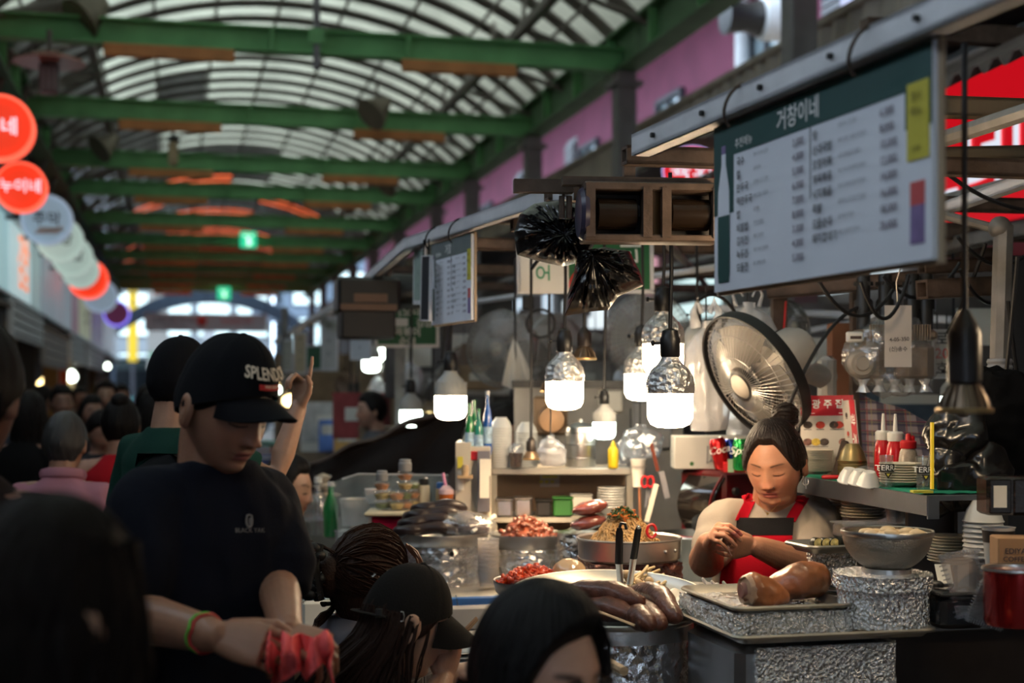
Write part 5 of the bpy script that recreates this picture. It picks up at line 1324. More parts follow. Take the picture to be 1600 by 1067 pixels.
# --- skewers heap
skm=mat('pale_bamboo',(.62,.47,.26),.55,var=.15)
skp=[((978,905,3.78),(1022,885,3.95)),((985,908,3.77),(1030,890,3.95)),((990,912,3.76),(1012,884,3.9)),((982,915,3.75),(1008,890,3.85)),((1000,915,3.75),(1037,897,3.95)),((1010,917,3.74),(1043,903,3.9)),((1018,918,3.74),(1049,908,3.86)),((1024,920,3.73),(1040,908,3.8)),((976,910,3.8),(1000,893,3.93)),((1002,906,3.82),(1016,890,3.95))]
for i,(a,b) in enumerate(skp):
    a,b=P(*a),P(*b)
    solo('bamboo_skewer',MB().tube([a,b],.0042,7),skm,'pale bamboo skewer in the heap behind the sausage pan','skewer',a.lerp(b,.5),group='bamboo skewers in a heap',W=True)
for i,(x,y) in enumerate(((985,905),(997,911),(1006,914),(978,897),(1014,908))):
    m=MB();m.ell((0,0,0),(.013,.010,.012),12,8);solo('fish_cake',m,mat('pale_fish_cake',(.66,.45,.25),.5),'pale round fish cake threaded on a bamboo skewer','food',P(x,y,3.77),group='fish cakes on skewers')
# --- pots in the row behind
def sheet_rim(label,c,r,h=.035,m=dsteel,name='steel_pan'):
    t=thing(name,label,'pan',c);q=MB();q.lathe([(0,0),(r*.86,0),(r*.93,h*.35),(r*.985,h*.95),(r*1.01,h),(r*1.015,h*.86),(r*.97,h*.1),(r*.9,-.006),(0,-.006)],56);obj('pan_body',q,m,t);return t
pa=P(691,836,4.88);CT=.945
fpa=foil_pot('clear wrapped foil pot under the coiled black sausage, left of the row',(pa.x,pa.y,CT),.143,pa.z-.02-CT,False,foil2,.004,11,n=90)
m=MB();m.lathe([(.150-.004*(i % 2),.165-.012*i) for i in range(14)],60,cap0=False,cap1=False);m.disp(lambda v: v+.004*np.stack([ridge(v,18,2,2),ridge(v,18,2,5),0*v[:,0]],1))
obj('plastic_wrap',m,clear,fpa)
for k,(dx,dz) in enumerate(((-.08,.11),(.04,.115))):
    m=MB();m.cyl(.008,-.004,.004,10,RX(PI/2));obj('hole',MB().join(m,T(dx,-math.sqrt(.149**2-dx*dx),dz)),blackp,fpa)
sheet_rim('steel pan with the coiled black sausage on the left foil pot',(pa.x,pa.y,pa.z-.022),.157)
soon=mat('blood_sausage',(.022,.014,.015),.36,0,.15,40,.3,20,coat=.12,spec=.35)
for k,(x0,x1,y,d,lb) in enumerate(((622,686,827,4.80,'lowest row of the coiled black sausage'),(630,690,815,4.82,'second row of the coiled black sausage, shortest'),(638,697,803,4.85,'third row of the coiled black sausage'),(650,702,792,4.89,'top row of the coiled black sausage'))):
    a=P(x0+4,y+4,d);b=P(x1+6,y,d);pts=[a+Vector((-.01,.03,-.004)),a,a+Vector((.03,-.012,.006)),a.lerp(b,.5)+Vector((0,0,.006+.004*math.sin(k*2))),b+Vector((-.01,0,.008)),b+Vector((.025,.02,-.006)),b+Vector((.015,.06,-.014))]
    m=MB();m.tube(smooth_path(pts,22),[.022*(1+.05*math.sin(i*.9+k)) for i in range(23)],18,cap='round');solo('black_sausage',m,soon,lb,'sausage',a.lerp(b,.5),W=True)
for k,(x,y,w) in enumerate(((712,828,.05),(735,826,.06),(722,812,.05))):
    p=P(x,y,4.86);m=MB();m.ell((0,0,0),(w,w*.8,w*.62),22,14);crumpled(m,.008,30,k);solo('wrapped_offal',m,mat('grey_offal_wrapped',(.10,.075,.08),.2,0,.4,50,.5,14,coat=1),('bag of grey offal beside the black sausage, left bag','bag of grey offal at the right end of the pan','bag of grey offal lying on the two others')[k],'food',p)
m=MB();m.ell((0,0,0),(.115,.07,.05),36,18);crumpled(m,.010,26,5);solo('plastic_bag',m,clear,'clear crinkled bag over the grey offal in the left pan','bag',P(722,822,4.84))
solo('ladle',MB().tube([P(738,830,4.8),P(773,806,4.95)],[.006,.009],8),mat('pale_handle',(.6,.6,.58),.4),'pale handled ladle leaning out of the left pan','ladle',P(755,818,4.9),W=True)
pb=P(825,832,4.98)
foil_pot('foil pot under the pile of red brown meat, second in the row',(pb.x,pb.y,CT),.128,pb.z-.03-CT,False,foil2,.004,21,n=90)
sheet_rim('grey steel basin of meat on the second foil pot',(pb.x,pb.y,pb.z-.045),.135,.045,mat('grey_basin',(.28,.28,.29),.35,.8))
for sg in (-1,1):
    g=[[[sg*(.10+.055*i/8),-.09+.16*j/8,.035*(i/8)**.7+.008*math.sin(j)] for j in range(9)] for i in range(9)];m=MB();m.sheet(np.array(g),.0015)
    solo('plastic_sheet',m,clear,'clear plastic sheet end spread over the %s rim of the meat basin' %('right' if sg>0 else 'left'),'wrap',(pb.x,pb.y,pb.z-.03))
meatm=mat('braised_meat',(.20,.042,.016),.34,0,.3,60,.45,30,coat=.4)
redmeat=mat('red_spicy_food',(.62,.062,.012),.28,0,.3,60,.35,30,coat=.5)
def pieces(n,c,rx,ry,hgt,size,m,label,group,nm='meat_piece',seed=1,curl=True):
    r=random.Random(seed);meshes=[]
    for k in range(5):
        q=MB();L=size*r.uniform(.8,1.3)
        pts=[Vector((L*(i/6-.5)*2,size*.5*math.sin(i*1.1+k)*(1 if curl else .3),size*.35*math.sin(i*.9+k*2))) for i in range(7)]
        q.tube(pts,[size*f*r.uniform(.85,1.15) for f in (.3,.42,.5,.42,.5,.4,.28)],8,cap='round');q.disp(lambda v: v+size*.12*fbm(v,1.2/size,2,k)[:,None]);meshes.append(mesh_of(nm,q,m,60))
    for i in range(n):
        a=r.uniform(0,2*PI);u=math.sqrt(r.random());zz=hgt*(1-u**1.7)*r.uniform(.82,1.0)
        o=bpy.data.objects.new(nm,meshes[i % 5]);COL.objects.link(o)
        o.location=(c[0]+rx*u*math.cos(a),c[1]+ry*u*math.sin(a),c[2]+zz+size*.2);o.rotation_euler=(r.uniform(-.6,.6),r.uniform(-.6,.6),r.uniform(0,6.28));tag(o,label,'food',group)
pieces(110,(pb.x-.008,pb.y,pb.z-.042),.115,.10,.085,.021,meatm,'glossy red brown meat piece in the heaped grey basin','braised meat pieces in the basin')
m=MB();m.lathe([(.108,0),(.085,.045),(.04,.072),(0,.078)],24);solo('meat_heap',m,meatm,'core of the meat heap in the grey basin','food',(pb.x-.008,pb.y,pb.z-.045),kind='stuff')
# plastic cups stack between the pots
for k in range(9):
    m=MB();m.lathe([(.028,0),(.036,.05),(.038,.052),(.035,.05),(.027,.003)],20,cap1=False);solo('plastic_cup',m,film('cup_plastic',(1,.98,.97),.15,.7,.1,30,.35),'clear plastic cup in the stack between the foil pots, %s from bottom' % ORD[k],'cup',P(763,915-6.2*k,4.72),group='stacked clear cups between pots')
# noodle pan
pn=P(983,842,4.38)
t=thing('noodle_pan','wide aluminium pan piled with glass noodles','pan',(pn.x,pn.y,pn.z-.06))
m=MB();m.lathe([(0,0),(.150,0),(.156,.006),(.159,.062),(.163,.066),(.160,.069),(.154,.064),(.150,.008),(0,.004)],60);obj('pan_body',m,mat('warm_aluminium',(.5,.46,.43),.36,.9,.04,60,.12),t)
for a in (-.9,-.6): m=MB();m.ell((.16*math.cos(a),.16*math.sin(a),.035),(.006,.006,.006),10,6);obj('rivet',m,steel,t)
nd=MB();r=random.Random(5)
for i in range(420):
    a=r.uniform(0,2*PI);L=r.uniform(.5,1.6);u0=r.uniform(.1,1.0);pts=[]
    for k in range(9):
        an=a+(k/8-.5)*L;u=min(1.02,u0*(.75+.35*abs(k/8-.5)*2)+.04*math.sin(k*1.7+i))
        z=.115*(1-u**1.5)*(1+.1*math.sin(i))+.012
        pts.append((.128*u*math.cos(an)-.015,.12*u*math.sin(an),z+.006*math.sin(k*2.1+i)))
    nd.tube(pts,.0026,4)
nd.lathe([(.118,0),(.092,.055),(.05,.09),(0,.105)],24,T(-.015,0,0))
solo('glass_noodles',nd,mat('tan_noodles',(.55,.33,.13),.4,0,.0,90,.35,40),'tan mound of glass noodles heaped in the wide pan','noodles',(pn.x,pn.y,pn.z-.05),kind='stuff')
gm=MB();om=MB()
for i in range(130):
    a=r.uniform(0,2*PI);u=r.random()**.6;p=Vector((-.02+.045*u*math.cos(a),-.02+.04*u*math.sin(a),.118+.026*(1-u*u)+r.uniform(-.004,.006)))
    d=Vector((r.uniform(-1,1),r.uniform(-1,1),r.uniform(-.5,.6))).normalized()*r.uniform(.006,.014);(om if i % 4 == 0 else gm).tube([p-d,p+Vector((0,0,.003)),p+d],.0022,4)
solo('chopped_greens',gm,mat('dark_greens',(.02,.065,.012),.4,coat=.3),'chopped dark greens on top of the noodle mound','greens',(pn.x,pn.y,pn.z-.05),kind='stuff')
solo('carrot_shreds',om,mat('orange_carrot',(.65,.16,.02),.4),'orange carrot shreds among the greens on the noodles','carrot',(pn.x,pn.y,pn.z-.05),kind='stuff')
m=MB();m.tube([(.014*math.cos(k*.5),.0,.02*math.sin(k*.5)) for k in range(13)],.0045,8);solo('scissors',m,redm,'red scissor handle ring behind the noodle mound','scissors',P(1018,829,4.3))
st=thing('pan_stand','foil wrapped box stand under the noodle pan','stand',(pn.x,pn.y,.945))
m=MB();m.box((0,0,pn.z-.06-.945-.045),(.27,.2,.08),RZ(YAW));sub=MB();g=[]
def grid_box(sx,sy,sz,n=16):
    m=MB()
    for (ax,sg) in ((0,1),(0,-1),(1,1),(1,-1),(2,1),(2,-1)):
        g=np.zeros((n,n,3));a=np.linspace(-.5,.5,n)
        o=[(1,2),(2,0),(0,1)][ax];g[:,:,o[0]]=a[:,None] if sg>0 else a[None,:];g[:,:,o[1]]=a[None,:] if sg>0 else a[:,None];g[:,:,ax]=.5*sg
        m.sheet(g*np.array((sx,sy,sz)))
    return m
b=grid_box(.275,.2,.082,22);crumpled(b,.005,40,6);obj('foil_box',MB().join(b,T(0,0,pn.z-.06-.945-.045)@RZ(YAW)),mat('reddish_foil',(.34,.19,.17),.22,.9,.6,40,.3,bump2='crumple'),st)
m=MB();m.box((0,0,.025),(.29,.22,.05),RZ(YAW),bev=.005);obj('base',m,mat('dark_brown_box'),st)
# sausage bags on a steel bowl
for k,(x,y,w,lb) in enumerate(((922,793,30,'upper clear pack of red brown meat behind the noodles'),(918,816,34,'lower clear pack of red brown meat behind the noodles'))):
    p=P(x,y,4.75);m=MB();m.ell((0,0,0),(.062,.045,.024),24,14,RY(-.22));crumpled(m,.005,28,30+k);solo('meat_pack',m,mat('shrink_wrapped_meat',(.22,.055,.04),.15,0,.4,40,.4,14,coat=1.0),lb,'food',p)
foil_pot('plain foil pot under the meat packs behind the noodle pan',(P(905,0,4.8).x,4.8,CT),.085,.18,False,foil2,.004,33,n=60)
# red food pan
pr=P(857,906,4.12)
t=sheet_rim('wide pan full of red spicy food, in front of the foil pots',(pr.x,pr.y,pr.z-.035),.158,.038,dsteel,'red_food_pan')
m=MB();m.tube(smooth_path([(-.05,-.15,.026),(-.045,-.175,.045),(-.01,-.185,.052),(.03,-.178,.045),(.035,-.152,.026)],14),.0055,8);obj('handle',m,steel,t)
m=MB();m.lathe([(.14,.018),(.10,.028),(0,.032)],40);obj('sauce',m,mat('dark_red_sauce',(.30,.022,.008),.15,coat=.6),t)
pieces(150,(pr.x-.05,pr.y,pr.z-.02),.095,.085,.058,.015,redmeat,'bright red spicy piece heaped in the wide pan','red spicy pieces in the pan','spicy_piece',9)
m=MB();m.ell((0,0,0),(.048,.045,.04),26,18);crumpled(m,.005,34,8);solo('plastic_bag',m,film('orange_tinted_bag',(1,.72,.42),.12,.35,.6,30,.35),'clear plastic bag of orange paste set in the red pan','bag',P(888,894,4.1))
foil_pot('foil pot mostly hidden under the red food pan',(pr.x,pr.y,.74),.135,pr.z-.04-.74,False,foil,.005,41,n=70)
# steel stockpots behind the vendor
for (x,y,d,r,lb) in ((1095,835,5.0,.16,'big dented steel stockpot beside the noodle pan'),(1085,905,4.75,.15,'steel basin lid behind the sausage pan, near the vendor')):
    p=P(x,y,d);z0=.945 if y<850 else p.z-.05;t=thing('stockpot',lb,'pot',(p.x,p.y,z0));h=p.z-z0
    m=MB();m.lathe([(r*.96,0),(r,.01),(r,h-.01),(r*1.04,h),(r*1.02,h+.006),(r*.96,h-.01),(r*.9,h-.03)],44,cap1=False);obj('pot_body',m,mat('bluish_steel',(.20,.23,.26),.3,.95,.15,20,.2),t)
    m=MB();m.lathe([(0,h-.02),(r*.95,h-.02)],36,cap0=False,cap1=False);obj('broth',m,mat('milky_broth',(.4,.4,.38),.2),t)
t=thing('pot_counter','steel counter behind the vendor carrying pots and the red oven','counter',H(5.4,2.1),YAW)
m=MB();hallbox(m,4.95,5.8,1.66,2.9,.915,.94);obj('top',m,steel,t,W=True);m=MB();hallbox(m,5.0,5.75,1.7,2.85,0,.915);obj('body',m,mat('dark_steel_panel'),t,W=True)
# ------------------------------------------------------------------ trays on the right
def tray_xy(name,label,c,w,l,z,rz,lip=.018,m=None):
    """rectangular sheet pan with rolled lip; w across, l along"""
    t=thing(name,label,'tray',(c[0],c[1],z),rz);mm=m or mat('sheet_pan',(.40,.37,.32),.38,.9,.05,40,.15,10)
    q=MB();rings=[]
    def rr(hx,hy,zz,rad,n=6):
        out=[]
        for (sx,sy,a0) in ((1,-1,-PI/2),(1,1,0),(-1,1,PI/2),(-1,-1,PI)):
            for k in range(n+1):
                a=a0+PI/2*k/n;out.append((sx*(hx-rad)+rad*math.cos(a),sy*(hy-rad)+rad*math.sin(a),zz))
        return out
    hx,hy=w/2,l/2
    q.loft([rr(hx-.022,hy-.022,0,.02),rr(hx-.008,hy-.008,lip-.004,.026),rr(hx,hy,lip-.006,.03),rr(hx+.002,hy+.002,lip-.001,.03),rr(hx-.002,hy-.002,lip+.003,.028),rr(hx-.008,hy-.008,lip,.024),rr(hx-.024,hy-.024,.003,.02)]);obj('tray_body',q,mm,t);return t
lo_c=(Vector((.488,3.1,0))+R*.245+A*.185)
tray_xy('sheet_pan','large lower sheet pan sticking out over the foil pot',lo_c,.49,.38,1.045,YAW)
up_c=(Vector((.499,3.17,0))+R*.148+A*.185)
tray_xy('sheet_pan','smaller upper sheet pan holding two braised pork hocks',up_c,.298,.37,1.098,YAW)
b=grid_box(.30,.35,.05,46);b.disp(lambda v: v*np.array((1,1,1)));crumpled(b,.008,30,12);o=solo('foil_mound',b,foil,'crumpled foil packed between the two sheet pans','foil',(up_c.x-.005,up_c.y,1.075),YAW)
# tin under the pans
tb=thing('foil_tin','square steel tin with crumpled foil front under the sheet pans','tin',(lo_c.x-.045,lo_c.y-.0,.76),YAW)
m=MB();m.box((0,0,.14),(.37,.33,.28),bev=.02);obj('tin_body',m,mat('grey_tin',(.46,.45,.44),.32,.95,.04,30,.1),tb)
b=grid_box(.335,.012,.275,44);crumpled(b,.007,26,15);obj('foil_front',MB().join(b,T(.02,-.172,.135)),foil,tb)
b=grid_box(.012,.33,.275,30);crumpled(b,.007,26,16);obj('foil_side',MB().join(b,T(.19,0,.135)),foil,tb)
# pork hocks
hockm=mat('braised_skin',(.46,.15,.05),.36,0,.3,45,.45,16,coat=.25,spec=.5);hockf=mat('pork_fat',(.62,.36,.21),.4,0,.3,60,.3,25)
def hock(label,c,rows,seed,rz,cut):
    """rows along local x: (x, half depth, half height, lift)"""
    m=MB();rings=[]
    xs=[r[0] for r in rows]
    for k in range(41):
        x=xs[0]+(xs[-1]-xs[0])*k/40;hy,hz2,lf=[float(np.interp(x,xs,[r[q] for r in rows])) for q in (1,2,3)]
        rings.append([(x,hy*abs(math.cos(2*PI*i/40))**.85*math.copysign(1,math.cos(2*PI*i/40)),lf+hz2*math.sin(2*PI*i/40)) for i in range(40)])
    m.loft(rings);m.disp(lambda v: v+np.stack([.004*fbm(v,22,2,seed),.007*fbm(v,17,3,seed+3),.006*fbm(v,19,3,seed+6)],1));r=remesh(m,.0045,3)
    v=r.arr();v[:,2] -= v[:,2].min();r.v=[v]
    t=thing('pork_hock',label,'meat',c,rz);obj('skin',r,hockm,t)
    if cut:
        x0,hy,hz2,lf=rows[0];m=MB();m.lathe([(1.06,-.008),(1.05,.004),(.9,.012),(.78,.006),(.5,.012),(0,.010)],32,T(x0+.004,0,lf+.004)@RY(-PI/2+.0)@Matrix.Diagonal((hz2,hy,1,1)));m.disp(lambda v: v+.004*fbm(v,45,2,seed)[:,None]);obj('cut_face',m,hockf,t)
        m=MB();m.lathe([(.5,.010),(.42,.018),(0,.016)],20,T(x0+.002,0,lf+.002)@RY(-PI/2)@Matrix.Diagonal((hz2,hy,1,1)));m.disp(lambda v: v+.004*fbm(v,60,2,seed+3)[:,None]);obj('lean_meat',m,mat('meat_pink',(.42,.17,.12),.45),t)
    return t
hz=1.103
c1=P(1196,935,3.27);c2=P(1246,928,3.40)
hock('braised pork hock with its cut pale end facing left',(c1.x,c1.y,hz),[(-.048,.036,.034,.040),(-.03,.044,.040,.038),(.0,.045,.036,.034),(.03,.040,.028,.028),(.055,.026,.018,.020),(.066,.008,.006,.018)],3,.35,True)
hock('larger whole pork hock resting behind the cut one',(c2.x,c2.y,hz),[(-.085,.01,.008,.03),(-.07,.028,.022,.034),(-.04,.042,.034,.036),(.0,.055,.045,.044),(.04,.053,.044,.046),(.065,.040,.036,.048),(.078,.018,.018,.050)],7,.2,False)
# white scraps
for k,(x,y) in enumerate(((1108,914),(1122,918),(1140,919))):
    m=MB();m.tube([(-.016,0,.016),(-.008,0,.004),(.01,.004,.0),(.022,0,.004)],[.004,.006,.006,.003],8,cap='round');solo('plastic_scrap',m,film('milky_scrap',(1,.95,.92),.3,.4,.3,40,.5),('curled clear scrap left behind the upper tray','flat clear scrap behind the upper tray','small clear scrap nearest the hocks')[k],'scrap',P(x,y,3.62))
# foil pots right
pf=P(1378,897,3.30)
fp=foil_pot('large crinkled foil pot under the steel strainer',(pf.x,pf.y,1.058),.107,pf.z-.02-1.058,False,foil,.006,51,n=110)
m=crumpled(dense_cyl(.112,.112,0,.034,110,8),.005,50,52);m.lathe([(.112,.034),(.02,.036),(0,.036)],60);obj('foil_lid',MB().join(m,T(0,0,pf.z-.03-1.058)),foil,fp)
stn=thing('strainer','steel mesh strainer bowl of pale dumplings on the foil pot','strainer',(pf.x+.012,pf.y,pf.z+.006));r0=.102;hh=.09
m=MB();g=[]
for i in range(64):
    a=2*PI*i/64;g.append([[r0*math.sin(.32+1.25*j/14)/math.sin(1.57)*math.cos(a),r0*math.sin(.32+1.25*j/14)/math.sin(1.57)*math.sin(a),hh*(1-math.cos(.32+1.25*j/14))/(1-math.cos(1.57))] for j in range(15)])
m.sheet(np.array(g),.0015,closed=True)
def mesh_screen():
    nm='steel_mesh'
    if nm in _MC: return _MC[nm]
    mt=mat(nm,(.44,.41,.35),.34,.95,.5,260,.1);nt=mt.node_tree;N=nt.nodes;L=nt.links
    ts=N.new('ShaderNodeBsdfTransparent');ms=N.new('ShaderNodeMixShader');ms.inputs[0].default_value=.2;L.new(N['Principled BSDF'].outputs[0],ms.inputs[1]);L.new(ts.outputs[0],ms.inputs[2]);L.new(ms.outputs[0],N['Material Output'].inputs[0]);return mt
obj('mesh_bowl',m,mesh_screen(),stn)
m=MB();m.lathe([(r0*.985,hh-.004),(r0*1.03,hh-.003),(r0*1.045,hh+.004),(r0*1.03,hh+.008),(r0*.985,hh+.006)],60,None,False,False);obj('rim',m,steel,stn)
m=MB();m.lathe([(.05,-.004),(.056,-.004),(.056,.01),(.05,.01)],36,None,False,False);obj('foot',m,steel,stn)
for k in range(12):
    a=k*2.4;rr=.018+.058*((k*7 % 12)/12);m=MB();m.ell((0,0,0),(.021,.017,.013),14,9);m.disp(lambda v: v+.002*fbm(v,50,2,k)[:,None]);solo('dumpling',m,mat('pale_dumpling',(.68,.50,.29),.5),'pale dumpling in the steel strainer bowl','dumpling',(pf.x+.012+rr*math.cos(a),pf.y+rr*math.sin(a),pf.z+.088+.004*(k % 3)),group='dumplings in the strainer')
p4=P(1303,858,3.76)
foil_pot('narrow foil wrapped pot stack under the kimbap tray',(p4.x,p4.y,p4.z-.075),.071,.075,False,foil,.005,61,n=80)
for k in range(4):
    m=MB();m.lathe([(.05,0),(.078,.008),(.079,.011),(.05,.004),(0,.004)],36);solo('plate',m,mat('foil_edge_plate',(.6,.55,.5),.3,.5),'thin plate in the pile under the narrow foil pot, %s from bottom' % ORD[k],'plate',(p4.x,p4.y,p4.z-.135+.014*k),group='plates under the narrow foil pot')
m=MB();m.cyl(.06,0,.2,30);solo('steel_canister',m,dsteel,'steel canister mostly hidden under the plate pile','canister',(p4.x,p4.y,p4.z-.335))
tk=P(1292,850,3.72)
tray_xy('sheet_pan','small tray of kimbap rolls on the narrow foil pot',(tk.x+.02,tk.y,0),.225,.16,p4.z+.002,YAW+.05,.02)
kb=mat('seaweed',(.008,.010,.007),.3);rice=mat('rice_filling',(.75,.60,.22),.6,var=.3,vs=60)
for k in range(9):
    t=thing('kimbap_piece',('kimbap slice with yellow filling facing out, %s from left on the tray' if k<3 else 'kimbap slice seen side on, %s from left on the tray') %(['first']+ORD[1:])[k],'food',(tk.x-.035+.021*k,tk.y-.035,p4.z+.026),YAW,'kimbap slices on the tray')
    m=MB();m.lathe([(.0135,-.012),(.014,-.011),(.014,.011),(.0135,.012)],16,RX(PI/2));obj('seaweed_wrap',m,kb,t)
    m=MB();m.lathe([(0,.0128),(.0125,.0128)],16,RX(PI/2),False,False);m.ell((0,-.0125,.001),(.006,.002,.006),8,6);obj('filling',m,rice,t)
    if k>2: t.rotation_euler=(0,0,YAW+PI/2+.2);t['group']='side-on kimbap slices'
cb=P(1352,822,3.8);t=thing('food_box','clear takeaway box of kimbap behind the strainer','box',(cb.x,cb.y,p4.z+.03),YAW)
m=MB();m.box((0,0,.018),(.15,.09,.036),bev=.006);obj('box_body',m,clear,t);m=MB();m.box((0,0,.038),(.16,.1,.004),bev=.001);obj('lid',m,clear,t)
for k in range(6): m=MB();m.ell((-.055+.02*k,0,.016),(.01,.028,.011),10,7);obj('roll',m,rice if k<3 else kb,t)
# ------------------------------------------------------------------ right shelf and goods
SH0,SH1=Vector((.877,4.38,0)),Vector((1.036,3.53,0));SZ=1.342
sd=(SH1-SH0).normalized();sn=Vector((-sd.y,sd.x,0));sn=sn if sn.x>0 else-sn
Ms=frame_xyz(SH0+Z*SZ,sd,sn,Z);SL=(SH1-SH0).length
sh=thing('goods_shelf','steel shelf with a green cloth beside the vendor, loaded with crockery','shelf',(SH0+SH1)/2+Z*SZ)
m=MB();m.box((SL/2,.12,-.008),(SL,.24,.012),Ms);m.box((SL/2,-.004,-.026),(SL,.006,.05),Ms);m.box((SL/2,.012,-.05),(SL,.03,.004),Ms);m.box((SL,.01,-.03),(.006,.03,.058),Ms);obj('board',m,mat('blue_grey_steel_shelf',(.16,.18,.21),.4,.75,.05,30,.12),sh,W=True)
m=MB();g=[[(Ms@Vector((.02+(SL-.06)*i/50,.0+.23*j/12,.001+.003*abs(math.sin(i*.8+j))-(.012 if j == 0 else 0))))[:] for j in range(13)] for i in range(51)];m.sheet(np.array(g),.002);obj('green_cloth',m,fabric('green_cloth',(.02,.20,.13)),sh,W=True)
for (u,v) in ((.05,.22),(SL-.25,.22)):
    m=MB();z1=SZ-.01;m.box((0,0,z1/2),(.03,.03,z1),T((Ms@Vector((u,v,0))).xy.to_3d()));obj('leg',m,dsteel,sh,W=True)
def on(x,d,dz=.004): return Vector((XP(x,d),d,SZ+dz))
def stack(nm,label,cat,group,base,n,dz,m,mt,jit=.0,seed=0):
    me=mesh_of(nm,m,mt);r=random.Random(seed)
    for k in range(n):
        o=bpy.data.objects.new(nm,me);COL.objects.link(o);o.location=(base[0]+r.uniform(-jit,jit),base[1]+r.uniform(-jit,jit),base[2]+dz*k);o.rotation_euler=(0,0,r.uniform(0,6));tag(o,label+(', lowest' if k == 0 else ', topmost' if k == n-1 else ', %s from bottom' % ORD[k]),cat,group)
def plate_mb(r,h=.012): return MB().lathe([(0,0),(r*.62,0),(r*.97,h),(r,h+.0015),(r*.97,h+.003),(r*.6,.004),(0,.004)],36)
def bowl_mb(r,h,down=False):
    pr=[(0,0),(r*.5,0),(r*.55,.004),(r*.8,h*.45),(r*.97,h*.95),(r*1.02,h),(r,h+.003),(r*.93,h*.93),(r*.75,h*.45),(r*.45,.006),(0,.006)]
    return MB().lathe([(a,h-b) for a,b in reversed(pr)] if down else pr,36)
china=mat('cream_china',(.66,.60,.48),.3,coat=.3,var=.04);china2=mat('white_melamine',(.68,.68,.66),.35,coat=.2,var=.04)
stack('plate','cream plate in the tall stack under the red menu card','plate','plates under the menu card',on(1274,4.42),14,.0048,plate_mb(.056,.008),china,.001)
stack('plate','wide cream plate in the stack beside the near beer glass','plate','plates beside the beer glass',on(1407,3.82),8,.0068,plate_mb(.058,.012),china,.001)
brass=mat('brass_bowl',(.52,.38,.17),.3,.85,.04,50,.1)
stack('metal_bowl','brass coloured bowl in the upside down stack on the shelf','bowl','upside down brass bowls',on(1330,4.22),9,.0062,bowl_mb(.045,.05,True),brass,.0008)
for k,(x,d,lb) in enumerate(((1326,4.02,'upside down white bowl, leftmost on the green cloth'),(1342,3.95,'upside down white bowl in the middle of three on the green cloth'),(1357,3.86,'upside down cream bowl, nearest the beer glass'))):
    solo('small_bowl',MB().join(bowl_mb(.032,.036,True),RX(.25)),china2,lb,'bowl',on(x,d,.006))
q=on(1306,4.25);m=MB();m.box((0,0,.05),(.022,.09,.12),RY(.28)@RZ(-.3),bev=.004);solo('leaning_tray',m,mat('dark_wood_tray',(.07,.045,.03),.35),'dark tray leaning against the brass bowls','tray',q)
m=MB();m.tube([(-.03,0,0),(.035,0,0)],.0065,8,cap='round');solo('red_tool',m,redm,'red tool handle lying on the shelf edge','handle',on(1303,4.15,.008))
m=MB();m.lathe([(.03,0),(.034,.022),(.02,.036),(0,.04)],24);solo('glass_cloche',m,clear,'clear dome lid behind the upside down bowls','lid',on(1352,4.12))
def sauce_bottle(label,x,d,mt,cap,h=.125,tip=True):
    t=thing('sauce_bottle',label,'bottle',on(x,d));r=.026
    m=MB();m.lathe([(r*.9,0),(r,.006),(r*1.02,h*.55),(r*.9,h*.8),(r*.7,h*.9),(r*.7,h*.93)],26);obj('bottle_body',m,mt,t)
    m=MB();m.lathe([(r*.85,h*.9),(r*.88,h*.92),(r*.88,h*1.08),(r*.7,h*1.12)],24);obj('cap',m,cap,t)
    m=MB();m.lathe([(r*.28,h*1.1),(r*.22,h*1.3),(r*.14,h*1.52)] if tip else [(r*.3,h*1.1),(r*.28,h*1.26),(r*.2,h*1.3)],12);obj('nozzle',m,cap,t)
    if not tip: m=MB();m.lathe([(r*.25,h*1.1),(r*.25,h*1.22),(0,h*1.26)],12,T(.012,0,0));obj('nozzle_cap',m,cap,t)
kred=mat('ketchup_red',(.55,.012,.02),.25,coat=.4,var=.04)
sauce_bottle('red sauce bottle with white nozzle, left of the pair',1380,4.15,kred,whitep);sauce_bottle('red sauce bottle with white nozzle, right of the pair',1399,4.05,kred,whitep)
sauce_bottle('clear sauce bottle of brown powder with a red cap',1419,3.98,mat('powder_bottle',(.42,.34,.27),.3,var=.25,vs=60),redm,.105,False)
gl=film('beer_glass',(.97,.98,.97),.05,.80,.0,10,.04)
def glass(label,x,d,r=.022,h=.09):
    t=thing('beer_glass',label,'glass',on(x,d));m=MB();m.lathe([(r*.8,0),(r*.82,.004),(r,h),(r*.95,h),(r*.77,.012),(0,.01)],30,cap0=True,cap1=False);obj('glass_body',m,gl,t)
    M=T(0,-r*.93,h*.6)@RX(PI/2);m=MB();m.join(text_mb('TERRA',.020,.01),M);m.disp(lambda v: v+np.stack([0*v[:,0],.5*v[:,0]**2/r,0*v[:,0]],1));obj('lettering',m,whitei,t);mm=MB();g=[[[-.0195+.039*i/10,0,z] for z in (-.010,.011)] for i in range(11)];g=[[[p[0],-r*.93+.0004+.5*p[0]**2/r,h*.6+p[2]] for p in row] for row in g];mm.sheet(np.array(g),.0003);obj('label_band',mm,mat('black_print',(.01,.01,.01),.5),t)
    m=MB();m.prism([(-.011,.0),(.011,.0),(0,-.016)],0,.0008,T(0,-r*.93,h*.46)@RX(PI/2));obj('emblem',m,mat('black_print'),t)
    m=MB();m.prism([(-.005,.0),(.005,.0),(0,-.008)],.0009,.0012,T(0,-r*.93,h*.43)@RX(PI/2));obj('emblem_core',m,yel,t)
glass('printed beer glass standing nearer the red bottles',1385,3.78,.0185,.085);glass('printed beer glass at the near end of the shelf',1443,3.66,.0215,.088)
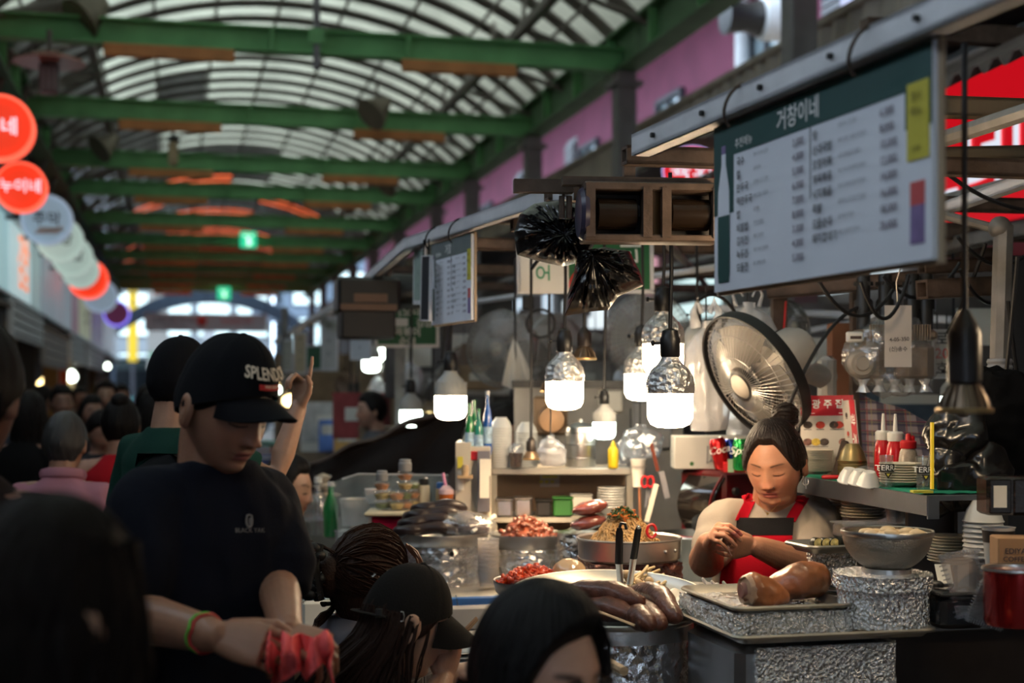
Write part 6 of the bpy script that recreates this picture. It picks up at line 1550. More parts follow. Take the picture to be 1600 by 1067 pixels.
m=MB();m.box((0,0,.004),(.05,.03,.006));solo('sponge',m,mat('yellow_sponge',(.5,.5,.06),.8),'yellow sponge cloth at the near end of the shelf','sponge',on(1440,3.58,.002))
m=MB();m.box((0,0,.03),(.07,.05,.06),bev=.006);solo('white_tub',m,whitep,'white square tub behind the sauce bottles','tub',on(1442,4.15))
# menu cards
photos=[mat('food_photo_dark',(.05,.035,.03),.6,var=.6,vs=90),mat('food_photo_red',(.42,.04,.025),.6,var=.6,vs=90),mat('food_photo_yellow',(.6,.42,.06),.6,var=.4,vs=90),mat('food_photo_meat',(.20,.09,.07),.6,var=.6,vs=90)]
def card(label,o,x,up,w,h,title,cols,vert=False):
    t=thing('menu_card',label,'menu',o);M=plane_m(o,x,up);m=MB();m.box((w/2,h/2,-.0015),(w,h,.003),M);obj('card',m,mat('card_white',(.58,.55,.50),.45,var=.04),t,W=True)
    m=MB()
    if vert: m.box((w*.80,h/2,.0004),(w*.40,h,.0008),M)
    else: m.box((w/2,h*.87,.0004),(w,h*.26,.0008),M)
    obj('header',m,mat('card_red',(.50,.014,.03),.45,var=.04),t,W=True)
    m=MB()
    if vert:
        for k,ch in enumerate(title): m.join(text_mb(ch,w*.34,.015),M@T(w*.80,h*(.74-.26*k),.001)@RZ(-PI/2))
    else:
        for k,ch in enumerate(title): m.join(text_mb(ch,h*.125,.02),M@T(w*(.30+.22*k),h*.88,.001))
        for k in range(2): m.box((w*(.18+.64*k),h*.77,.001),(w*.18,h*.008,.0004),M)
    obj('lettering',m,whitei,t,W=True)
    for i,(u,v,c) in enumerate(cols):
        m=MB();m.lathe([(0,.0012),(w*.085,.0012),(w*.09,.0006)],18,M@T(u*w,v*h,0)@Matrix.Scale(.78,4,(0,1,0)),False,False);obj('food_photo',m,photos[c],t,W=True)
        m=MB();m.box((u*w,v*h-.085*w,.0008),(w*.15,h*.008,.0004),M);obj('caption',m,inkm,t,W=True)
    return t
o=on(1250,4.5,.0);card('white menu card with a red header and food photos behind the plates',o,P(1325,700,4.42)-P(1243,700,4.5),(0,.12,1),.168,.245,'광주집',
     [(.14,.62,0),(.38,.62,1),(.64,.62,0),(.73,.62,1),(.9,.62,1),(.14,.40,3),(.30,.40,2),(.46,.40,0),(.82,.40,3),(.14,.18,3),(.46,.18,3),(.76,.18,3)])
o=on(1326,4.42,.0);card('second menu card turned away so its red header stands upright',o,P(1364,690,4.2)-P(1326,690,4.42),(-.1,.12,1),.12,.23,'광주집',[(.3,.55,1),(.35,.32,0),(.3,.8,0)],True)
# checked curtain
ck=plaid('check_cloth',(.38,.32,.33),[(0,28,0,.42,(.035,.03,.075),.8),(2,28,.3,.42,(.035,.03,.075),.75),(0,28,.55,.08,(.30,.05,.06),.7),(2,28,.9,.08,(.30,.05,.06),.7),(2,28,.05,.04,(.5,.42,.15),.6),(0,28,.3,.04,(.5,.42,.15),.5)])
m=MB();g=[]
for i in range(41):
    u=i/40;a=P(1343+128*u,613+52*u,4.85-.45*u);b=P(1350+118*u,742,4.80-.45*u)
    g.append([(a.lerp(b,j/20)+Vector((.0,.012*math.sin(u*22)*(.3+j/20),-.006*math.sin(u*9)*(1-j/20))))[:] for j in range(21)])
m.sheet(np.array(g),.002);solo('check_curtain',m,ck,'dark checked cloth strung behind the sauce bottles','curtain',P(1405,660,4.6),W=True)
m=MB();m.box((0,0,0),(.006,.012,.165));solo('yellow_strip',m,mat('yellow_sign',(.85,.6,.02)),'upright yellow strip at the near end of the shelf','strip',P(1460,712,3.5)+Vector((0,.02,.0)))
# below the shelf
o=thing('carton','brown paper carton printed with a dark long haired face under the shelf','box',P(1293,803,4.55));m=MB();m.box((0,.05,.03),(.10,.09,.13),bev=.004);obj('carton_body',m,mat('kraft_board',(.30,.18,.09),.8),o)
m=MB()
for k in range(5): m.tube([(-.040+.016*k+.006*math.sin(j*1.1+k),.004,-.03+.013*j) for j in range(10)],.0035 if k not in (1,2) else .0012,5,sq=.3)
m.tube([(-.02,.004,.045),(-.012,.004,.05),(-.004,.004,.045)],.002,5);m.tube([(-.018,.004,.022),(-.011,.004,.020),(-.004,.004,.022)],.002,5);obj('printed_face',m,inkm,o)
for (x,y,d,n,r,lb,gp) in ((1322,806,4.35,6,.062,'cream plate in the loose pile under the shelf, left','left plates under the shelf'),(1350,812,4.15,7,.066,'cream plate in the pile under the shelf, middle','middle plates under the shelf')):
    p=P(x,y,d);stack('plate',lb,'plate',gp,p,n,.009,plate_mb(r,.011),china,.004,n)
p=P(1325,778,4.4);stack('small_bowl','small cream bowl set on the left plate pile under the shelf','bowl','bowls on the left plate pile',p,3,.009,bowl_mb(.045,.03,True),china,.001)
m=MB();hallbox(m,4.05,4.75,1.93,2.5,1.165,1.185);solo('lower_shelf',m,dsteel,'lower steel shelf board under the loaded wall shelf','shelf',H(4.4,2.2,1.17),W=True)
for (x,y,lb) in ((1398,818,'clear tumbler pile under the shelf, left column'),(1413,820,'clear tumbler pile under the shelf, right column')):
    stack('tumbler',lb,'glass',lb,P(x,y,4.0),4,.022,MB().lathe([(.022,0),(.029,.045),(.027,.045),(.02,.006)],22,cap1=False),film('tumbler_glass',(.95,.97,.98),.06,.7,.3,60,.1),.001)
t=thing('side_sheet','grey steel side panel under the near end of the shelf','panel',P(1475,900,3.85));m=MB();m.box((0,.02,.12),(.19,.01,.36),bev=.002);m.box((-.095,0,.12),(.012,.03,.36));obj('sheet',m,mat('brown_grey_steel',(.12,.10,.09),.4,.6),t)
# black bag heap at right
for k,(pc_,lb) in enumerate((([(P3(1495,680,3.75),(.075,.06,.06)),(P3(1500,655,3.75),(.05,.05,.05)),(P3(1480,725,3.75),(.05,.05,.06))],'crumpled shiny black bag heaped at the near end of the shelf'),([(P3(1500,760,3.7),(.07,.05,.07)),(P3(1535,735,3.72),(.06,.05,.06)),(P3(1470,770,3.8),(.03,.04,.06))],'lower black bag sagging below the shiny one'),([(P3(1560,660,3.9),(.10,.06,.15)),(P3(1545,620,3.95),(.07,.05,.09)),(P3(1590,720,3.9),(.08,.06,.1))],'black cloth draped over goods behind the spot lamp'))):
    solo('plastic_bag',lump(pc_,.008,.022,11,50+k,(1,1,1)),bagb if k<2 else fabric('black_cloth',(.004,.004,.0045),spec=.05),lb,'bag',pc_[0][0],W=True)
# clear organiser, bowls, plates, cups at right edge
t=thing('clear_organiser','clear plastic two drawer organiser hung at the right edge','organiser',P(1572,773,3.3));m=MB();m.box((0,0,0),(.115,.08,.088),bev=.006);obj('case',m,film('smoky_clear',(.35,.32,.31),.1,.8,.1,30,.03),t)
for x in (-.028,.028): m=MB();m.box((x,-.042,0),(.05,.006,.078),bev=.003);obj('drawer',m,film('smoky_clear'),t)
m=MB();m.box((-.03,-.047,.0),(.03,.002,.05));obj('label_slip',m,paperm,t)
stack('deep_bowl','white deep bowl in the upside down stack at right','bowl','upside down white bowls at right',P(1536,868,3.55),8,.0125,bowl_mb(.05,.052,True),china2,.0015)
stack('plate','cream plate in the stack beside the white bowls','plate','plates beside the white bowls',P(1484,880,3.7),9,.0078,plate_mb(.058,.009),china,.001)
t=thing('paper_cup','white paper cup with a dark printed band behind the kraft carrier','cup',P(1560,888,3.3));m=MB();m.lathe([(.028,0),(.037,.095),(.039,.097),(.036,.095)],26,cap1=False);obj('cup_body',m,whitep,t);m=MB();m.lathe([(.0345,.062),(.0372,.090)],26,None,False,False);obj('band',m,mat('dark_brown_box'),t)
t=thing('carrier_box','kraft cup carrier printed with coffee shop lettering at the right edge','box',P(1585,888,3.2),-.05);m=MB();m.box((.02,.03,.035),(.115,.07,.072),bev=.003);obj('carton_body',m,mat('kraft_board2',(.36,.21,.11),.8),t)
m=MB();m.join(text_mb('EDIYA',.017,.01),plane_m((.0,-.0065,.04),(1,0,0),Z));m.join(text_mb('COFFEE',.016,.01),plane_m((.0,-.0065,.022),(1,0,0),Z));obj('lettering',m,inkm,t)
m=MB();m.tube(smooth_path([(.025,-.006,.02),(.04,-.007,.045),(.06,-.006,.045)],8),.002,5);obj('printed_swirl',m,inkm,t)
t=thing('red_pot','shiny dark red pot with a steel rim at the right edge','pot',P(1588,975,3.12));m=MB();m.lathe([(.066,0),(.07,.01),(.07,.118)],44);obj('pot_body',m,mat('metallic_red',(.33,.012,.012),.22,.7,coat=.5,var=.04),t);m=MB();m.lathe([(.07,.118),(.074,.121),(.073,.126),(.067,.124),(.064,.11)],44,None,False,False);obj('rim',m,steel,t)
t=thing('clamshell','open clear plastic clamshell leaning on the counter at right','box',P(1525,975,3.25),.25)
def ribbed(w,h,m,M):
    m.box((0,0,0),(w,.004,h),M,bev=.002)
    for k in range(14):
        for (a,b,c,d) in ((-w/2+w*k/13,h/2,.003,.012),(-w/2+w*k/13,-h/2,.003,.012),(-w/2,-h/2+h*k/13,.012,.003),(w/2,-h/2+h*k/13,.012,.003)): m.box((a,-.004,b),(c,.012,d),M)
m=MB();ribbed(.10,.14,m,T(-.005,.03,.09)@RX(-.35)@RY(-.12));obj('lid',m,film('clamshell_clear',(.9,.9,.92),.08,.6,.1,30,.1),t)
m=MB();ribbed(.09,.09,m,T(.03,-.01,.045)@RX(.2)@RY(.3));obj('tray_half',m,film('clamshell_clear'),t)
t=thing('dark_tub','smoky clear tub with a lid on the counter, right of the foil pot','tub',P(1495,978,3.3),YAW);m=MB();m.box((0,0,.038),(.125,.09,.076),bev=.012);obj('tub_body',m,mat('smoky_dark_tub',(.03,.028,.028),.2,coat=.4),t);m=MB();m.box((0,0,.08),(.135,.1,.01),bev=.004);obj('lid',m,mat('smoky_dark_tub'),t)
m=MB();m.tube([P(1430,905,3.5),P(1468,914,3.4)],[.006,.011],10,cap='round');solo('kitchen_knife',m,blackp,'round black knob handle right of the foil pot','handle',P(1455,910,3.45),W=True)
m=MB();g=[[P3(1460+24*u/8+6*v/6,882+30*v/6,3.5-.1*v/6) for v in range(7)] for u in range(9)];m.sheet(np.array(g),.002);solo('white_card',m,paperm,'white curled card leaning behind the smoky tub','card',P(1490,900,3.45),W=True)
# ------------------------------------------------------------------ meter boxes wrapped in plastic
mt_=thing('gas_meter','pair of old gas meters wrapped in clear plastic under the pipes','meter',P(1395,560,4.55))
brn=mat('brown_meter_case',(.24,.18,.13),.45,0,.1,30,.25,6)
for (x,w) in ((1358,.10),(1428,.12)):
    m=MB();p=P(x,565,4.55);m.box(p[:],(w,.09,.15),bev=.03);m.box((p.x,p.y,p.z+.085),(w*1.04,.1,.035),bev=.01);obj('meter_case',m,brn,mt_,W=True)
m=MB();m.lathe([(.0,-.02),(.035,-.02),(.046,-.008),(.046,.02)],26,T(P(1345,568,4.49))@RX(-PI/2));m.lathe([(.02,-.03),(.024,-.02)],22,T(P(1345,568,4.49))@RX(-PI/2));obj('round_boss',m,mat('grey_boss',(.3,.27,.24),.4),mt_,W=True)
m=MB();p=P(1335,526,4.48);m.box(p[:],(.052,.02,.034),bev=.004);obj('counter_case',m,whitep,mt_,W=True);m=MB();m.box((p.x+.002,p.y-.011,p.z-.002),(.035,.004,.010));obj('counter_window',m,mat('dark_window',(.03,.01,.01),.3),mt_,W=True)
m=MB();[m.box((P(1360+4*k+(40 if k>6 else 0),519,4.49))[:],(.004,.02,.05)) for k in range(14)];obj('cooling_fins',m,brn,mt_,W=True,kind='stuff')
for x in (1349,1383,1425,1447):
    m=MB();m.tube([P(x,430,4.6),P(x,520,4.55)],.022,12);m.tube([P(x,470,4.59),P(x,486,4.58)],.030,10);m.tube([P(x,440,4.6),P(x,446,4.6)],.032,6);obj('inlet_pipe',m,mat('dark_pipe',(.045,.043,.042),.4,.5),mt_,W=True)
m=MB();m.box(P3(1394,555,4.52),(.30,.17,.24),bev=.04);sub=MB()
w=MB();w.ell(P3(1394,560,4.53),(.155,.085,.13),40,24);w.disp(lambda v: v+.012*np.stack([ridge(v,16,2,1),ridge(v,16,2,4),ridge(v,16,2,7)],1));obj('plastic_wrap',w,film('wrap_clear',(.97,.95,.93),.1,.72,.5,40,.08),mt_,W=True)
for k in range(5):
    p=P(1348+24*k,602,4.5);w=MB();w.lathe([(.018,.02),(.012,0),(.022,-.022)],16,T(p));crumpled(w,.007,40,k);obj('plastic_tail',w,mat('shiny_clear_tail',(.8,.82,.85),.12,.5,.4,50,.05),mt_,W=True)
nt_=thing('paper_note','white laminated note with handwriting hung before the gas meters','note',P(1406,530,4.35));M=plane_m(P(1382,573,4.38),(1,.03,.0),(.13,.0,1));m=MB();m.box((.042,.095,0),(.084,.19,.002),M);obj('note_sheet',m,mat('laminated_note',(.52,.48,.45),.3,coat=.4,var=.05),nt_,W=True)
m=MB();m.join(text_mb('4-05-350',.017,.006),M@T(.045,.085,.0012)@RZ(.05));m.join(text_mb('(신)송수',.017,.006),M@T(.042,.055,.0012));obj('handwriting',m,inkm,nt_,W=True);m=MB();m.tube([M@Vector((.042,.18,0)),M@Vector((.03,.26,.02)),M@Vector((.042,.33,.05))],.002,5);obj('hook',m,steel,nt_,W=True)
plaque('price_card','white card with a red number behind the meters and the spot lamp',1459,515,1484,590,5.2,(.55,.57,.55),(('로',.5,.8,.3,inkm,0),('20',.5,.5,.3,redp,0),('호',.5,.18,.3,inkm,0)))
plaque('price_card','lilac card with a red number at the right edge under the pipes',1586,470,1625,570,4.6,(.36,.34,.50),(('가',.3,.8,.2,inkm,0),('2',.3,.52,.3,redp,0),('호',.3,.2,.22,inkm,0)))
plaque('grey_panel','pale blue grey panel at the right edge behind the black cloth',1578,575,1640,640,5.0,(.25,.28,.34),())
# ------------------------------------------------------------------ middle shelf unit
D5=5.3
def Q(x,y,d=D5): return P(x,y,d)
mu=thing('shelf_unit','low wooden shelf unit with a grey top board in the middle of the stall','shelf',(XP(880,D5),D5,0))
z1=ZY(731,D5)
m=MB();m.box((XP(877,D5),D5+.14,z1-.012),(.52,.30,.026),bev=.004);obj('top_board',m,mat('grey_shelf_board',(.34,.32,.29),.45,.2),mu,W=True)
m=MB();m.box((XP(877,D5),D5+.27,(z1+.95)/2),(.52,.012,z1-.95));obj('back_panel',m,mat('hardboard',(.36,.24,.15),.65,0,.1,30,.12),mu,W=True)
zl=ZY(808,D5);m=MB();m.box((XP(877,D5),D5+.13,zl-.008),(.52,.28,.018));obj('lower_board',m,mat('grey_shelf_board'),mu,W=True)
for x in (772,984): m=MB();m.box((XP(x,D5),D5+.01,(z1+.9)/2),(.022,.03,z1-.9));obj('upright',m,mat('grey_post',(.27,.25,.22),.5),mu,W=True)
m=MB();m.box((XP(852+10,D5),D5+.262,ZY(757,D5)),(.075,.004,.05));o=obj('notice',m,mat('pale_notice',(.5,.45,.42),.7),mu,W=True);m=MB();[m.box((XP(848+9*k,D5),D5+.259,ZY(759,D5)),(.014,.002,.010)) for k in range(3)];m.box((XP(862,D5),D5+.259,ZY(751,D5)),(.06,.002,.008));obj('notice_print',m,yel,o,W=True)
cu=thing('tall_cabinet','pale cabinet end with papers and a yellow sticker, left of the shelf','cabinet',(XP(742,5.15),5.15,0))
m=MB();m.box((XP(724,5.15),5.28,.72),(.055,.3,1.44-.05));m.box((XP(745,5.15),5.30,.715),(.10,.28,1.43-.06),bev=.004);obj('cabinet_body',m,mat('cream_panel',(.52,.47,.39),.55,var=.08),cu,W=True)
m=MB();m.box((XP(756,5.12),5.14,ZY(752,5.12)),(.045,.02,.22));obj('side_strip',m,mat('lilac_grey_metal'),cu,W=True)
m=MB();m.box((XP(719,5.12),5.12,ZY(722,5.12)),(.02,.004,.042));obj('yellow_sticker',m,yel,cu,W=True)
m=MB();m.box((XP(720,5.12),5.12,ZY(750,5.12)),(.022,.003,.07));m.box((XP(757,5.1),5.10,ZY(747,5.1)),(.034,.003,.14));m.box((XP(760,5.1),5.105,ZY(730,5.1)),(.034,.003,.06));obj('paper_slip',m,paperm,cu,W=True)
m=MB();m.box((XP(727,5.1),5.09,ZY(744,5.1)),(.055,.05,.01));m.lathe([(.012,0),(.014,.03),(.009,.04)],10,T(XP(727,5.1),5.09,ZY(743,5.1)));obj('ledge',m,wood,cu,W=True)
rc=thing('bottle_crate','small red crate of bottles on the tall cabinet','crate',(XP(742,5.2),5.2,ZY(717,5.2)));m=MB();m.box((0,0,.015),(.075,.1,.032),bev=.003);obj('crate_body',m,redm,rc)
gbt=mat('green_bottle_glass',(.02,.22,.06),.08,coat=.6,spec=.8,var=.05);bbt=mat('blue_bottle',(.03,.12,.45),.15,coat=.5,var=.05)
for k,(x,d,h,mt,lb) in enumerate(((734,5.2,.19,gbt,'green soju bottle with a blue label, left in the crate'),(741,5.26,.20,gbt,'green soju bottle standing behind in the crate'),(748,5.2,.17,mat('teal_bottle',(.03,.25,.2),.12,coat=.5),'teal bottle, right in the red crate'),(762,5.22,.235,bbt,'tall blue and white bottle beside the bowl stack'),(729,5.25,.10,mat('cream_bottle',(.6,.55,.42),.4),'short cream bottle at the left edge of the crate'))):
    r=.0165;t=thing('bottle',lb,'bottle',(XP(x,d),d,ZY(717,5.2)+.015));m=MB();m.lathe([(r*.9,0),(r,.006),(r,h*.52),(r*.75,h*.66),(r*.36,h*.78),(r*.36,h*.96)],18);obj('bottle_glass',m,mt,t);m=MB();m.lathe([(r*.42,h*.94),(r*.42,h),(0,h*1.005)],14);obj('cap',m,whitep if k>2 else gbt,t);m=MB();m.lathe([(r*1.03,h*.18),(r*1.03,h*.44)],18,None,False,False);obj('label_band',m,mat('label_blue_white',(.35,.5,.65),.5,var=.4,vs=60),t)
TB=z1+.002
def tb(x,d=5.36): return Vector((XP(x,d),d,TB))
stack('styrofoam_bowl','white bowl in the tall upright stack beside the blue bottle','bowl','tall white bowl stack',tb(783),16,.0098,bowl_mb(.041,.04,True),china2,.0006)
stack('styrofoam_bowl','white bowl in the second stack, behind the iced coffee','bowl','second white bowl stack',tb(823,5.42),14,.0098,bowl_mb(.042,.04,True),mat('greyish_white',(.55,.57,.56),.4),.0006)
t=thing('iced_drink','clear cup of dark iced coffee on the middle shelf','drink',tb(806,5.3));m=MB();m.lathe([(.022,0),(.029,.07),(.0295,.072)],20,cap1=False);obj('cup',m,clear,t);m=MB();m.lathe([(.0215,.002),(.027,.055)],20);obj('coffee',m,mat('coffee',(.06,.025,.012),.2,var=.4,vs=60),t);m=MB();m.lathe([(.03,.07),(.03,.074),(.022,.09),(0,.095)],20);obj('lid',m,clear,t)
t=thing('steel_canister','tall domed steel canister on the middle shelf','canister',tb(907,5.4));m=MB();m.lathe([(.056,0),(.058,.004),(.058,.13),(.054,.148),(.035,.162),(.008,.168),(.008,.178),(0,.18)],34);obj('canister_body',m,steel,t);m=MB();[m.lathe([(.0585,z),(.0595,z+.003),(.0585,z+.006)],34,None,False,False) for z in (.03,.08,.125)];obj('band',m,dsteel,t)
t=thing('squeeze_bottle','yellow mustard bottle on the middle shelf','bottle',tb(958,5.3));m=MB();m.lathe([(.018,0),(.0195,.004),(.0195,.068),(.012,.078)],20);obj('bottle_body',m,mat('mustard_yellow',(.75,.52,.02),.4,var=.05),t);m=MB();m.lathe([(.011,.076),(.009,.088),(.004,.1)],12);obj('nozzle',m,mat('mustard_yellow'),t)
t=thing('fan_stand','round brown pan lid on a blue grey stand behind the shelf goods','lid',Q(862,655,5.7));m=MB();m.lathe([(0,-.01),(.05,-.008),(.058,0),(.05,.01),(0,.012)],26,RX(PI/2));obj('lid_disc',m,mat('copper_lid',(.16,.10,.06),.35,.6),t);m=MB();m.box((0,.01,-.11),(.018,.018,.13));m.box((.005,.0,-.16),(.12,.05,.014));obj('stand_post',m,mat('blue_grey_steel_shelf'),t)
hang_bag('crinkled clear bag of cups sitting on the middle shelf',860,680,728,5.3,.11,m=bagm,seed=21,handles=False,dep=.7)
hang_bag('large clear crinkled bag on the shelf corner beside the mustard',1000,662,716,5.45,.17,m=clear,seed=23,handles=False)
t=thing('paper_cup','white tall cup wired to the shelf corner post','cup',Q(997,760,5.2));m=MB();m.lathe([(.019,0),(.028,.1),(.029,.102),(.026,.1)],20,cap1=False);obj('cup_body',m,whitep,t);m=MB();m.tube([(.03*math.cos(k*.7),.03*math.sin(k*.7),.075) for k in range(10)],.0016,5);obj('wire',m,steel,t)
t=thing('scissors','red handled scissors hung by the shelf corner','scissors',Q(1012,752,5.15))
for s in (-1,1): m=MB();m.tube([(s*.011+.012*math.cos(k*.52),0,.02*math.sin(k*.52)) for k in range(13)],.004,6);obj('handle',m,redm,t);m=MB();m.box((s*.003,0,-.055),(.007,.003,.075),RY(s*.12));obj('blade',m,steel,t)
t=thing('spatula','brown handled spatula hung behind the scissors','spatula',Q(1028,735,5.2));m=MB();m.tube([(-.025,0,.1),(0,0,0)],.007,8);obj('handle',m,mat('red_brown_handle',(.2,.05,.03),.4),t);m=MB();m.box((.012,0,-.055),(.02,.004,.1),RY(-.22));obj('blade',m,steel,t)
t=thing('spoon','wooden handled ladle hanging under the white wired cup','spoon',Q(999,770,5.15));m=MB();m.tube([(0,0,.02),(.004,0,-.12)],.005,8);obj('handle',m,mat('copper_brown',(.3,.13,.07),.4),t);m=MB();m.ell((.005,0,-.13),(.014,.01,.02),10,8);obj('bowl',m,steel,t)
m=MB();m.box((0,0,0),(.018,.003,.14),RY(.25));solo('ruler',m,paperm,'white plastic strip hung beside the scissors','strip',Q(1018,785,5.1))
t=thing('partition','pale grey partition standing behind the middle shelf goods','partition',(XP(935,5.9),5.9,0));m=MB();m.box((0,0,.82),(.70,.03,1.64),bev=.004);obj('panel',m,mat('pale_partition',(.27,.26,.25),.6,var=.25,vs=5),t)
for k,(x,z,w,h,c) in enumerate(((-.2,1.5,.14,.16,mat('brown_pouch',(.24,.16,.10),.6)),(.05,1.56,.10,.1,paperm),(.22,1.46,.16,.2,greyp))): m=MB();m.box((x,-.03,z),(w,.03,h),bev=.01);obj('pinned_pouch',m,c,t)
m=MB();m.box((0,-.02,1.63),(.72,.05,.03));obj('rim',m,blackp,t)
# things on the lower board
zl2=zl+.002
for (x,w,mt,h,lb) in ((788,.062,steel,.066,'square steel tin on the lower shelf, left of two'),(818,.062,steel,.07,'square steel tin on the lower shelf, right of two'),(850,.058,blackp,.062,'black square tin next to the steel tins'),(880,.072,mat('green_plastic',(.025,.11,.025),.5),.07,'green plastic basket on the lower shelf'),(911,.08,whitep,.075,'white tub behind the green basket')):
    t=thing('container',lb,'container',(XP(x,5.28),5.33 if w<.08 else 5.42,zl2));m=MB();m.box((0,0,h/2),(w,.09,h),bev=.008);obj('tin_body',m,mt,t);m=MB();m.box((0,0,h),(w+.006,.096,.006),bev=.002);obj('rim',m,mt,t)
stack('bowl','plastic wrapped white bowl at the right of the lower shelf','bowl','wrapped white bowls on the lower shelf',(XP(957,5.32),5.36,zl2),8,.010,bowl_mb(.055,.035),china2,.001)
# red oven, box and cans
ov=thing('roaster_oven','red countertop roaster oven with a curved dark glass door','oven',(XP(1128,5.2),5.2,0),.6)
zo0,zo1=ZY(845,5.1),ZY(735,5.1);hz_=zo1-zo0
m=MB();m.box((.02,0,(zo0+zo1)/2),(.24,.24,hz_),bev=.012);obj('case',m,mat('dark_red_enamel',(.10,.004,.007),.3,coat=.4,var=.06),ov)
m=MB();g=[[[-.10-.055*math.sin(PI*i/16),-.12+.19*j/10,zo0+.02+(hz_-.04)*i/16] for j in range(11)] for i in range(17)];m.sheet(np.array(g),.006);obj('door',m,mat('dark_oven_glass',(.012,.010,.010),.08,coat=.6),ov)
m=MB();g=[[[-.105-.062*math.sin(PI*i/16),-.125+.205*j,zo0+.015+(hz_-.03)*i/16] for j in (0,.03)] for i in range(17)];m.sheet(np.array(g),-.008);obj('door_frame',m,mat('dark_red_enamel'),ov)
m=MB();m.tube([(-.12,-.13,zo0+.02),(-.19,-.10,zo0+.01),(-.19,.08,zo0+.01)],.011,8);obj('door_handle',m,mat('maroon_handle',(.16,.03,.04),.35),ov)
for z in (.72,.42,.2): m=MB();m.lathe([(.016,-.132),(.013,-.145),(0,-.147)],16,T(-.06,0,zo0+hz_*z)@RX(0)@T(0,0,0)@RX(PI/2)@T(0,0,0)@Matrix.Scale(-1,4,(0,0,1))@T(0,0,0));obj('knob',m,blackp if z != .42 else steel,ov)
m=MB();m.box((0,0,(zo0+.94)/2),(.3,.26,zo0-.94-.002),bev=.006);solo('oven_stand',m,mat('dark_steel_panel'),'dark stand under the red roaster oven','stand',(XP(1128,5.2),5.2,0),.6)
kx=thing('kettle_box','white cardboard box with a kettle drawing on the red oven','box',(XP(1118,5.2),5.24,zo1+.002),-.02);m=MB();m.box((0,0,.06),(.305,.16,.12),bev=.003);obj('carton_body',m,mat('white_carton',(.56,.53,.48),.7,var=.04),kx)
m=MB();pr=[(-.04,.03),(-.04,.07),(-.03,.075),(.03,.07),(.045,.03),(-.04,.03)];m.tube([(x+.02,-.0815,z) for x,z in pr],.0015,4);m.tube(smooth_path([(-.01,-.0815,.074),(-.005,-.0815,.098),(.02,-.0815,.1),(.045,-.0815,.08),(.06,-.0815,.04)],14),.0015,4);m.tube([(-.02,-.0815,.032),(-.035,-.0815,.02),(-.033,-.0815,.085),(-.02,-.0815,.066)],.0015,4);obj('printed_kettle',m,mat('grey_ink',(.16,.16,.19)),kx)
m=MB();m.lathe([(0,0),(.008,0)],14,T(-.09,-.0805,.02)@RX(PI/2),False,False);obj('green_mark',m,mat('green_plastic'),kx)
m=MB();m.join(text_mb('전기주전자',.01,.004),plane_m((-.1525,0,.06),(0,-1,0),Z));obj('lettering',m,inkm,kx)
ch=thing('can_holder','red cardboard tray holding drink cans on the oven','holder',(XP(1148,4.98),4.99,zo1+.002));m=MB();m.box((.01,0,.018),(.105,.07,.036),bev=.002);obj('tray_body',m,redm,ch);m=MB();m.box((-.018,-.036,.024),(.02,.003,.046));obj('price_slip',m,mat('pale_green_slip',(.3,.45,.3),.6),ch)
def can(label,c,rz,tilt,col,txt,tcol,r=.029,h=.11):
    t=thing('drink_can',label,'can',c,rz);M=RY(tilt);m=MB();m.lathe([(r*.8,0),(r,.008),(r,h-.012),(r*.82,h)],28,M);obj('can_body',m,mat('can_'+txt,col,.25,.7,coat=.4,var=.03),t);m=MB();m.lathe([(r*.83,h),(r*.8,h+.002),(r*.7,h-.002),(0,h-.002)],24,M);obj('can_top',m,steel,t)
    m=MB();m.join(text_mb(txt,.036,.012,shear=.3),plane_m((0,-r*1.02,h*.62),(1,0,0),Z));m.disp(lambda v: v+np.stack([0*v[:,0],np.clip(r-np.sqrt(np.maximum(r*r-np.minimum(v[:,0],r*.99)**2,0)),0,r),0*v[:,0]],1));obj('lettering',MB().join(m,M),tcol,t)
can('green soft drink can with white lettering in the red tray',(XP(1158,4.95),4.95,zo1+.010),.1,0,(.01,.35,.07),'Sprite',whitei);can('red cola can tipped to the left in the red tray',(XP(1130,5.0),5.0,zo1+.012),-.15,-.22,(.6,.01,.015),'Coca',whitei);can('blue soda can between the red and green cans',(XP(1143,5.04),5.04,zo1+.006),.2,-.02,(.01,.05,.4),'S',whitei)
# ------------------------------------------------------------------ left side dishes, sneeze guard, tarp
wt=thing('wooden_counter','scuffed plywood counter end beside the standing man','counter',P(472,960,4.95));m=MB();m.box((0,.2,.0),(.24,.5,.19));m.box((0,.2,-.55),(.22,.46,1.0));obj('panel',m,wood,wt);m=MB();m.box((0,.19,.098),(.27,.54,.02),bev=.004);obj('top',m,mat('worn_top',(.36,.31,.25),.5),wt)
m=MB();m.box((0,.0,0),(.1,.03,.11),bev=.01);solo('tissue_box',m,paperm,'pale box corner behind the claw clip woman','box',P(497,965,4.35),.2)
m=MB();m.box((0,0,0),(.07,.05,.03),bev=.003);solo('blue_box',m,bluem,'blue carton end showing above the pale box','box',P(490,938,4.5),.2)
rb_=thing('display_stand','stand wrapped in red cloth under the side dish jars','stand',(XP(607,5.1),5.12,0));zt=ZY(803,5.1);m=MB();m.box((.01,0,(zt+.9)/2),(.13,.14,zt-.9),bev=.004);obj('cloth',m,fabric('crimson_cloth',(.42,.012,.05)),rb_);m=MB();m.box((.03,0,zt+.006),(.22,.2,.016),bev=.005);obj('top',m,mat('cream_top',(.6,.52,.36),.5),rb_)
jars=mat('jar_glass',(.45,.42,.30),.12,coat=.5,var=.5,vs=26)
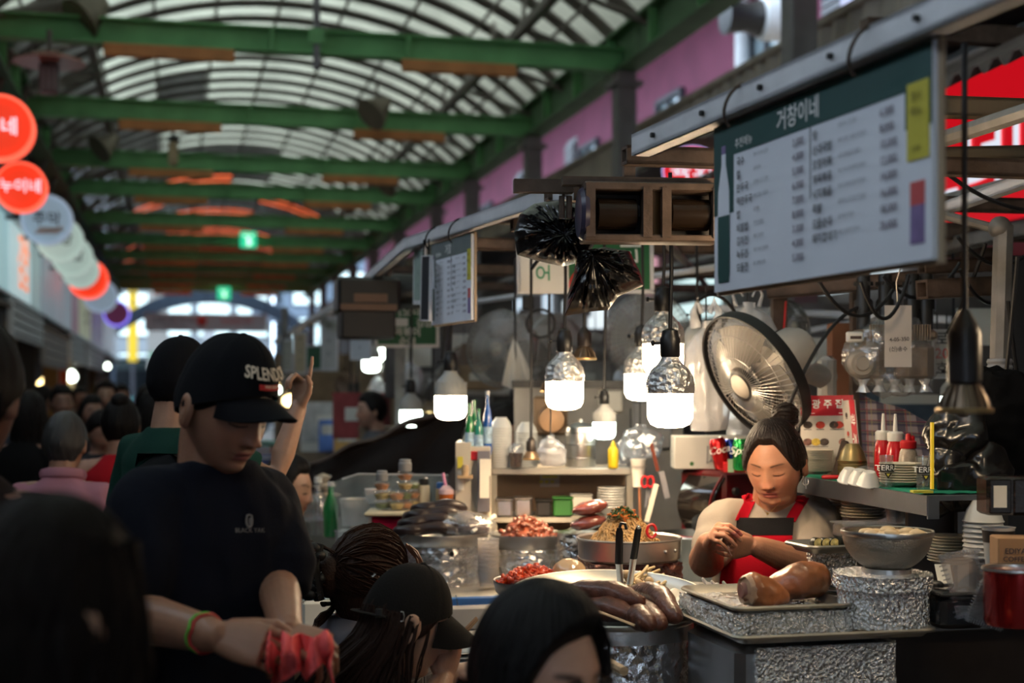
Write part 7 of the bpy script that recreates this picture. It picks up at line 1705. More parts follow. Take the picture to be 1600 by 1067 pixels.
for k,(x,d,n) in enumerate(((597,5.12,3),(620,5.1,2),(633,5.14,4),(612,5.18,2),(645,5.18,3))):
    for j in range(n):
        t=thing('side_dish_bowl','small glass side dish bowl, '+('leftmost','second','fourth','third','rightmost')[k]+' column on the red stand, %s from bottom' % ORD[j],'bowl',(XP(x,d),d,zt+.016+.034*j),0,'stacked side dish bowls');m=MB();m.lathe([(.02,0),(.03,.02),(.031,.03),(.028,.028)],20,cap1=False);obj('bowl_glass',m,clear,t);m=MB();m.lathe([(.018,.003),(.027,.02),(0,.026)],16);m.disp(lambda v: v+.002*fbm(v,90,2,k+j)[:,None]);obj('dish',m,[mat('green_dish',(.10,.15,.03),.5,var=.5,vs=50),mat('yellow_dish',(.5,.36,.10),.5,var=.4,vs=50),mat('orange_dish',(.45,.16,.04),.5,var=.5,vs=50)][(k+j) % 3],t)
for k,(x,d,r,h,mt,cm,lb) in enumerate(((597,5.12,.022,.035,greyp,greyp,'grey lid jar on the left bowl stack'),(633,5.14,.024,.04,greyp,greyp,'grey lid jar on the tallest bowl stack'),(662,5.2,.022,.10,mat('cream_bottle',(.6,.55,.42)),blackp,'cream bottle with a black lid beside the bowls'),(688,5.2,.016,.085,mat('amber_bottle',(.42,.30,.16),.3),bluem,'small amber bottle with a blue cap'),(653,5.25,.03,.08,mat('cream_bottle'),mat('cream_bottle'),'cream round jar behind the side dish bowls'))):
    z0=zt+.016+(.102 if k == 0 else .136 if k == 1 else 0);t=thing('condiment_jar',lb,'jar',(XP(x,d),d,z0));m=MB();m.lathe([(r*.9,0),(r,.005),(r,h*.75),(r*.8,h*.85)],20);obj('jar_body',m,mt,t);m=MB();m.lathe([(r*.85,h*.82),(r*.88,h*1.05),(r*.6,h*1.1)],18);obj('lid',m,cm,t)
t=thing('iced_tea','iced tea cup with a pink straw and dome lid behind the black sausage','drink',(XP(697,5.1),5.12,zt+.012));m=MB();m.lathe([(.02,0),(.027,.06)],20);obj('tea',m,mat('amber_tea',(.42,.10,.02),.15,coat=.5),t);m=MB();m.lathe([(.028,.06),(.027,.075),(.012,.09),(0,.092)],20);obj('dome_lid',m,mat('pink_lid',(.65,.45,.48),.25),t);m=MB();m.tube([(0,0,.08),(-.012,0,.135)],.0055,8);obj('straw',m,mat('pink_straw',(.75,.3,.5),.4),t)
sg_=thing('sneeze_guard','clear curved plastic guard in front of the side dishes','guard',P(610,840,5.35));m=MB();g=[]
for i in range(31):
    u=i/30;g.append([P3(528+172*u-(18*(1-j/10)**2 if u<.2 else 0)*(1-u*5 if u<.2 else 0),742+108*j/10+(26*(1-u*6)**2 if u<.16 and j == 0 else 0),5.3-.12*j/10) for j in range(11)])
m.sheet(np.array(g),.004);obj('pane',m,film('guard_plastic',(.97,.96,.96),.12,.88,.05,20,.08),sg_,W=True)
m=MB();m.tube([P(535,748,5.3),P(560,740,5.3),P(700,742,5.3)],.004,6);obj('edge_strip',m,mat('pale_edge',(.5,.48,.46),.3),sg_,W=True)
for k,(x,y,r,lb) in enumerate(((505,752,.04,'top glass bowl of the far left side dish stack'),(507,766,.055,'second glass bowl of the far left side dish stack'),(510,781,.07,'bottom glass dish of the far left side dish stack'))):
    t=thing('glass_dish',lb,'dish',P(x,y,6.0));m=MB();m.lathe([(r*.5,0),(r,.025),(r*.96,.026),(r*.5,.006)],24,cap1=False);obj('dish_glass',m,clear,t);m=MB();m.lathe([(r*.5,.004),(r*.85,.02),(0,.04)],20);m.disp(lambda v: v+.004*fbm(v,50,2,k)[:,None]);obj('dish_food',m,mat('pale_food',(.55,.45,.33),.5,var=.4,vs=40),t)
for k,(x,y,w,h,mt,lb) in enumerate(((555,800,.12,.10,mat('pale_food',(.55,.45,.33)),'tub of pale side dish behind the guard, left'),(545,850,.11,.10,mat('milky_plastic',(.5,.48,.45),.3),'milky tub low behind the guard'),(590,775,.1,.05,mat('pink_food',(.5,.3,.2),.5),'tray of pinkish side dish behind the guard'))):
    t=thing('food_tub',lb,'tub',P(x,y,5.55));m=MB();m.lathe([(w*.42,-h/2),(w*.5,h/2),(w*.53,h/2+.004),(w*.48,h/2)],26,cap1=False);obj('tub_body',m,bagm,t);m=MB();m.lathe([(w*.45,h*.3),(w*.3,h*.55),(0,h*.62)],22);m.disp(lambda v: v+.008*fbm(v,35,2,k)[:,None]);obj('food',m,mt,t)
t=thing('side_counter','grey counter under the guard and side dishes','counter',P(560,900,5.5));m=MB();m.box((0,.1,.0),(.75,.6,.03));m.box((0,.1,-.46),(.7,.55,.9));obj('body',m,mat('dark_steel_panel'),t)
t=thing('water_bottle','clear water bottle before the seated girl in grey','bottle',P(497,835,5.6));m=MB();m.lathe([(.032,0),(.034,.01),(.034,.14),(.014,.19),(.014,.21)],22);obj('bottle_body',m,clear,t);m=MB();m.cyl(.016,.205,.225,14);obj('cap',m,whitep,t)
t=thing('bottle','dark green bottle before the seated girl in grey','bottle',P(517,838,5.6));m=MB();m.lathe([(.028,0),(.03,.01),(.03,.12),(.012,.17),(.012,.21)],20);obj('bottle_glass',m,gbt,t);m=MB();m.cyl(.014,.2,.215,12);obj('cap',m,whitep,t)
hang_bag('clear bag lying beside the seated girl in grey',487,775,815,5.9,.16,m=clear,seed=31,handles=False)
# tarp
tarp=fabric('black_tarp',(.016,.012,.011),var=.25)
m=MB();g=[]
for i in range(41):
    u=i/40;x=425+300*u;yt=752-18*math.sin(u*3)-95*u**1.3-22*sst(.75,1,u);yb=815-20*u
    g.append([P3(x+4*math.sin(j),float(yt)+(yb-float(yt))*j/14,7.4-.9*u-.25*j/14+.05*math.sin(u*14+j*.5)) for j in range(15)])
m.sheet(np.array(g),.006);solo('tarp',m,tarp,'black tarp draped down over the next stall behind the bulbs','tarp',P(580,740,7),W=True)
m=MB();g=[]
for i in range(25):
    u=i/24;p0=P(440+250*u,742-102*u,7.3-.6*u);g.append([(p0+Vector((.03*j,.1*j,.035*j-.01*j*j))+Z*.012*math.sin(u*18+j))[:] for j in range(6)])
m.sheet(np.array(g),.008);solo('tarp_fold',m,fabric('brown_tarp',(.10,.07,.058)),'brown folded edge of the tarp sloping up to the right','tarp',P(560,690,7.2),W=True)
# ------------------------------------------------------------------ clutter of the stalls behind
bgm=[mat('clutter_%d' % i,c,.6,var=.3,vs=8) for i,c in enumerate(((.40,.36,.32),(.24,.17,.11),(.10,.09,.09),(.55,.54,.52),(.30,.05,.05),(.07,.10,.14),(.33,.22,.13),(.16,.14,.13)))]
def crate(label,x,y,d,w,h,mi,nm='carton',cat='box'):
    t=thing(nm,label,cat,P(x,y,d),random.uniform(-.15,.15));m=MB();m.box((0,.1,0),(w,.22,h),bev=.006);obj('box_body',m,bgm[mi],t);m=MB();m.box((0,.1,h/2),(w*1.02,.225,h*.06));obj('lid',m,bgm[mi],t);m=MB();m.box((0,-.013,h*.05),(w*.5,.004,h*.3));obj('label_slip',m,paperm,t)
cl=[(750,590,8.2,.24,.14,6,'brown carton behind the covered fans'),(930,655,6.3,.17,.14,6,'brown carton behind the small green tinted bulb'),(735,605,8.6,.5,.10,3,'long pale box under the brown carton'),(1000,560,7.5,.3,.3,7,'dark carton behind the nearest bulbs'),(905,595,7.8,.35,.22,0,'grey box among the clutter above the middle shelf'),
      (650,560,9,.4,.5,2,'dark crate pile beyond the green snack sign'),(560,650,9.5,.35,.3,4,'red box stack by the far worker'),(520,660,11,.5,.3,3,'pale shop box with a magenta top far off'),(500,700,11,.6,.25,1,'brown counter box far off under the raised arm'),(610,690,9,.4,.18,1,'brown box under the far worker'),
      (960,600,8.5,.4,.35,2,'dark carton far behind the bulbs'),(880,630,7.2,.25,.2,7,'dull carton behind the foil bulb'),(1050,600,7.6,.35,.5,2,'dark crate behind the milky bags'),(820,600,9,.4,.5,2,'dark box pile behind the white cloth'),(1420,620,6.2,.5,.3,5,'blue grey crate behind the checked cloth'),(1290,560,6.8,.3,.5,2,'dark crate behind the brown posts'),(1530,520,5.8,.4,.5,2,'dark crate at the right behind the pipe'),(715,545,9.5,.3,.5,7,'dull carton stack beneath the price list'),(860,520,9.5,.5,.25,0,'grey carton high behind the fans')]
for (x,y,d,w,h,mi,lb) in cl: crate(lb,x,y,d,w,h,mi)
for k,(x,y,d,w,h,c) in enumerate(((450,692,12,.9,.04,(.02,.35,.25)),(470,700,12.5,.5,.08,(.5,.12,.03)),(470,717,11.5,1.0,.06,(.02,.05,.25)),(520,642,12,.4,.09,(.5,.04,.14)),(515,680,10.8,.14,.24,(.1,.2,.55)),(545,690,10.5,.2,.16,(.5,.3,.1)),(480,660,13,.5,.3,(.2,.12,.08)),(985,662,6.2,.1,.05,(.6,.3,.36)))):
    t=thing('stall_goods',('teal green counter edge far beyond the raised arm','orange red goods heap far beyond the raised arm','blue counter edge below the teal one','magenta topped box far off','blue packet standing on the far counter','tan packet standing on the far counter','brown cabinet far beyond the cap brim','pinkish packet behind the shelf')[k],'goods',P(x,y,d));m=MB();m.box((0,0,0),(w,.2,h),bev=.004);obj('pack',m,mat('goods_%d' % k,c,.5,var=.3,vs=6),t);m=MB();m.box((0,-.102,h*.2),(w*.7,.004,h*.3));obj('print',m,bgm[3],t)
bb=bpy.data.objects.new('trim_4',None);COL.objects.link(bb);bb['kind']='structure';WM[bb.name]=Matrix.Identity(4)
for (s,u,w,z0,z1,mi) in ((11,3.6,1.2,0,2.1,2),(14,3.0,1.6,0,2.0,7),(19,2.4,2.2,0,2.1,1)):
    m=MB();m.box((0,0,(z0+z1)/2),(w,.3,z1-z0),T(H(s,u))@RZ(YAW));obj('stall_back',m,bgm[mi],bb,W=True)
for k,(x,y,d) in enumerate(((640,590,8.6),(665,600,9.0),(615,575,9.4),(590,610,10),(700,590,8.4),(725,560,8.8),(980,590,7.0),(930,540,7.8),(540,600,11))):
    hang_bag(('dull plastic bag hung left of the grey ribbed bulb','dull plastic bag beyond the dark spot lamp','dull bag under the green snack sign','dull bag near the far worker','dull bag just above the grey ribbed bulb','dull bag right of the green snack sign','dull bag behind the nearest bulbs','dull bag between the covered fans','dull bag far over the tarp')[k],x,y-24,y+22,d,.15+.02*(k % 3),m=(bagm,mat('dull_bag',(.22,.20,.19),.4,bump=.4,bs=20),mat('brown_bag',(.14,.09,.06),.5,bump=.4,bs=20))[k % 3],seed=60+k,handles=False)
# dishes on the customer counter
dz=.852
t=thing('side_plate','white printed paper and dish on the counter before the capped girl','plate',P(716,1024,4.02));t.location.z=dz;WM[t.name]=T(t.location);m=MB();m.box((0,0,.001),(.12,.1,.002),RZ(.3));obj('paper',m,paperm,t);m=MB();m.lathe([(.03,.003),(.05,.014),(.048,.016),(.03,.006)],26,cap1=False);obj('dish',m,china2,t)
m=MB();[m.box((.02*math.sin(k),-.03+.012*k,.0025),(.07,.004,.001),RZ(.3)) for k in range(6)];obj('print',m,gink,t)
t=thing('serving_tray','steel serving tray on the customer counter','tray',P(745,1010,4.0));t.location.z=dz;WM[t.name]=T(t.location);m=MB();m.box((.03,.0,.004),(.26,.2,.006),RZ(YAW),bev=.002);m.box((.03,-.1,.008),(.26,.006,.014));obj('tray_body',m,mat('bluish_steel',(.42,.46,.50)),t)
# ------------------------------------------------------------------ people of the scene
def vax(yaw): return Vector((math.cos(yaw),math.sin(yaw),0)),Vector((math.sin(yaw),-math.cos(yaw),0))   # side axis, forward
def torso(m,rows,yaw,p=.82,n=36):
    X,Fd=vax(yaw);m.loft([ring_at(Vector(c),X,-Fd,rx,ry,n,p) for (c,rx,ry) in rows]);return m
def limb(m,pts,rr,n=16,sub=6):
    q=smooth_path(pts,sub*(len(pts)-1));k=len(pts)-1
    r=[float(np.interp(i/(len(q)-1)*k,range(len(rr)),rr)) for i in range(len(q))]
    m.tube(q,r,n,cap='round');return m
def legs(t,c,yaw,mt,seat=None,h=.92,k=1.0):
    """trousers and shoes; c: hip centre on the ground plan; seat: seat height for sitting figures"""
    X,Fd=vax(yaw);m=MB()
    for s in (-1,1):
        hp=Vector((c[0],c[1],seat+.08 if seat else h))+X*(s*.09)
        kn=hp+Fd*.40+X*(s*.03)-Z*.02 if seat else Vector((hp.x,hp.y,.5))+Fd*.02
        an=Vector((kn.x,kn.y,.09))+(-Fd*.03 if seat else Vector())
        limb(m,[hp,hp.lerp(kn,.5),kn,kn.lerp(an,.5),an],[.098,.088,.070,.064,.058])
        q=MB();q.loft([ring_at(an+Fd*f+Z*(z-.09),X,Fd,rx,ry,16) for z,f,rx,ry in ((0,.05,.045,.125),(.03,.05,.047,.128),(.06,.03,.043,.10),(.1,0,.04,.05))]);obj('shoe',q,shoe_m,t,W=True)
    m.ell((c[0],c[1],(seat+.10 if seat else h)),(.165,.13,.12),20,12)
    obj('trousers',remesh(m,.012,3),mt,t,W=True)
trs=fabric('charcoal_trousers',(.02,.02,.024))
EP=Vector((0,0,EYE))
# --- the vendor
sk=(.52,.245,.145)
v0=P(1205,800,4.33);vy=-.22;vX,vF=vax(vy)
ven=thing('person','woman with a hair bun in a red apron and beige tee, peeling food by hand','person',(v0.x,v0.y,0))
hc=P(1211,724,4.22);Mv=head_matrix(hc,-.47,.30,-.03,1.015)
b=MB();b.join(head_mb(170,140,1.10),Mv);b.join(ear_mb(1),Mv);b.join(ear_mb(-1),Mv)
nb=Vector((v0.x+.01,v0.y+.01,1.235));nt2=hc+Vector((.012,.035,-.045))
limb(b,[nb-Z*.05,nb.lerp(nt2,.45)+Vector((0,.008,0)),nt2],[.080,.066,.062],20)
b.tube([nb-vX*.12-Z*.035,nb+vX*.12-Z*.035],[.05,.05],16,cap='round')
# full cheeks and chin fold
b.ell((Mv@Vector((.0,-.035,-.088)))[:],(.05,.045,.03),18,12)
shR,elR,wrR=P(1132,816,4.30),P(1106,878,4.21),P(1106,846,4.0)
shL,elL,wrL=P(1276,810,4.36),P(1266,886,4.17),P(1179,852,4.02)
limb(b,[shR,elR+Vector((0,.01,.01)),elR.lerp(wrR,.4)+Vector((0,0,.0)),wrR],[.056,.054,.047,.029],18)
limb(b,[shL,elL,elL.lerp(wrL,.45),wrL],[.058,.052,.044,.028],18)
b.join(hand_mb(wrR+Vector((.0,0,-.004)),(.15,-.80,.55),(.80,-.08,-.58),-1,[(.8,.9,.3),(.85,.9,.3),(.9,.9,.3),(.95,.9,.3)],.03,.88,(.45,.25,.2),thumb_in=.8))
b.join(hand_mb(wrL+Vector((-.006,0,0)),(-.80,-.58,-.02),(-.45,.80,.30),1,[(.62,.7,.35),(.6,.7,.4),(.6,.7,.4),(.58,.7,.4)],.04,.88,(.42,.25,.2),thumb_in=.45))
body=remesh(b,.0027,3);o=obj('body',body,skin_m,ven,W=True);paint(o,face_paint(body.arr(),Mv,sk,(.50,.13,.11),(.05,.03,.025),brow_t=.0024))
th=MB();tr_rows=[((v0.x+.00,v0.y+.03,.86),.175,.135),((v0.x,v0.y+.02,1.0),.172,.135),((v0.x,v0.y+.005,1.10),.172,.138),((v0.x,v0.y,1.17),.172,.128),((v0.x+.004,v0.y+.005,1.215),.150,.100),((v0.x+.008,v0.y+.01,1.25),.105,.080),((v0.x+.01,v0.y+.012,1.268),.082,.068)]
torso(th,tr_rows,vy)
core=remesh(th,.008,4)
tee=MB();tee.join(th);limb(tee,[nb-vX*.06-Z*.02,shR+Z*.004,shR.lerp(elR,.45),shR.lerp(elR,.62)],[.05,.064,.068,.070],22);limb(tee,[nb+vX*.06-Z*.02,shL+Z*.004,shL.lerp(elL,.5),shL.lerp(elL,.74)],[.05,.074,.076,.074],22)
teem=cloth_from(tee,.0055,.006,11,4,(1,1,.5),4);obj('tee_shirt',teem,fabric('beige_tee',(.47,.40,.32),var=.06),ven,W=True)
tv=bvh(teem);apr=fabric('red_apron',(.52,.008,.022),var=.06);aprb=fabric('black_apron_band',(.014,.013,.014))
def quadgrid(rows,d,nu=26):
    g=[]
    for (y,x0,x1) in rows: g.append([P(x0+(x1-x0)*i/nu,y,d)[:] for i in range(nu+1)])
    return np.array(g)
def interp_rows(rows,n=5):
    out=[]
    for a,c in zip(rows[:-1],rows[1:]):
        for k in range(n): out.append(tuple(a[i]+(c[i]-a[i])*k/n for i in range(3)))
    return out+[rows[-1]]
tc=bvh(core)
def apron(rows,off,mt,nm,nu=26,d=3.7,amp=.004):
    g=drape(tc,quadgrid(interp_rows(rows),d,nu),(0,1,0),off,EP)
    sh=g.shape;f=g.reshape(-1,3);f=f-np.array((0,1,0))*(amp*(1+ridge(f*np.array((1,1,.35)),14,2,7)))[:,None];g=f.reshape(sh)
    m=MB();m.sheet(g[:,::-1],.004);return obj(nm,m,mt,ven,W=True)
apron([(834,1141,1237),(860,1134,1238),(900,1126,1243),(960,1120,1255),(1075,1112,1265)],.016,apr,'apron')
apron([(809,1148,1240),(822,1145,1239),(836,1141,1238)],.018,aprb,'apron_band')
def strap(rows,mt=apr):
    g=drape(tv,quadgrid(interp_rows(rows,6),3.7,6),(0,1,0),.007,EP);m=MB();m.sheet(g[:,::-1],.004);obj('apron_strap',m,mt,ven,W=True)
strap([(812,1150,1167),(795,1157,1174),(778,1165,1182),(771,1169,1185)]);strap([(814,1225,1243),(798,1234,1252),(784,1243,1261),(777,1247,1264)])
m=MB()
for s in (-1,1): m.tube(smooth_path([nb+vX*(s*.075)+vF*.05+Z*.035,nb+vX*(s*.08)-Z*.0+Z*.045,nb+vX*(s*.07)-vF*.08+Z*.01,Vector((v0.x,v0.y,1.1))-vF*.145-vX*(s*.02),Vector((v0.x,v0.y,.95))-vF*.15+vX*(s*.06)],16),.017,6,sq=.25)
obj('back_strap',m,apr,ven,W=True)
def hf(az,el):
    a=np.abs((az+PI) %(2*PI)-PI);lim=.74-.86*sst(.30,1.20,a);lim=np.where(a>1.7,-.12-.75*sst(1.7,2.4,a),lim);return (el-lim)*1.6+.02
hv=hair_shell(Mv,hf,lambda a,e: .012+.010*sst(.3,1.3,e),170,100,.0016,60,3,1.06)
bc=P(1226,650,4.30);r=random.Random(2)
for k in range(16):
    a0=r.uniform(0,6.28);tl=r.uniform(-.9,.9);pts=[]
    for j in range(12):
        a=a0+j*.5;p=Vector((.030*math.cos(a),.030*math.sin(a)*math.cos(tl),.030*math.sin(a)*math.sin(tl)+.012*math.cos(a*.5+k)));pts.append(bc+p*(.75+.03*k))
    hv.tube(pts,.0085,7,cap='round')
hv.ell(bc[:],(.036,.036,.036),16,12);hv.ell(P(1222,668,4.29)[:],(.04,.04,.03),16,10)
for k in range(22):
    a=r.choice((-1,1))*r.uniform(.85,1.5);s0=Mv@Vector((.078*math.sin(a),-.085*math.cos(a)*.95,.062+.02*r.random()));hv.tube(smooth_path([s0,s0+Vector((r.uniform(-.02,.012),-.004,r.uniform(-.004,.018))),s0+Vector((r.uniform(-.03,.02),.0,r.uniform(-.03,.012)))],6),.0007,4)
for s in (-1,1): hv.join(strands([smooth_path([Mv@Vector((s*.078,-.03,.05)),Mv@Vector((s*.083,-.028,.02)),Mv@Vector((s*.080,-.022,-.02-.01*k))],6) for k in range(3)],.006,6,.2,3,.003))
obj('hair',hv,mat('vendor_hair',(.013,.008,.007),.42,0,.3,160,.3,60,spec=.28),ven,W=True)
e=Mv@Vector((.084,.004,-.044));m=MB();m.tube([e+Vector((.009*math.sin(k*.52),.003*math.sin(k),-.012+.011*math.cos(k*.52))) for k in range(13)],.0016,6);m.tube([e,e+Vector((.002,0,-.034))],.0018,6);obj('earring',m,steel,ven,W=True)
m=MB();m.ell((Mv@Vector((.0195,-.0975,-.037)))[:],.0022,8,6);obj('nose_stud',m,mat('bright_steel',(.85,.85,.85),.1,1),ven,W=True)
def on_surface(tree,x,y,off=.002):
    h=tree.ray_cast(P(x,y,3.5),P(x,y,4.6)-P(x,y,3.5));return (h[0]-Vector((0,off,0))) if h[0] is not None else P(x,y,4.15)
allv=MB();allv.join(teem);allv.join(body);ta=bvh(allv);gold=mat('gold',(.75,.5,.15),.3,1,var=0)
m=MB();pts=[on_surface(ta,x,y) for x,y in ((1184,776),(1186,783),(1189,790),(1194,797),(1199,801),(1206,797),(1213,790),(1220,782))];m.tube(smooth_path(pts,24),.0009,5);c=on_surface(ta,1199,802);m.box(c[:],(.008,.002,.0018),RY(0));m.box((c.x,c.y,c.z),(.0018,.002,.009));obj('necklace',m,gold,ven,W=True)
legs(ven,(v0.x,v0.y+.03),vy,trs,None,.84)
m=MB();fc=wrR.lerp(wrL,.36)+Vector((.0,-.05,.012));m.ell(fc[:],(.016,.013,.013),14,10);m.disp(lambda v: v+.004*fbm(v,70,2,3)[:,None]);solo('offal_piece',m,mat('brown_scrap',(.16,.075,.05),.4),'small brown food scrap between the vendor fingers','food',fc,W=True)
m=MB();m.tube(smooth_path([fc+Vector((0,0,-.008)),fc+Vector((.006,0,-.03)),fc+Vector((.012,0,-.042))],6),.0016,5);solo('fat_string',m,mat('pink_string',(.6,.35,.3),.4),'thin pink string dangling from the vendor hands','food',fc,W=True)
# --- the standing man
sm=(.34,.17,.108)
g0=Vector((XP(316,2.94),2.94,0));gy=.60;gX,gF=vax(gy)
man=thing('person','man in a black cap and black tee looking down, folding a pink cloth','person',g0)
hc=P(352,638,2.88);Mg2=head_matrix(hc,.93,.34,.02,1.05)
b=MB();b.join(head_mb(170,140,.98),Mg2);b.join(ear_mb(1),Mg2);b.join(ear_mb(-1),Mg2)
nb=Vector((XP(333,2.93),2.93,1.425));nt2=hc+Vector((-.030,.035,-.03))
limb(b,[nb-Z*.05,nb.lerp(nt2,.5)+Vector((-.006,.0,0)),nt2],[.076,.065,.064],20)
b.tube([nb-gX*.10-Z*.05,nb+gX*.10-Z*.05],[.045,.045],14,cap='round')
shR,elR,wrR=P(236,792,2.84),P(196,958,2.74),P(333,992,2.56)
shL,elL,wrL=P(412,788,3.04),P(433,905,2.96),P(448,982,2.68)
limb(b,[shR,shR.lerp(elR,.55),elR,elR.lerp(wrR,.35),wrR],[.045,.050,.045,.047,.031],18)
limb(b,[shL,shL.lerp(elL,.55),elL,elL.lerp(wrL,.4),wrL],[.043,.047,.042,.042,.029],18)
b.join(hand_mb(wrR+Vector((.008,0,-.002)),(.95,-.20,-.16),(.16,.80,-.52),-1,[(.55,.75,.35),(.6,.8,.4),(.62,.85,.4),(.65,.9,.4)],.05,1.06,(.40,.15,.45),thumb_in=.15))
b.join(hand_mb(wrL+Vector((.006,-.008,-.006)),(.62,-.45,-.12),(.05,.35,-.93),1,[(.75,.95,.5)]*4,.04,.95,(.45,.2,.3),thumb_in=-.2))
body=remesh(b,.0027,3);o=obj('body',body,skin_m,man,W=True);paint(o,face_paint(body.arr(),Mg2,sm,(.33,.10,.09),(.012,.010,.010),brow_t=.0046,blush=.12))
th=MB();torso(th,[((g0.x,g0.y+.02,.80),.185,.135),((g0.x,g0.y+.01,1.0),.182,.130),((g0.x,g0.y,1.2),.190,.132),((g0.x+.003,g0.y,1.30),.196,.125),((g0.x+.006,g0.y,1.37),.178,.108),((g0.x+.010,g0.y-.002,1.418),.122,.088),((nb.x,nb.y,1.452),.084,.074)],gy)
limb(th,[nb-gX*.07-Z*.03,shR+Z*.004,shR.lerp(elR,.45),shR.lerp(elR,.72)],[.05,.076,.078,.074],22);limb(th,[nb+gX*.07-Z*.03,shL+Z*.004,shL.lerp(elL,.5),shL.lerp(elL,.86)],[.05,.074,.078,.080],22)
mt_man=fabric('navy_black_tee',(.0085,.0095,.016),var=.1);tm=cloth_from(th,.007,.009,7.5,14,(1,1,.4),4);obj('tee_shirt',tm,mt_man,man,W=True)
tt=bvh(tm)
def chest_text(s,x,y,size,par,mt,dfrom=2.4):
    o0=P(x,y,dfrom);m=text_mb(s,size,.004);g=MB();a=m.arr();pts=[]
    for p in a:
        q=o0+Vector((p[0]*.9,0,p[1]));h=tt.ray_cast(q,q-EP);pts.append((h[0]-Vector((0,.002+p[2]*.2,0)))[:] if h[0] is not None else (q+Vector((0,.5,0)))[:])
    g.add(pts,m.f);obj('lettering',g,mt,par,W=True)
gp_=mat('grey_print',(.22,.20,.19),.7,var=0);chest_text('BLACK YAK',391,828,.0105,man,gp_)
m=MB()
for (dx,dy,rx,ry) in ((0,0,4.5,9.5),):
    pts=[]
    for k in range(21):
        a=2*PI*k/20;q=P(390+rx*math.cos(a)*(1 if math.sin(a)<.6 else 1.5),813-ry*math.sin(a),2.4);h=tt.ray_cast(q,q-EP);pts.append(h[0]-Vector((0,.003,0)) if h[0] is not None else P(390,813,2.8))
    m.tube(pts,.0022,5);q=P(391,814,2.4);h=tt.ray_cast(q,q-EP)
    if h[0] is not None: m.ell((h[0]-Vector((0,.002,0)))[:],(.003,.002,.008),8,6)
obj('emblem',m,gp_,man,W=True,kind='stuff')
def cap_text(s,size,Mh,z0,top,par,mt,x0=0,bold=.01,sx=1,h=None,sp=1.0):
    m=text_mb(s,size,bold,sp=sp) if h is None else MB().prism([(-size/2,-h/2),(size/2,-h/2),(size/2,h/2),(-size/2,h/2)],0,.002)
    if h is not None:
        m=MB();g=[[[-size/2+size*i/16,-h/2+h*j/2,.001] for j in range(3)] for i in range(17)];m.sheet(np.array(g),.001)
    a=m.arr();az=(a[:,0]*sx+x0)/.096;el=z0+a[:,1]/.105
    p=head_surface(az,el,1.0,0);n=p/np.linalg.norm(p,axis=1,keepdims=True);p=p+n*(top+a[:,2])[:,None]
    g=MB();g.add(p,m.f);return obj('lettering',MB().join(g,Mh),mt,par,W=True)
c,br=cap_mb(Mg2,.013,.13,.078,.09,.012,.020,.33);capm=fabric('black_cap',(.008,.008,.010))
co=obj('cap',c,capm,man,W=True);obj('brim',br,capm,co,W=True)
cap_text('SPLENDOR',.027,Mg2,.70,.0335,co,mat('cream_thread',(.75,.62,.48),.7,var=0),.004,.02)
cap_text('',.062,Mg2,.545,.027,co,mat('red_thread',(.5,.02,.02),.7,var=0),.006,h=.008);cap_text('FINISH BRAND',.0062,Mg2,.545,.030,co,mat('cream_thread'),.006,.01)
hm_=hair_shell(Mg2,hairline(.25,-.05,-.60),lambda a,e: .0045,110,60,.001,50,4,.98);obj('hair',hm_,hairm,man,W=True)
legs(man,(g0.x,g0.y+.02),gy,trs,None,.90)
for k,(mt_b,off) in enumerate(((mat('green_cord',(.12,.55,.06),.6),0),(mat('red_cord',(.55,.05,.05),.6),.010))):
    d=(wrR-elR).normalized();x,y,_=axes(d);c=wrR-d*(.030-off);m=MB();m.tube([c+x*(.0365*math.cos(j*.4))+y*(.0365*math.sin(j*.4))+d*(.004*math.sin(j*2)) for j in range(17)],.0028,6);o=obj('bracelet',m,mt_b,man,W=True);o['label']=('green cord bracelet','red cord bracelet')[k]
# pink cloth
m=MB();g=[]
topp=[(412,1012),(420,985),(436,982),(452,996),(470,988),(490,997),(512,984),(519,1008)];botp=[(420,1052),(424,1075),(445,1062),(468,1046),(482,1062),(500,1034),(516,1045),(522,1085)]
for i in range(57):
    u=i/56*(len(topp)-1);k=min(int(u),len(topp)-2);f=u-k;f=f*f*(3-2*f)
    tx,ty=[topp[k][q]+(topp[k+1][q]-topp[k][q])*f for q in (0,1)];bx_,by_=[botp[k][q]+(botp[k+1][q]-botp[k][q])*f for q in (0,1)]
    row=[]
    for j in range(25):
        v=j/24;d=2.56-.035*math.sin(u*2.6+v*2.2)-.05*math.sin(PI*min(1,v*1.1))*(.5+.5*math.sin(u*1.1))+.012*math.sin(u*7+v*5);row.append(P3(tx+(bx_-tx)*v+3*math.sin(v*6+u*3),ty+(by_-ty)*v,d))
    g.append(row)
m.sheet(np.array(g),.002);m.disp(lambda v: v+.004*np.stack([0*v[:,0],ridge(v,20,2,3),.5*fbm(v,25,2,8)],1));pkc=fabric('coral_pink_cloth',(.92,.15,.15),var=.06)
pcl=solo('pink_cloth',m,pkc,'crumpled coral pink cloth held in the hands of the standing man','cloth',P(465,1020,2.55),W=True)
m=MB();g=[[P3(452+58*i/16,996-6*math.sin(i*.5)+(10*j/6),2.60+.03*j/6+.012*math.sin(i*.9)) for j in range(7)] for i in range(17)];m.sheet(np.array(g),.002)
obj('folded_edge',m,pkc,pcl,W=True)
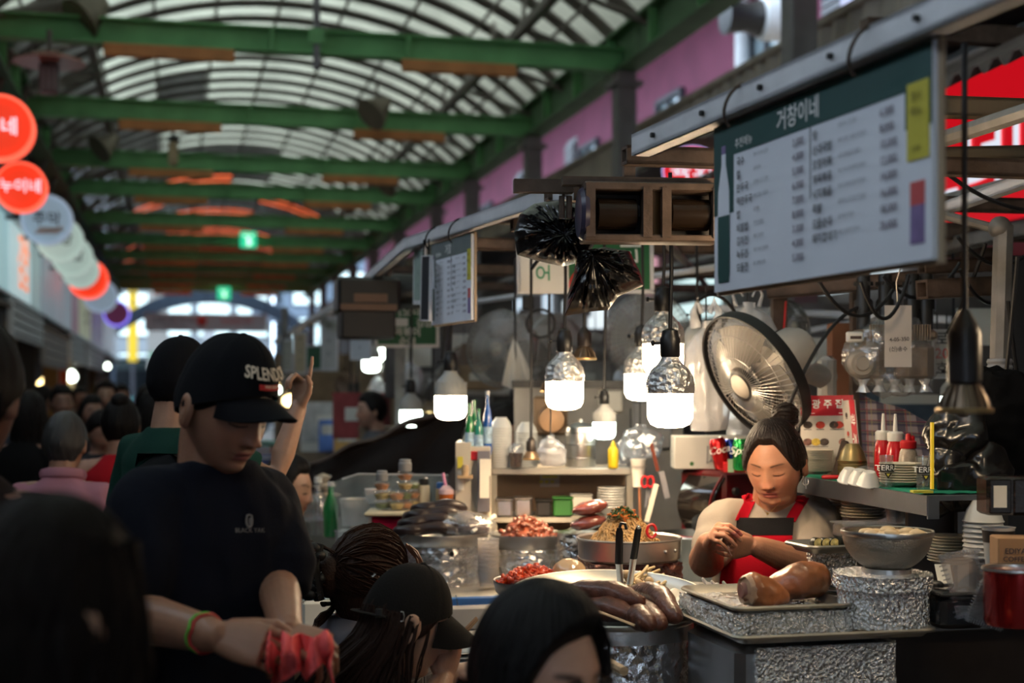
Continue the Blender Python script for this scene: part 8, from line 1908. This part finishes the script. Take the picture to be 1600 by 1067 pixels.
# --- seated woman in the black cap
sg1=(.50,.285,.195)
hc=P(636,974,3.28);Mc=head_matrix(hc,1.92,.30,.05,1.02)
q0=Vector((-.36,3.44,0));cy_=1.15;cX,cF=vax(cy_)
wom=thing('person','woman in a black baseball cap and checked shirt eating with chopsticks','person',q0)
b=MB();b.join(head_mb(140,110,.97),Mc);b.join(ear_mb(1),Mc);b.join(ear_mb(-1),Mc)
nb=P(598,1030,3.40)
limb(b,[nb-Z*.04,nb.lerp(hc,.5)+Vector((-.01,0,-.01)),hc+Vector((-.03,.012,-.05))],[.062,.05,.052],18)
shR,elR,wrR=P(575,1062,3.26),P(650,1140,3.22),P(694,1058,3.36)
shL,elL,wrL=P(630,1052,3.52),P(650,1085,3.55),P(712,1048,3.60)
limb(b,[shR,elR,elR.lerp(wrR,.5),wrR],[.045,.038,.035,.024]);limb(b,[shL,elL,elL.lerp(wrL,.5),wrL],[.045,.037,.034,.023])
b.join(hand_mb(wrR,(.18,.05,.98),(-.6,.75,.1),-1,[(.6,.9,.5),(.75,1.0,.5),(.85,1.1,.6),(.9,1.1,.6)],.04,.92,(.5,.3,.3),thumb_in=.4))
b.join(hand_mb(wrL,(.96,.1,.1),(0,.2,-1),1,[(.3,.4,.2)]*4,.08,.92))
body=remesh(b,.0032,3);o=obj('body',body,skin_m,wom,W=True);paint(o,face_paint(body.arr(),Mc,sg1,(.48,.12,.11)))
th=MB();lo=Vector((q0.x,q0.y,.50))
torso(th,[((q0.x-.02,q0.y,.48),.17,.13),(lo.lerp(nb,.4)+Vector((-.05,.02,0)),.165,.125),(lo.lerp(nb,.75)+Vector((-.035,.01,0)),.168,.115),(lo.lerp(nb,.92)+Vector((-.015,0,0)),.14,.09),(nb+Vector((0,0,.01)),.07,.06)],cy_)
limb(th,[nb-Z*.03,shR,shR.lerp(elR,.8)],[.05,.065,.062]);limb(th,[nb-Z*.03,shL,shL.lerp(elL,.8)],[.05,.065,.062])
pl=plaid('black_white_plaid',(.018,.016,.018),[(0,34,0,.10,(.42,.40,.40),.6),(0,34,.2,.07,(.42,.40,.40),.5),(2,34,.1,.10,(.42,.40,.40),.6),(2,34,.32,.07,(.42,.40,.40),.5),(0,17,.5,.22,(.10,.09,.10),.6),(2,17,.6,.22,(.10,.09,.10),.6)])
obj('shirt',cloth_from(th,.007,.006,9,24),pl,wom,W=True)
c,br=cap_mb(Mc,.010,.10,.085,.09,.040,.012,.30);co=obj('cap',c,fabric('soft_black_cap',(.014,.012,.011)),wom,W=True);obj('brim',br,fabric('soft_black_cap'),co,W=True)
m=MB();pts=[Mc@Vector(head_surface(np.array([a]),np.array([.16-.16*(1-math.cos(a))*.5]),1,0)[0]*1.25) for a in np.linspace(-2.2,-4.1,12)];m.tube(pts,.009,6,sq=.25);obj('strap',m,fabric('soft_black_cap'),co,W=True)
m=MB();cpt=Mc@Vector(head_surface(np.array([-2.35]),np.array([.06]),1,0)[0]*1.28);m.box((0,0,0),(.016,.005,.020),T(cpt)@RZ(-.35));cpt2=Mc@Vector(head_surface(np.array([-1.95]),np.array([.10]),1,0)[0]*1.27);m.tube([cpt2+Vector((.0,-.003,.011)),cpt2+Vector((.006,-.003,.010)),cpt2+Vector((.008,-.003,0)),cpt2+Vector((.006,-.003,-.010)),cpt2+Vector((0,-.003,-.011))],.0016,6);obj('buckle',m,steel,co,W=True)
cap_text('n a',.016,Mc,.62,.028,co,whitei,.30,.01);cap_text('B',.026,Mc,.55,.028,co,whitei,.0,.02)
hr=hair_shell(Mc,hairline(.3,-.30,-1.05),lambda a,e: .010+0*e,110,70,.0018,40,9,.97);rr_=random.Random(8);paths=[]
for i in range(260):
    a=PI*(.52+.98*rr_.random());near=a<PI*.75
    if i % 2: a=-PI*(.62+.38*rr_.random())
    dx,dy=math.sin(a),-math.cos(a);k=rr_.uniform(.96,1.1)
    s0=Mc@Vector((dx*.080*k,dy*.096*k,.02));s1=Mc@Vector((dx*.088*k,dy*.105*k,-.05));
    back=sst(-.1,.9,dy);e1=s1+Vector((-.10*float(back)+rr_.uniform(-.02,.02),-.015*abs(dx),-.085-.03*rr_.random()));e2=e1+Vector((-.07*float(back)+.02,-.01,-.06-.05*rr_.random()))
    paths.append(smooth_path([s0,s1,e1,e2],9))
hr.join(strands(paths,.0065,5,.3,4,.003))
for i in range(3): # front locks before the ear
    s0=Mc@Vector((-.074,-.026-.002*i,.03));paths2=[smooth_path([s0,Mc@Vector((-.081,-.026-.0022*i,-.03)),Mc@Vector((-.078,-.026-.003*i,-.09)),Mc@Vector((-.072,-.032-.002*i,-.13-.02*rr_.random()))],8)];hr.join(strands(paths2,.0035,5,.3,i,.002))
obj('hair',hr,mat('dark_brown_hair',(.026,.012,.008),.45,0,.3,160,.3,60,stretch=(6,6,1),spec=.14),wom,W=True)
m=MB();d=(wrL-elL).normalized();x,y,_=axes(d);c=wrL-d*.035;m.tube([c+x*(.029*math.cos(j*.4))+y*(.029*math.sin(j*.4)) for j in range(17)],.0035,6);obj('bracelet',m,mat('dark_beads',(.06,.035,.02),.3),wom,W=True)
legs(wom,(q0.x,q0.y),cy_,trs,.43);stool_under(q0,'round stool under the woman in the black baseball cap')
for k,(dx,dz) in enumerate(((0,0),(.006,-.008))):
    solo('chopstick',MB().tube([P(698,1012,3.34)+Vector((dx,0,dz)),P(745,964,3.36)+Vector((dx*.3,0,dz*.5))],[.0042,.0032],6),mat('light_wood_stick',(.50,.26,.12),.5),('upper wooden chopstick held by the woman in the black cap','lower wooden chopstick held by the woman in the black cap')[k],'chopstick',P(720,990,3.25),W=True)
# --- seated woman with the claw clip
hc=P(575,905,3.78);Mk=head_matrix(hc,2.15,.22,0,1.04);q0=Vector((-.47,3.80,0));kX,kF=vax(1.9)
clw=thing('person','woman in grey with brown hair held up by a black sparkling hair clip','person',q0)
b=MB();b.join(head_mb(100,80),Mk);b.join(ear_mb(1),Mk);b.join(ear_mb(-1),Mk);nb=P(553,972,3.80)
limb(b,[nb-Z*.06,nb.lerp(hc,.5),hc+Vector((-.012,-.01,-.06))],[.075,.054,.052]);b.tube([nb-kX*.11-Z*.05,nb+kX*.11-Z*.05],[.045,.045],12,cap='round')
for s in (-1,1):
    sh=nb+kX*(s*.15)-Z*.07;el=sh+Vector((.05,.05,-.24));wr2=el+kF*.2+Z*.03;limb(b,[sh,el,wr2],[.045,.038,.025]);b.join(hand_mb(wr2,kF,(0,0,-1),-s,[(.3,.4,.2)]*4,.06,.92))
body=remesh(b,.005,3);o=obj('body',body,skin_m,clw,W=True);paint(o,face_paint(body.arr(),Mk,sg1))
th=MB();torso(th,[((q0.x,q0.y,.48),.17,.13),((q0.x+.01,q0.y-.03,.70),.16,.12),((nb.x-.01,nb.y+.01,.90),.17,.115),((nb.x,nb.y,.965),.13,.09),((nb.x,nb.y,1.0),.078,.07)],1.9)
for s in (-1,1): sh=nb+kX*(s*.15)-Z*.07;limb(th,[nb-Z*.06,sh,sh+Vector((.03,.03,-.16))],[.05,.063,.062])
obj('shirt',cloth_from(th,.008,.006,9,34),fabric('grey_lilac_tee',(.125,.118,.14)),clw,W=True)
hk=hair_shell(Mk,hairline(.5,-.32,-1.1),lambda a,e: .016+.008*sst(.2,1.3,e),130,80,.0014,80,12);bk=Mk@Vector((.0,.135,.02));rr_=random.Random(12)
hk.ell((Mk@Vector((0,.11,-.01)))[:],(.045,.042,.055),20,14)
cp=[]
for i in range(170):
    a0=rr_.uniform(-2.2,2.2);e0=.52-.85*float(sst(.5,1.6,abs(a0)));d0=Vector((math.sin(a0)*math.cos(e0),-math.cos(a0)*math.cos(e0),math.sin(e0)));d1=Vector((rr_.uniform(-.12,.12),1,.12+rr_.uniform(-.15,.2))).normalized();q_=[]
    for j in range(10):
        d_=d0.slerp(d1,j/9,d1);az_=math.atan2(d_.x,-d_.y);el_=math.asin(max(-1,min(1,d_.z)));s_=Vector(head_surface(np.array([az_]),np.array([el_]),1,0)[0]);q_.append(Mk@(s_*(1.10+.10*math.sin(PI*j/9)+.02*rr_.random())))
    cp.append(q_)
hk.join(strands(cp,.0075,5,.7,9,.002))
paths=[smooth_path([bk+Vector((.03,0,.03)),bk+Vector((-.02-.002*i,-.01*rr_.random(),.045+.0015*i)),bk+Vector((-.055-.003*i,-.02,.01+.002*i)),bk+Vector((-.062-.0022*i+.012*rr_.random(),-.02,-.05-.05*rr_.random())),bk+Vector((-.045-.002*i,-.02,-.09-.03*rr_.random()))],10) for i in range(15)]
hk.join(strands(paths,.0042,5,.2,5,.003))
hk.join(strands([smooth_path([Mk@Vector((.02,.10,-.08)),P(525,945,3.8),P(500,968,3.72)+Vector((0,0,.01*math.sin(i))),P(483+1.5*i,988,3.7)],8) for i in range(8)],.008,6,.3,6,.004))
obj('hair',hk,mat('brown_black_hair',(.030,.013,.008),.5,0,.3,160,.3,60,spec=.2),clw,W=True)
m=strands([smooth_path([Mk@Vector((s*(.02+.004*i),-.075,.105)),Mk@Vector((s*(.045+.004*i),-.112,.06)),Mk@Vector((s*(.062+.003*i),-.098,.0)),Mk@Vector((s*.072,-.08,-.05))],8) for s in (-1,1) for i in range(9)],.005,5,.3,2,.003);obj('fringe',m,mat('orange_brown_hair',(.14,.045,.015),.5),clw,'orange brown fringe',W=True)
m=MB();ck_=bk+Vector((-.005,-.03,.0))
for k in range(7): m.ell((ck_+Vector((-.014+.012*math.sin(k*1.9),-.006*math.cos(k),.045-.020*k)))[:],(.021,.018,.016),14,9)
m.tube([ck_+Vector((0,0,.055)),ck_+Vector((-.012,-.012,0)),ck_+Vector((.0,0,-.09))],.014,8);o=obj('hair_clip',m,mat('black_velvet',(.006,.006,.007),.5),clw,W=True)
m=MB();[m.ell((ck_+Vector((-.02+.03*rr_.random(),-.026,.05-.13*rr_.random())))[:],.0020,6,4) for k in range(16)];obj('rhinestones',m,mat('rhinestone',(.9,.9,.95),.08,1),o,W=True)
m=MB();e=Mk@Vector((.082,.012,-.042));m.ell((e+Vector((.0,-.004,0)))[:],.004,8,6);obj('earring',m,steel,clw,W=True)
legs(clw,(q0.x,q0.y),1.9,trs,.43);stool_under(q0,'round stool under the woman with the hair clip')
# --- nearest customer with glasses
hc=P(846,1060,2.25);Mn=head_matrix(hc,.80,.10,.04,1.06);q0=Vector((.02,2.33,0));nX,nF=vax(.8)
gm_=thing('person','customer with thick black hair and glasses leaning in at the front','person',q0)
b=MB();b.join(head_mb(150,120,1.02),Mn);b.join(ear_mb(1),Mn);b.join(ear_mb(-1),Mn);nb=Vector((.02,2.34,.985));limb(b,[nb-Z*.05,nb.lerp(hc,.5),hc+Vector((-.01,.03,-.05))],[.07,.06,.058]);b.tube([nb-nX*.12-Z*.05,nb+nX*.12-Z*.05],[.05,.05],12,cap='round')
for s in (-1,1):
    sh=nb+nX*(s*.17)-Z*.07;el=sh+Vector((.0,.0,-.26))+nX*(s*.03);wr2=el+nF*.24;limb(b,[sh,el,wr2],[.048,.04,.027]);b.join(hand_mb(wr2,nF,(0,0,-1),-s,[(.3,.4,.2)]*4,.06))
body=remesh(b,.004,3);o=obj('body',body,skin_m,gm_,W=True);paint(o,face_paint(body.arr(),Mn,(.62,.34,.235),(.42,.14,.11),(.01,.008,.008),brow_t=.005))
th=MB();torso(th,[((q0.x,q0.y,.48),.18,.14),((q0.x+.0,q0.y,.70),.18,.13),((nb.x,nb.y+.01,.885),.185,.12),((nb.x,nb.y,.955),.13,.09),((nb.x,nb.y,.99),.08,.07)],.8)
for s in (-1,1): sh=nb+nX*(s*.17)-Z*.07;limb(th,[nb-Z*.06,sh,sh+Vector((.0,.0,-.18))],[.05,.066,.064])
obj('shirt',cloth_from(th,.009,.007,8,44),fabric('near_black_tee',(.012,.012,.014)),gm_,W=True)
def hfn(az,el):
    c=np.cos(az);az2=(az+PI) %(2*PI)-PI
    lim=np.where(c>0,.66*sst(.0,.75,c)-.30*(1-sst(.0,.75,c)),-.30+(-.95+.30)*sst(0,.7,-c));lim=lim-.30*gs(az2+1.05,.30)+.06*gs(az2-.2,.3)
    return (el-lim)*1.6+.02
hn=hair_shell(Mn,hfn,lambda a,e: .024+.012*sst(.1,1.3,e),150,100,.0022,40,15);rr_=random.Random(21)
for i in range(26):
    a=rr_.choice((rr_.uniform(-1.5,-.75),rr_.uniform(.7,1.3)));s0=Mn@Vector((.085*math.sin(a),-.10*math.cos(a),.072));hn.join(strands([smooth_path([Mn@Vector((.02,-.05,.13)),s0,Mn@Vector((.098*math.sin(a-.25),-.104*math.cos(a-.25),.042-.05*abs(a)))],7)],.0045,5,.15,i,.003))
obj('hair',hn,hairm,gm_,W=True)
m=MB()
for s in (-1,1):
    m.tube([Mn@Vector((s*.034+.024*math.cos(k*.42),-.104+.010*abs(s*.034+.024*math.cos(k*.42))/.05,.002+.019*math.sin(k*.42))) for k in range(16)],.0023,6);m.tube([Mn@Vector((s*.058,-.092,.008)),Mn@Vector((s*.079,-.05,.010)),Mn@Vector((s*.080,.012,.004))],.002,6)
m.tube([Mn@Vector((-.010,-.104,.006)),Mn@Vector((0,-.107,.009)),Mn@Vector((.010,-.104,.006))],.0022,6);o=obj('glasses',m,mat('dark_frame',(.02,.014,.012),.25),gm_,W=True)
m=MB()
for s in (-1,1): m.lathe([(0,0),(.023,0)],18,Mn@T(s*.034,-.098,.002)@RX(PI/2)@Matrix.Scale(.8,4,(0,1,0)),False,False)
obj('lens',m,film('lens_glass',(.97,.98,.98),.05,.88,0,10,.02),o,W=True)
legs(gm_,(q0.x,q0.y),.8,trs,.43);stool_under(q0,'round stool under the customer with glasses')
# --- dark blurred head at the lower left
fd=thing('person','person with a dark brown bob seen from behind, closest to the lens','person',(XP(90,1.5),1.5,0))
t2,Mh2=None,None
hc=P(72,975,1.50);Mf=head_matrix(hc,2.5,.15,0,1.03);b=MB();b.join(head_mb(80,70),Mf);b.join(ear_mb(1),Mf);b.join(ear_mb(-1),Mf);nb=Vector((hc.x-.01,hc.y+.02,1.145));limb(b,[nb-Z*.06,nb.lerp(hc,.5),hc-Z*.05],[.07,.055,.055]);fX,fF=vax(2.6)
b.tube([nb-fX*.12-Z*.05,nb+fX*.12-Z*.05],[.05,.05],12,cap='round')
for s in (-1,1): sh=nb+fX*(s*.16)-Z*.08;limb(b,[sh,sh-Z*.26+fX*(s*.04),sh-Z*.48+fF*.08],[.046,.038,.025]);b.join(hand_mb(sh-Z*.48+fF*.08,(0,0,-1),(-s,0,0),1,[(.3,.4,.2)]*4))
body=remesh(b,.006,3);o=obj('body',body,skin_m,fd,W=True);paint(o,face_paint(body.arr(),Mf,(.35,.2,.14)))
th=MB();torso(th,[((nb.x,nb.y,.72),.17,.13),((nb.x,nb.y,.92),.165,.12),((nb.x,nb.y,1.045),.168,.11),((nb.x,nb.y,1.105),.13,.09),((nb.x,nb.y,1.135),.08,.07)],2.6)
for s in (-1,1): sh=nb+fX*(s*.16)-Z*.08;limb(th,[nb-Z*.06,sh,sh-Z*.2+fX*(s*.03)],[.05,.066,.064])
obj('shirt',cloth_from(th,.010,.007,8,54),fabric('very_dark_top',(.010,.009,.010)),fd,W=True)
hh_=hair_shell(Mf,hairline(.55,-.5,-1.15),lambda a,e: .014+.006*sst(.2,1.3,e),100,70,.003,40,17);rr_=random.Random(31)
paths=[smooth_path([Mf@Vector((.06*math.sin(a),-.07*math.cos(a),.09)),Mf@Vector((.086*math.sin(a),-.106*math.cos(a),.0)),Mf@Vector((.090*math.sin(a),-.106*math.cos(a),-.08)),Mf@Vector((.085*math.sin(a),-.095*math.cos(a),-.165))],8) for a in np.linspace(.75,2*PI-.75,60)]
hh_.join(strands(paths,.015,6,.5,7,.004));obj('hair',hh_,mat('deep_brown_hair',(.006,.0035,.003),.6,0,.3,160,.3,60,spec=.12),fd,W=True)
legs(fd,(nb.x,nb.y),2.6,trs,None,.74)
# --- the crowd
def pers(label,x,d,top,yaw,**k):
    h=EYE+(611-top)/F*d-.012;z=0
    if k.get('seated'): z=-.40;h=h+.40
    return person_simple(label,(XP(x,d),d,z),yaw,h,**k)
pers('person at the left edge, only the short hair and one ear showing',-62,2.4,500,3.0,shirt=fabric('dark_maroon',(.02,.012,.012)),skin=(.22,.10,.07),hairk=1.1,vox=.007)
t,Mp=pers('man in a pink shirt seen from behind in the lane',99,5.3,645,3.1,shirt=fabric('dusty_pink_shirt',(.42,.19,.245)),hairmat=hairg,skin=(.36,.19,.13),vox=.007,wide=1.02)
m=MB();m.tube([t.matrix_basis.to_translation()+Vector((.072*math.cos(a*.5),.062*math.sin(a*.5),1.29-.012*math.sin(a*.5))) for a in range(13)],.016,8,sq=1.3);obj('collar',m,fabric('dusty_pink_shirt',(.42,.19,.245)),t,W=True)
t,Mp=pers('tall man in green tee and black cap raising a pointing hand, from behind',272,4.5,533,2.45,shirt=fabric('bottle_green_tee',(.012,.045,.034)),hair='cap',pose='right_up',skin=(.40,.225,.155),vox=.0055)
bp=thing('backpack','black backpack on the back of the tall man in green','bag',(XP(268,4.35),4.35,1.2),2.45+PI)
m=MB();m.box((0,-.015,.0),(.30,.15,.42),bev=.06);obj('pack_body',m,fabric('black_nylon',(.008,.008,.009)),bp)
m=MB();m.box((0,-.10,-.06),(.24,.05,.22),bev=.025);obj('pocket',m,fabric('black_nylon',(.008,.008,.009)),bp)
for s in (-1,1): m=MB();m.tube(smooth_path([(s*.10,.06,.19),(s*.11,.12,.23),(s*.115,.24,.16),(s*.12,.28,.0),(s*.13,.2,-.15),(s*.12,.08,-.17)],14),.028,6,sq=.25);obj('strap',m,fabric('black_nylon',(.008,.008,.009)),bp)
pers('woman in a red sleeveless top with her hair tied up, seen from behind',188,6.2,622,3.3,shirt=fabric('red_tank',(.40,.012,.02)),hair='bun',sleeves=False,skin=(.38,.2,.14))
pers('woman in a black top with a dark bob, seen from behind at far left',42,7.2,612,2.9,shirt=fabric('black_top',(.008,.008,.009)),hair='bob')
pers('man in a white tee with a bag strap facing the lane at left',96,10,601,.5,shirt=fabric('white_tee',(.52,.50,.46)))
pers('person with a dark fringe facing the camera far down the lane',166,11,594,.25,shirt=fabric('grey_tee',(.1,.1,.11)),hair='bob',skin=(.42,.24,.17))
pers('dark haired person looking down behind the man in pink',156,7.6,640,.5,shirt=fabric('charcoal_tee',(.03,.03,.035)),head=(.2,.5))
pers('woman with long dark hair facing the camera in mid lane',142,9.3,617,.6,shirt=fabric('dark_blouse',(.04,.035,.04)),hair='long')
pers('far shopper in black behind the man in white',63,12.5,602,2.6,shirt=fabric('black_top'  ,(.008,.008,.009)))
pers('far shopper with short hair beyond the red top',189,14,600,.4,shirt=fabric('tan_tee',(.22,.17,.13)))
pers('far shopper in dark clothes before the bus',226,12.5,603,3.0,shirt=fabric('charcoal_tee',(.03,.03,.035)),hair='long')
pers('shopper in black behind the tall man in green',238,8.5,608,2.9,shirt=fabric('black_top',(.008,.008,.009)),hair='bob')
pers('far small shopper by the left shops',122,15,604,.8,shirt=fabric('grey_tee',(.1,.1,.11)))
pers('far shopper in blue grey at the left edge of the lane',18,9.5,615,2.2,shirt=fabric('blue_grey_tee',(.08,.09,.12)))
pers('seated girl in a grey tee with dark hair holding food at the side counter',440,5.7,712,1.45,shirt=fabric('pale_grey_tee',(.36,.35,.35)),hair='pony',pose='fwd',seated=True,skin=(.52,.31,.22),vox=.007,head=(0,.15))
stool_under((XP(440,5.7),5.7),'round stool under the seated girl in grey')
pers('stooping worker in a dark brown tee with his head down behind the shelf',694,6.3,624,1.35,shirt=fabric('brown_black_tee',(.045,.035,.033)),lean=.42,head=(0,.7),pose='fwd',wide=1.08)
pers('far stall worker with dark hair facing left over the tarp',585,9.0,612,-1.25,shirt=fabric('grey_tee',(.1,.1,.11)),skin=(.48,.27,.19))
pers('worker with black hair mostly hidden behind the checked cloth',1412,6.5,613,.3,shirt=fabric('charcoal_tee',(.03,.03,.035)))
bpy.data.scenes.remove(SCR)
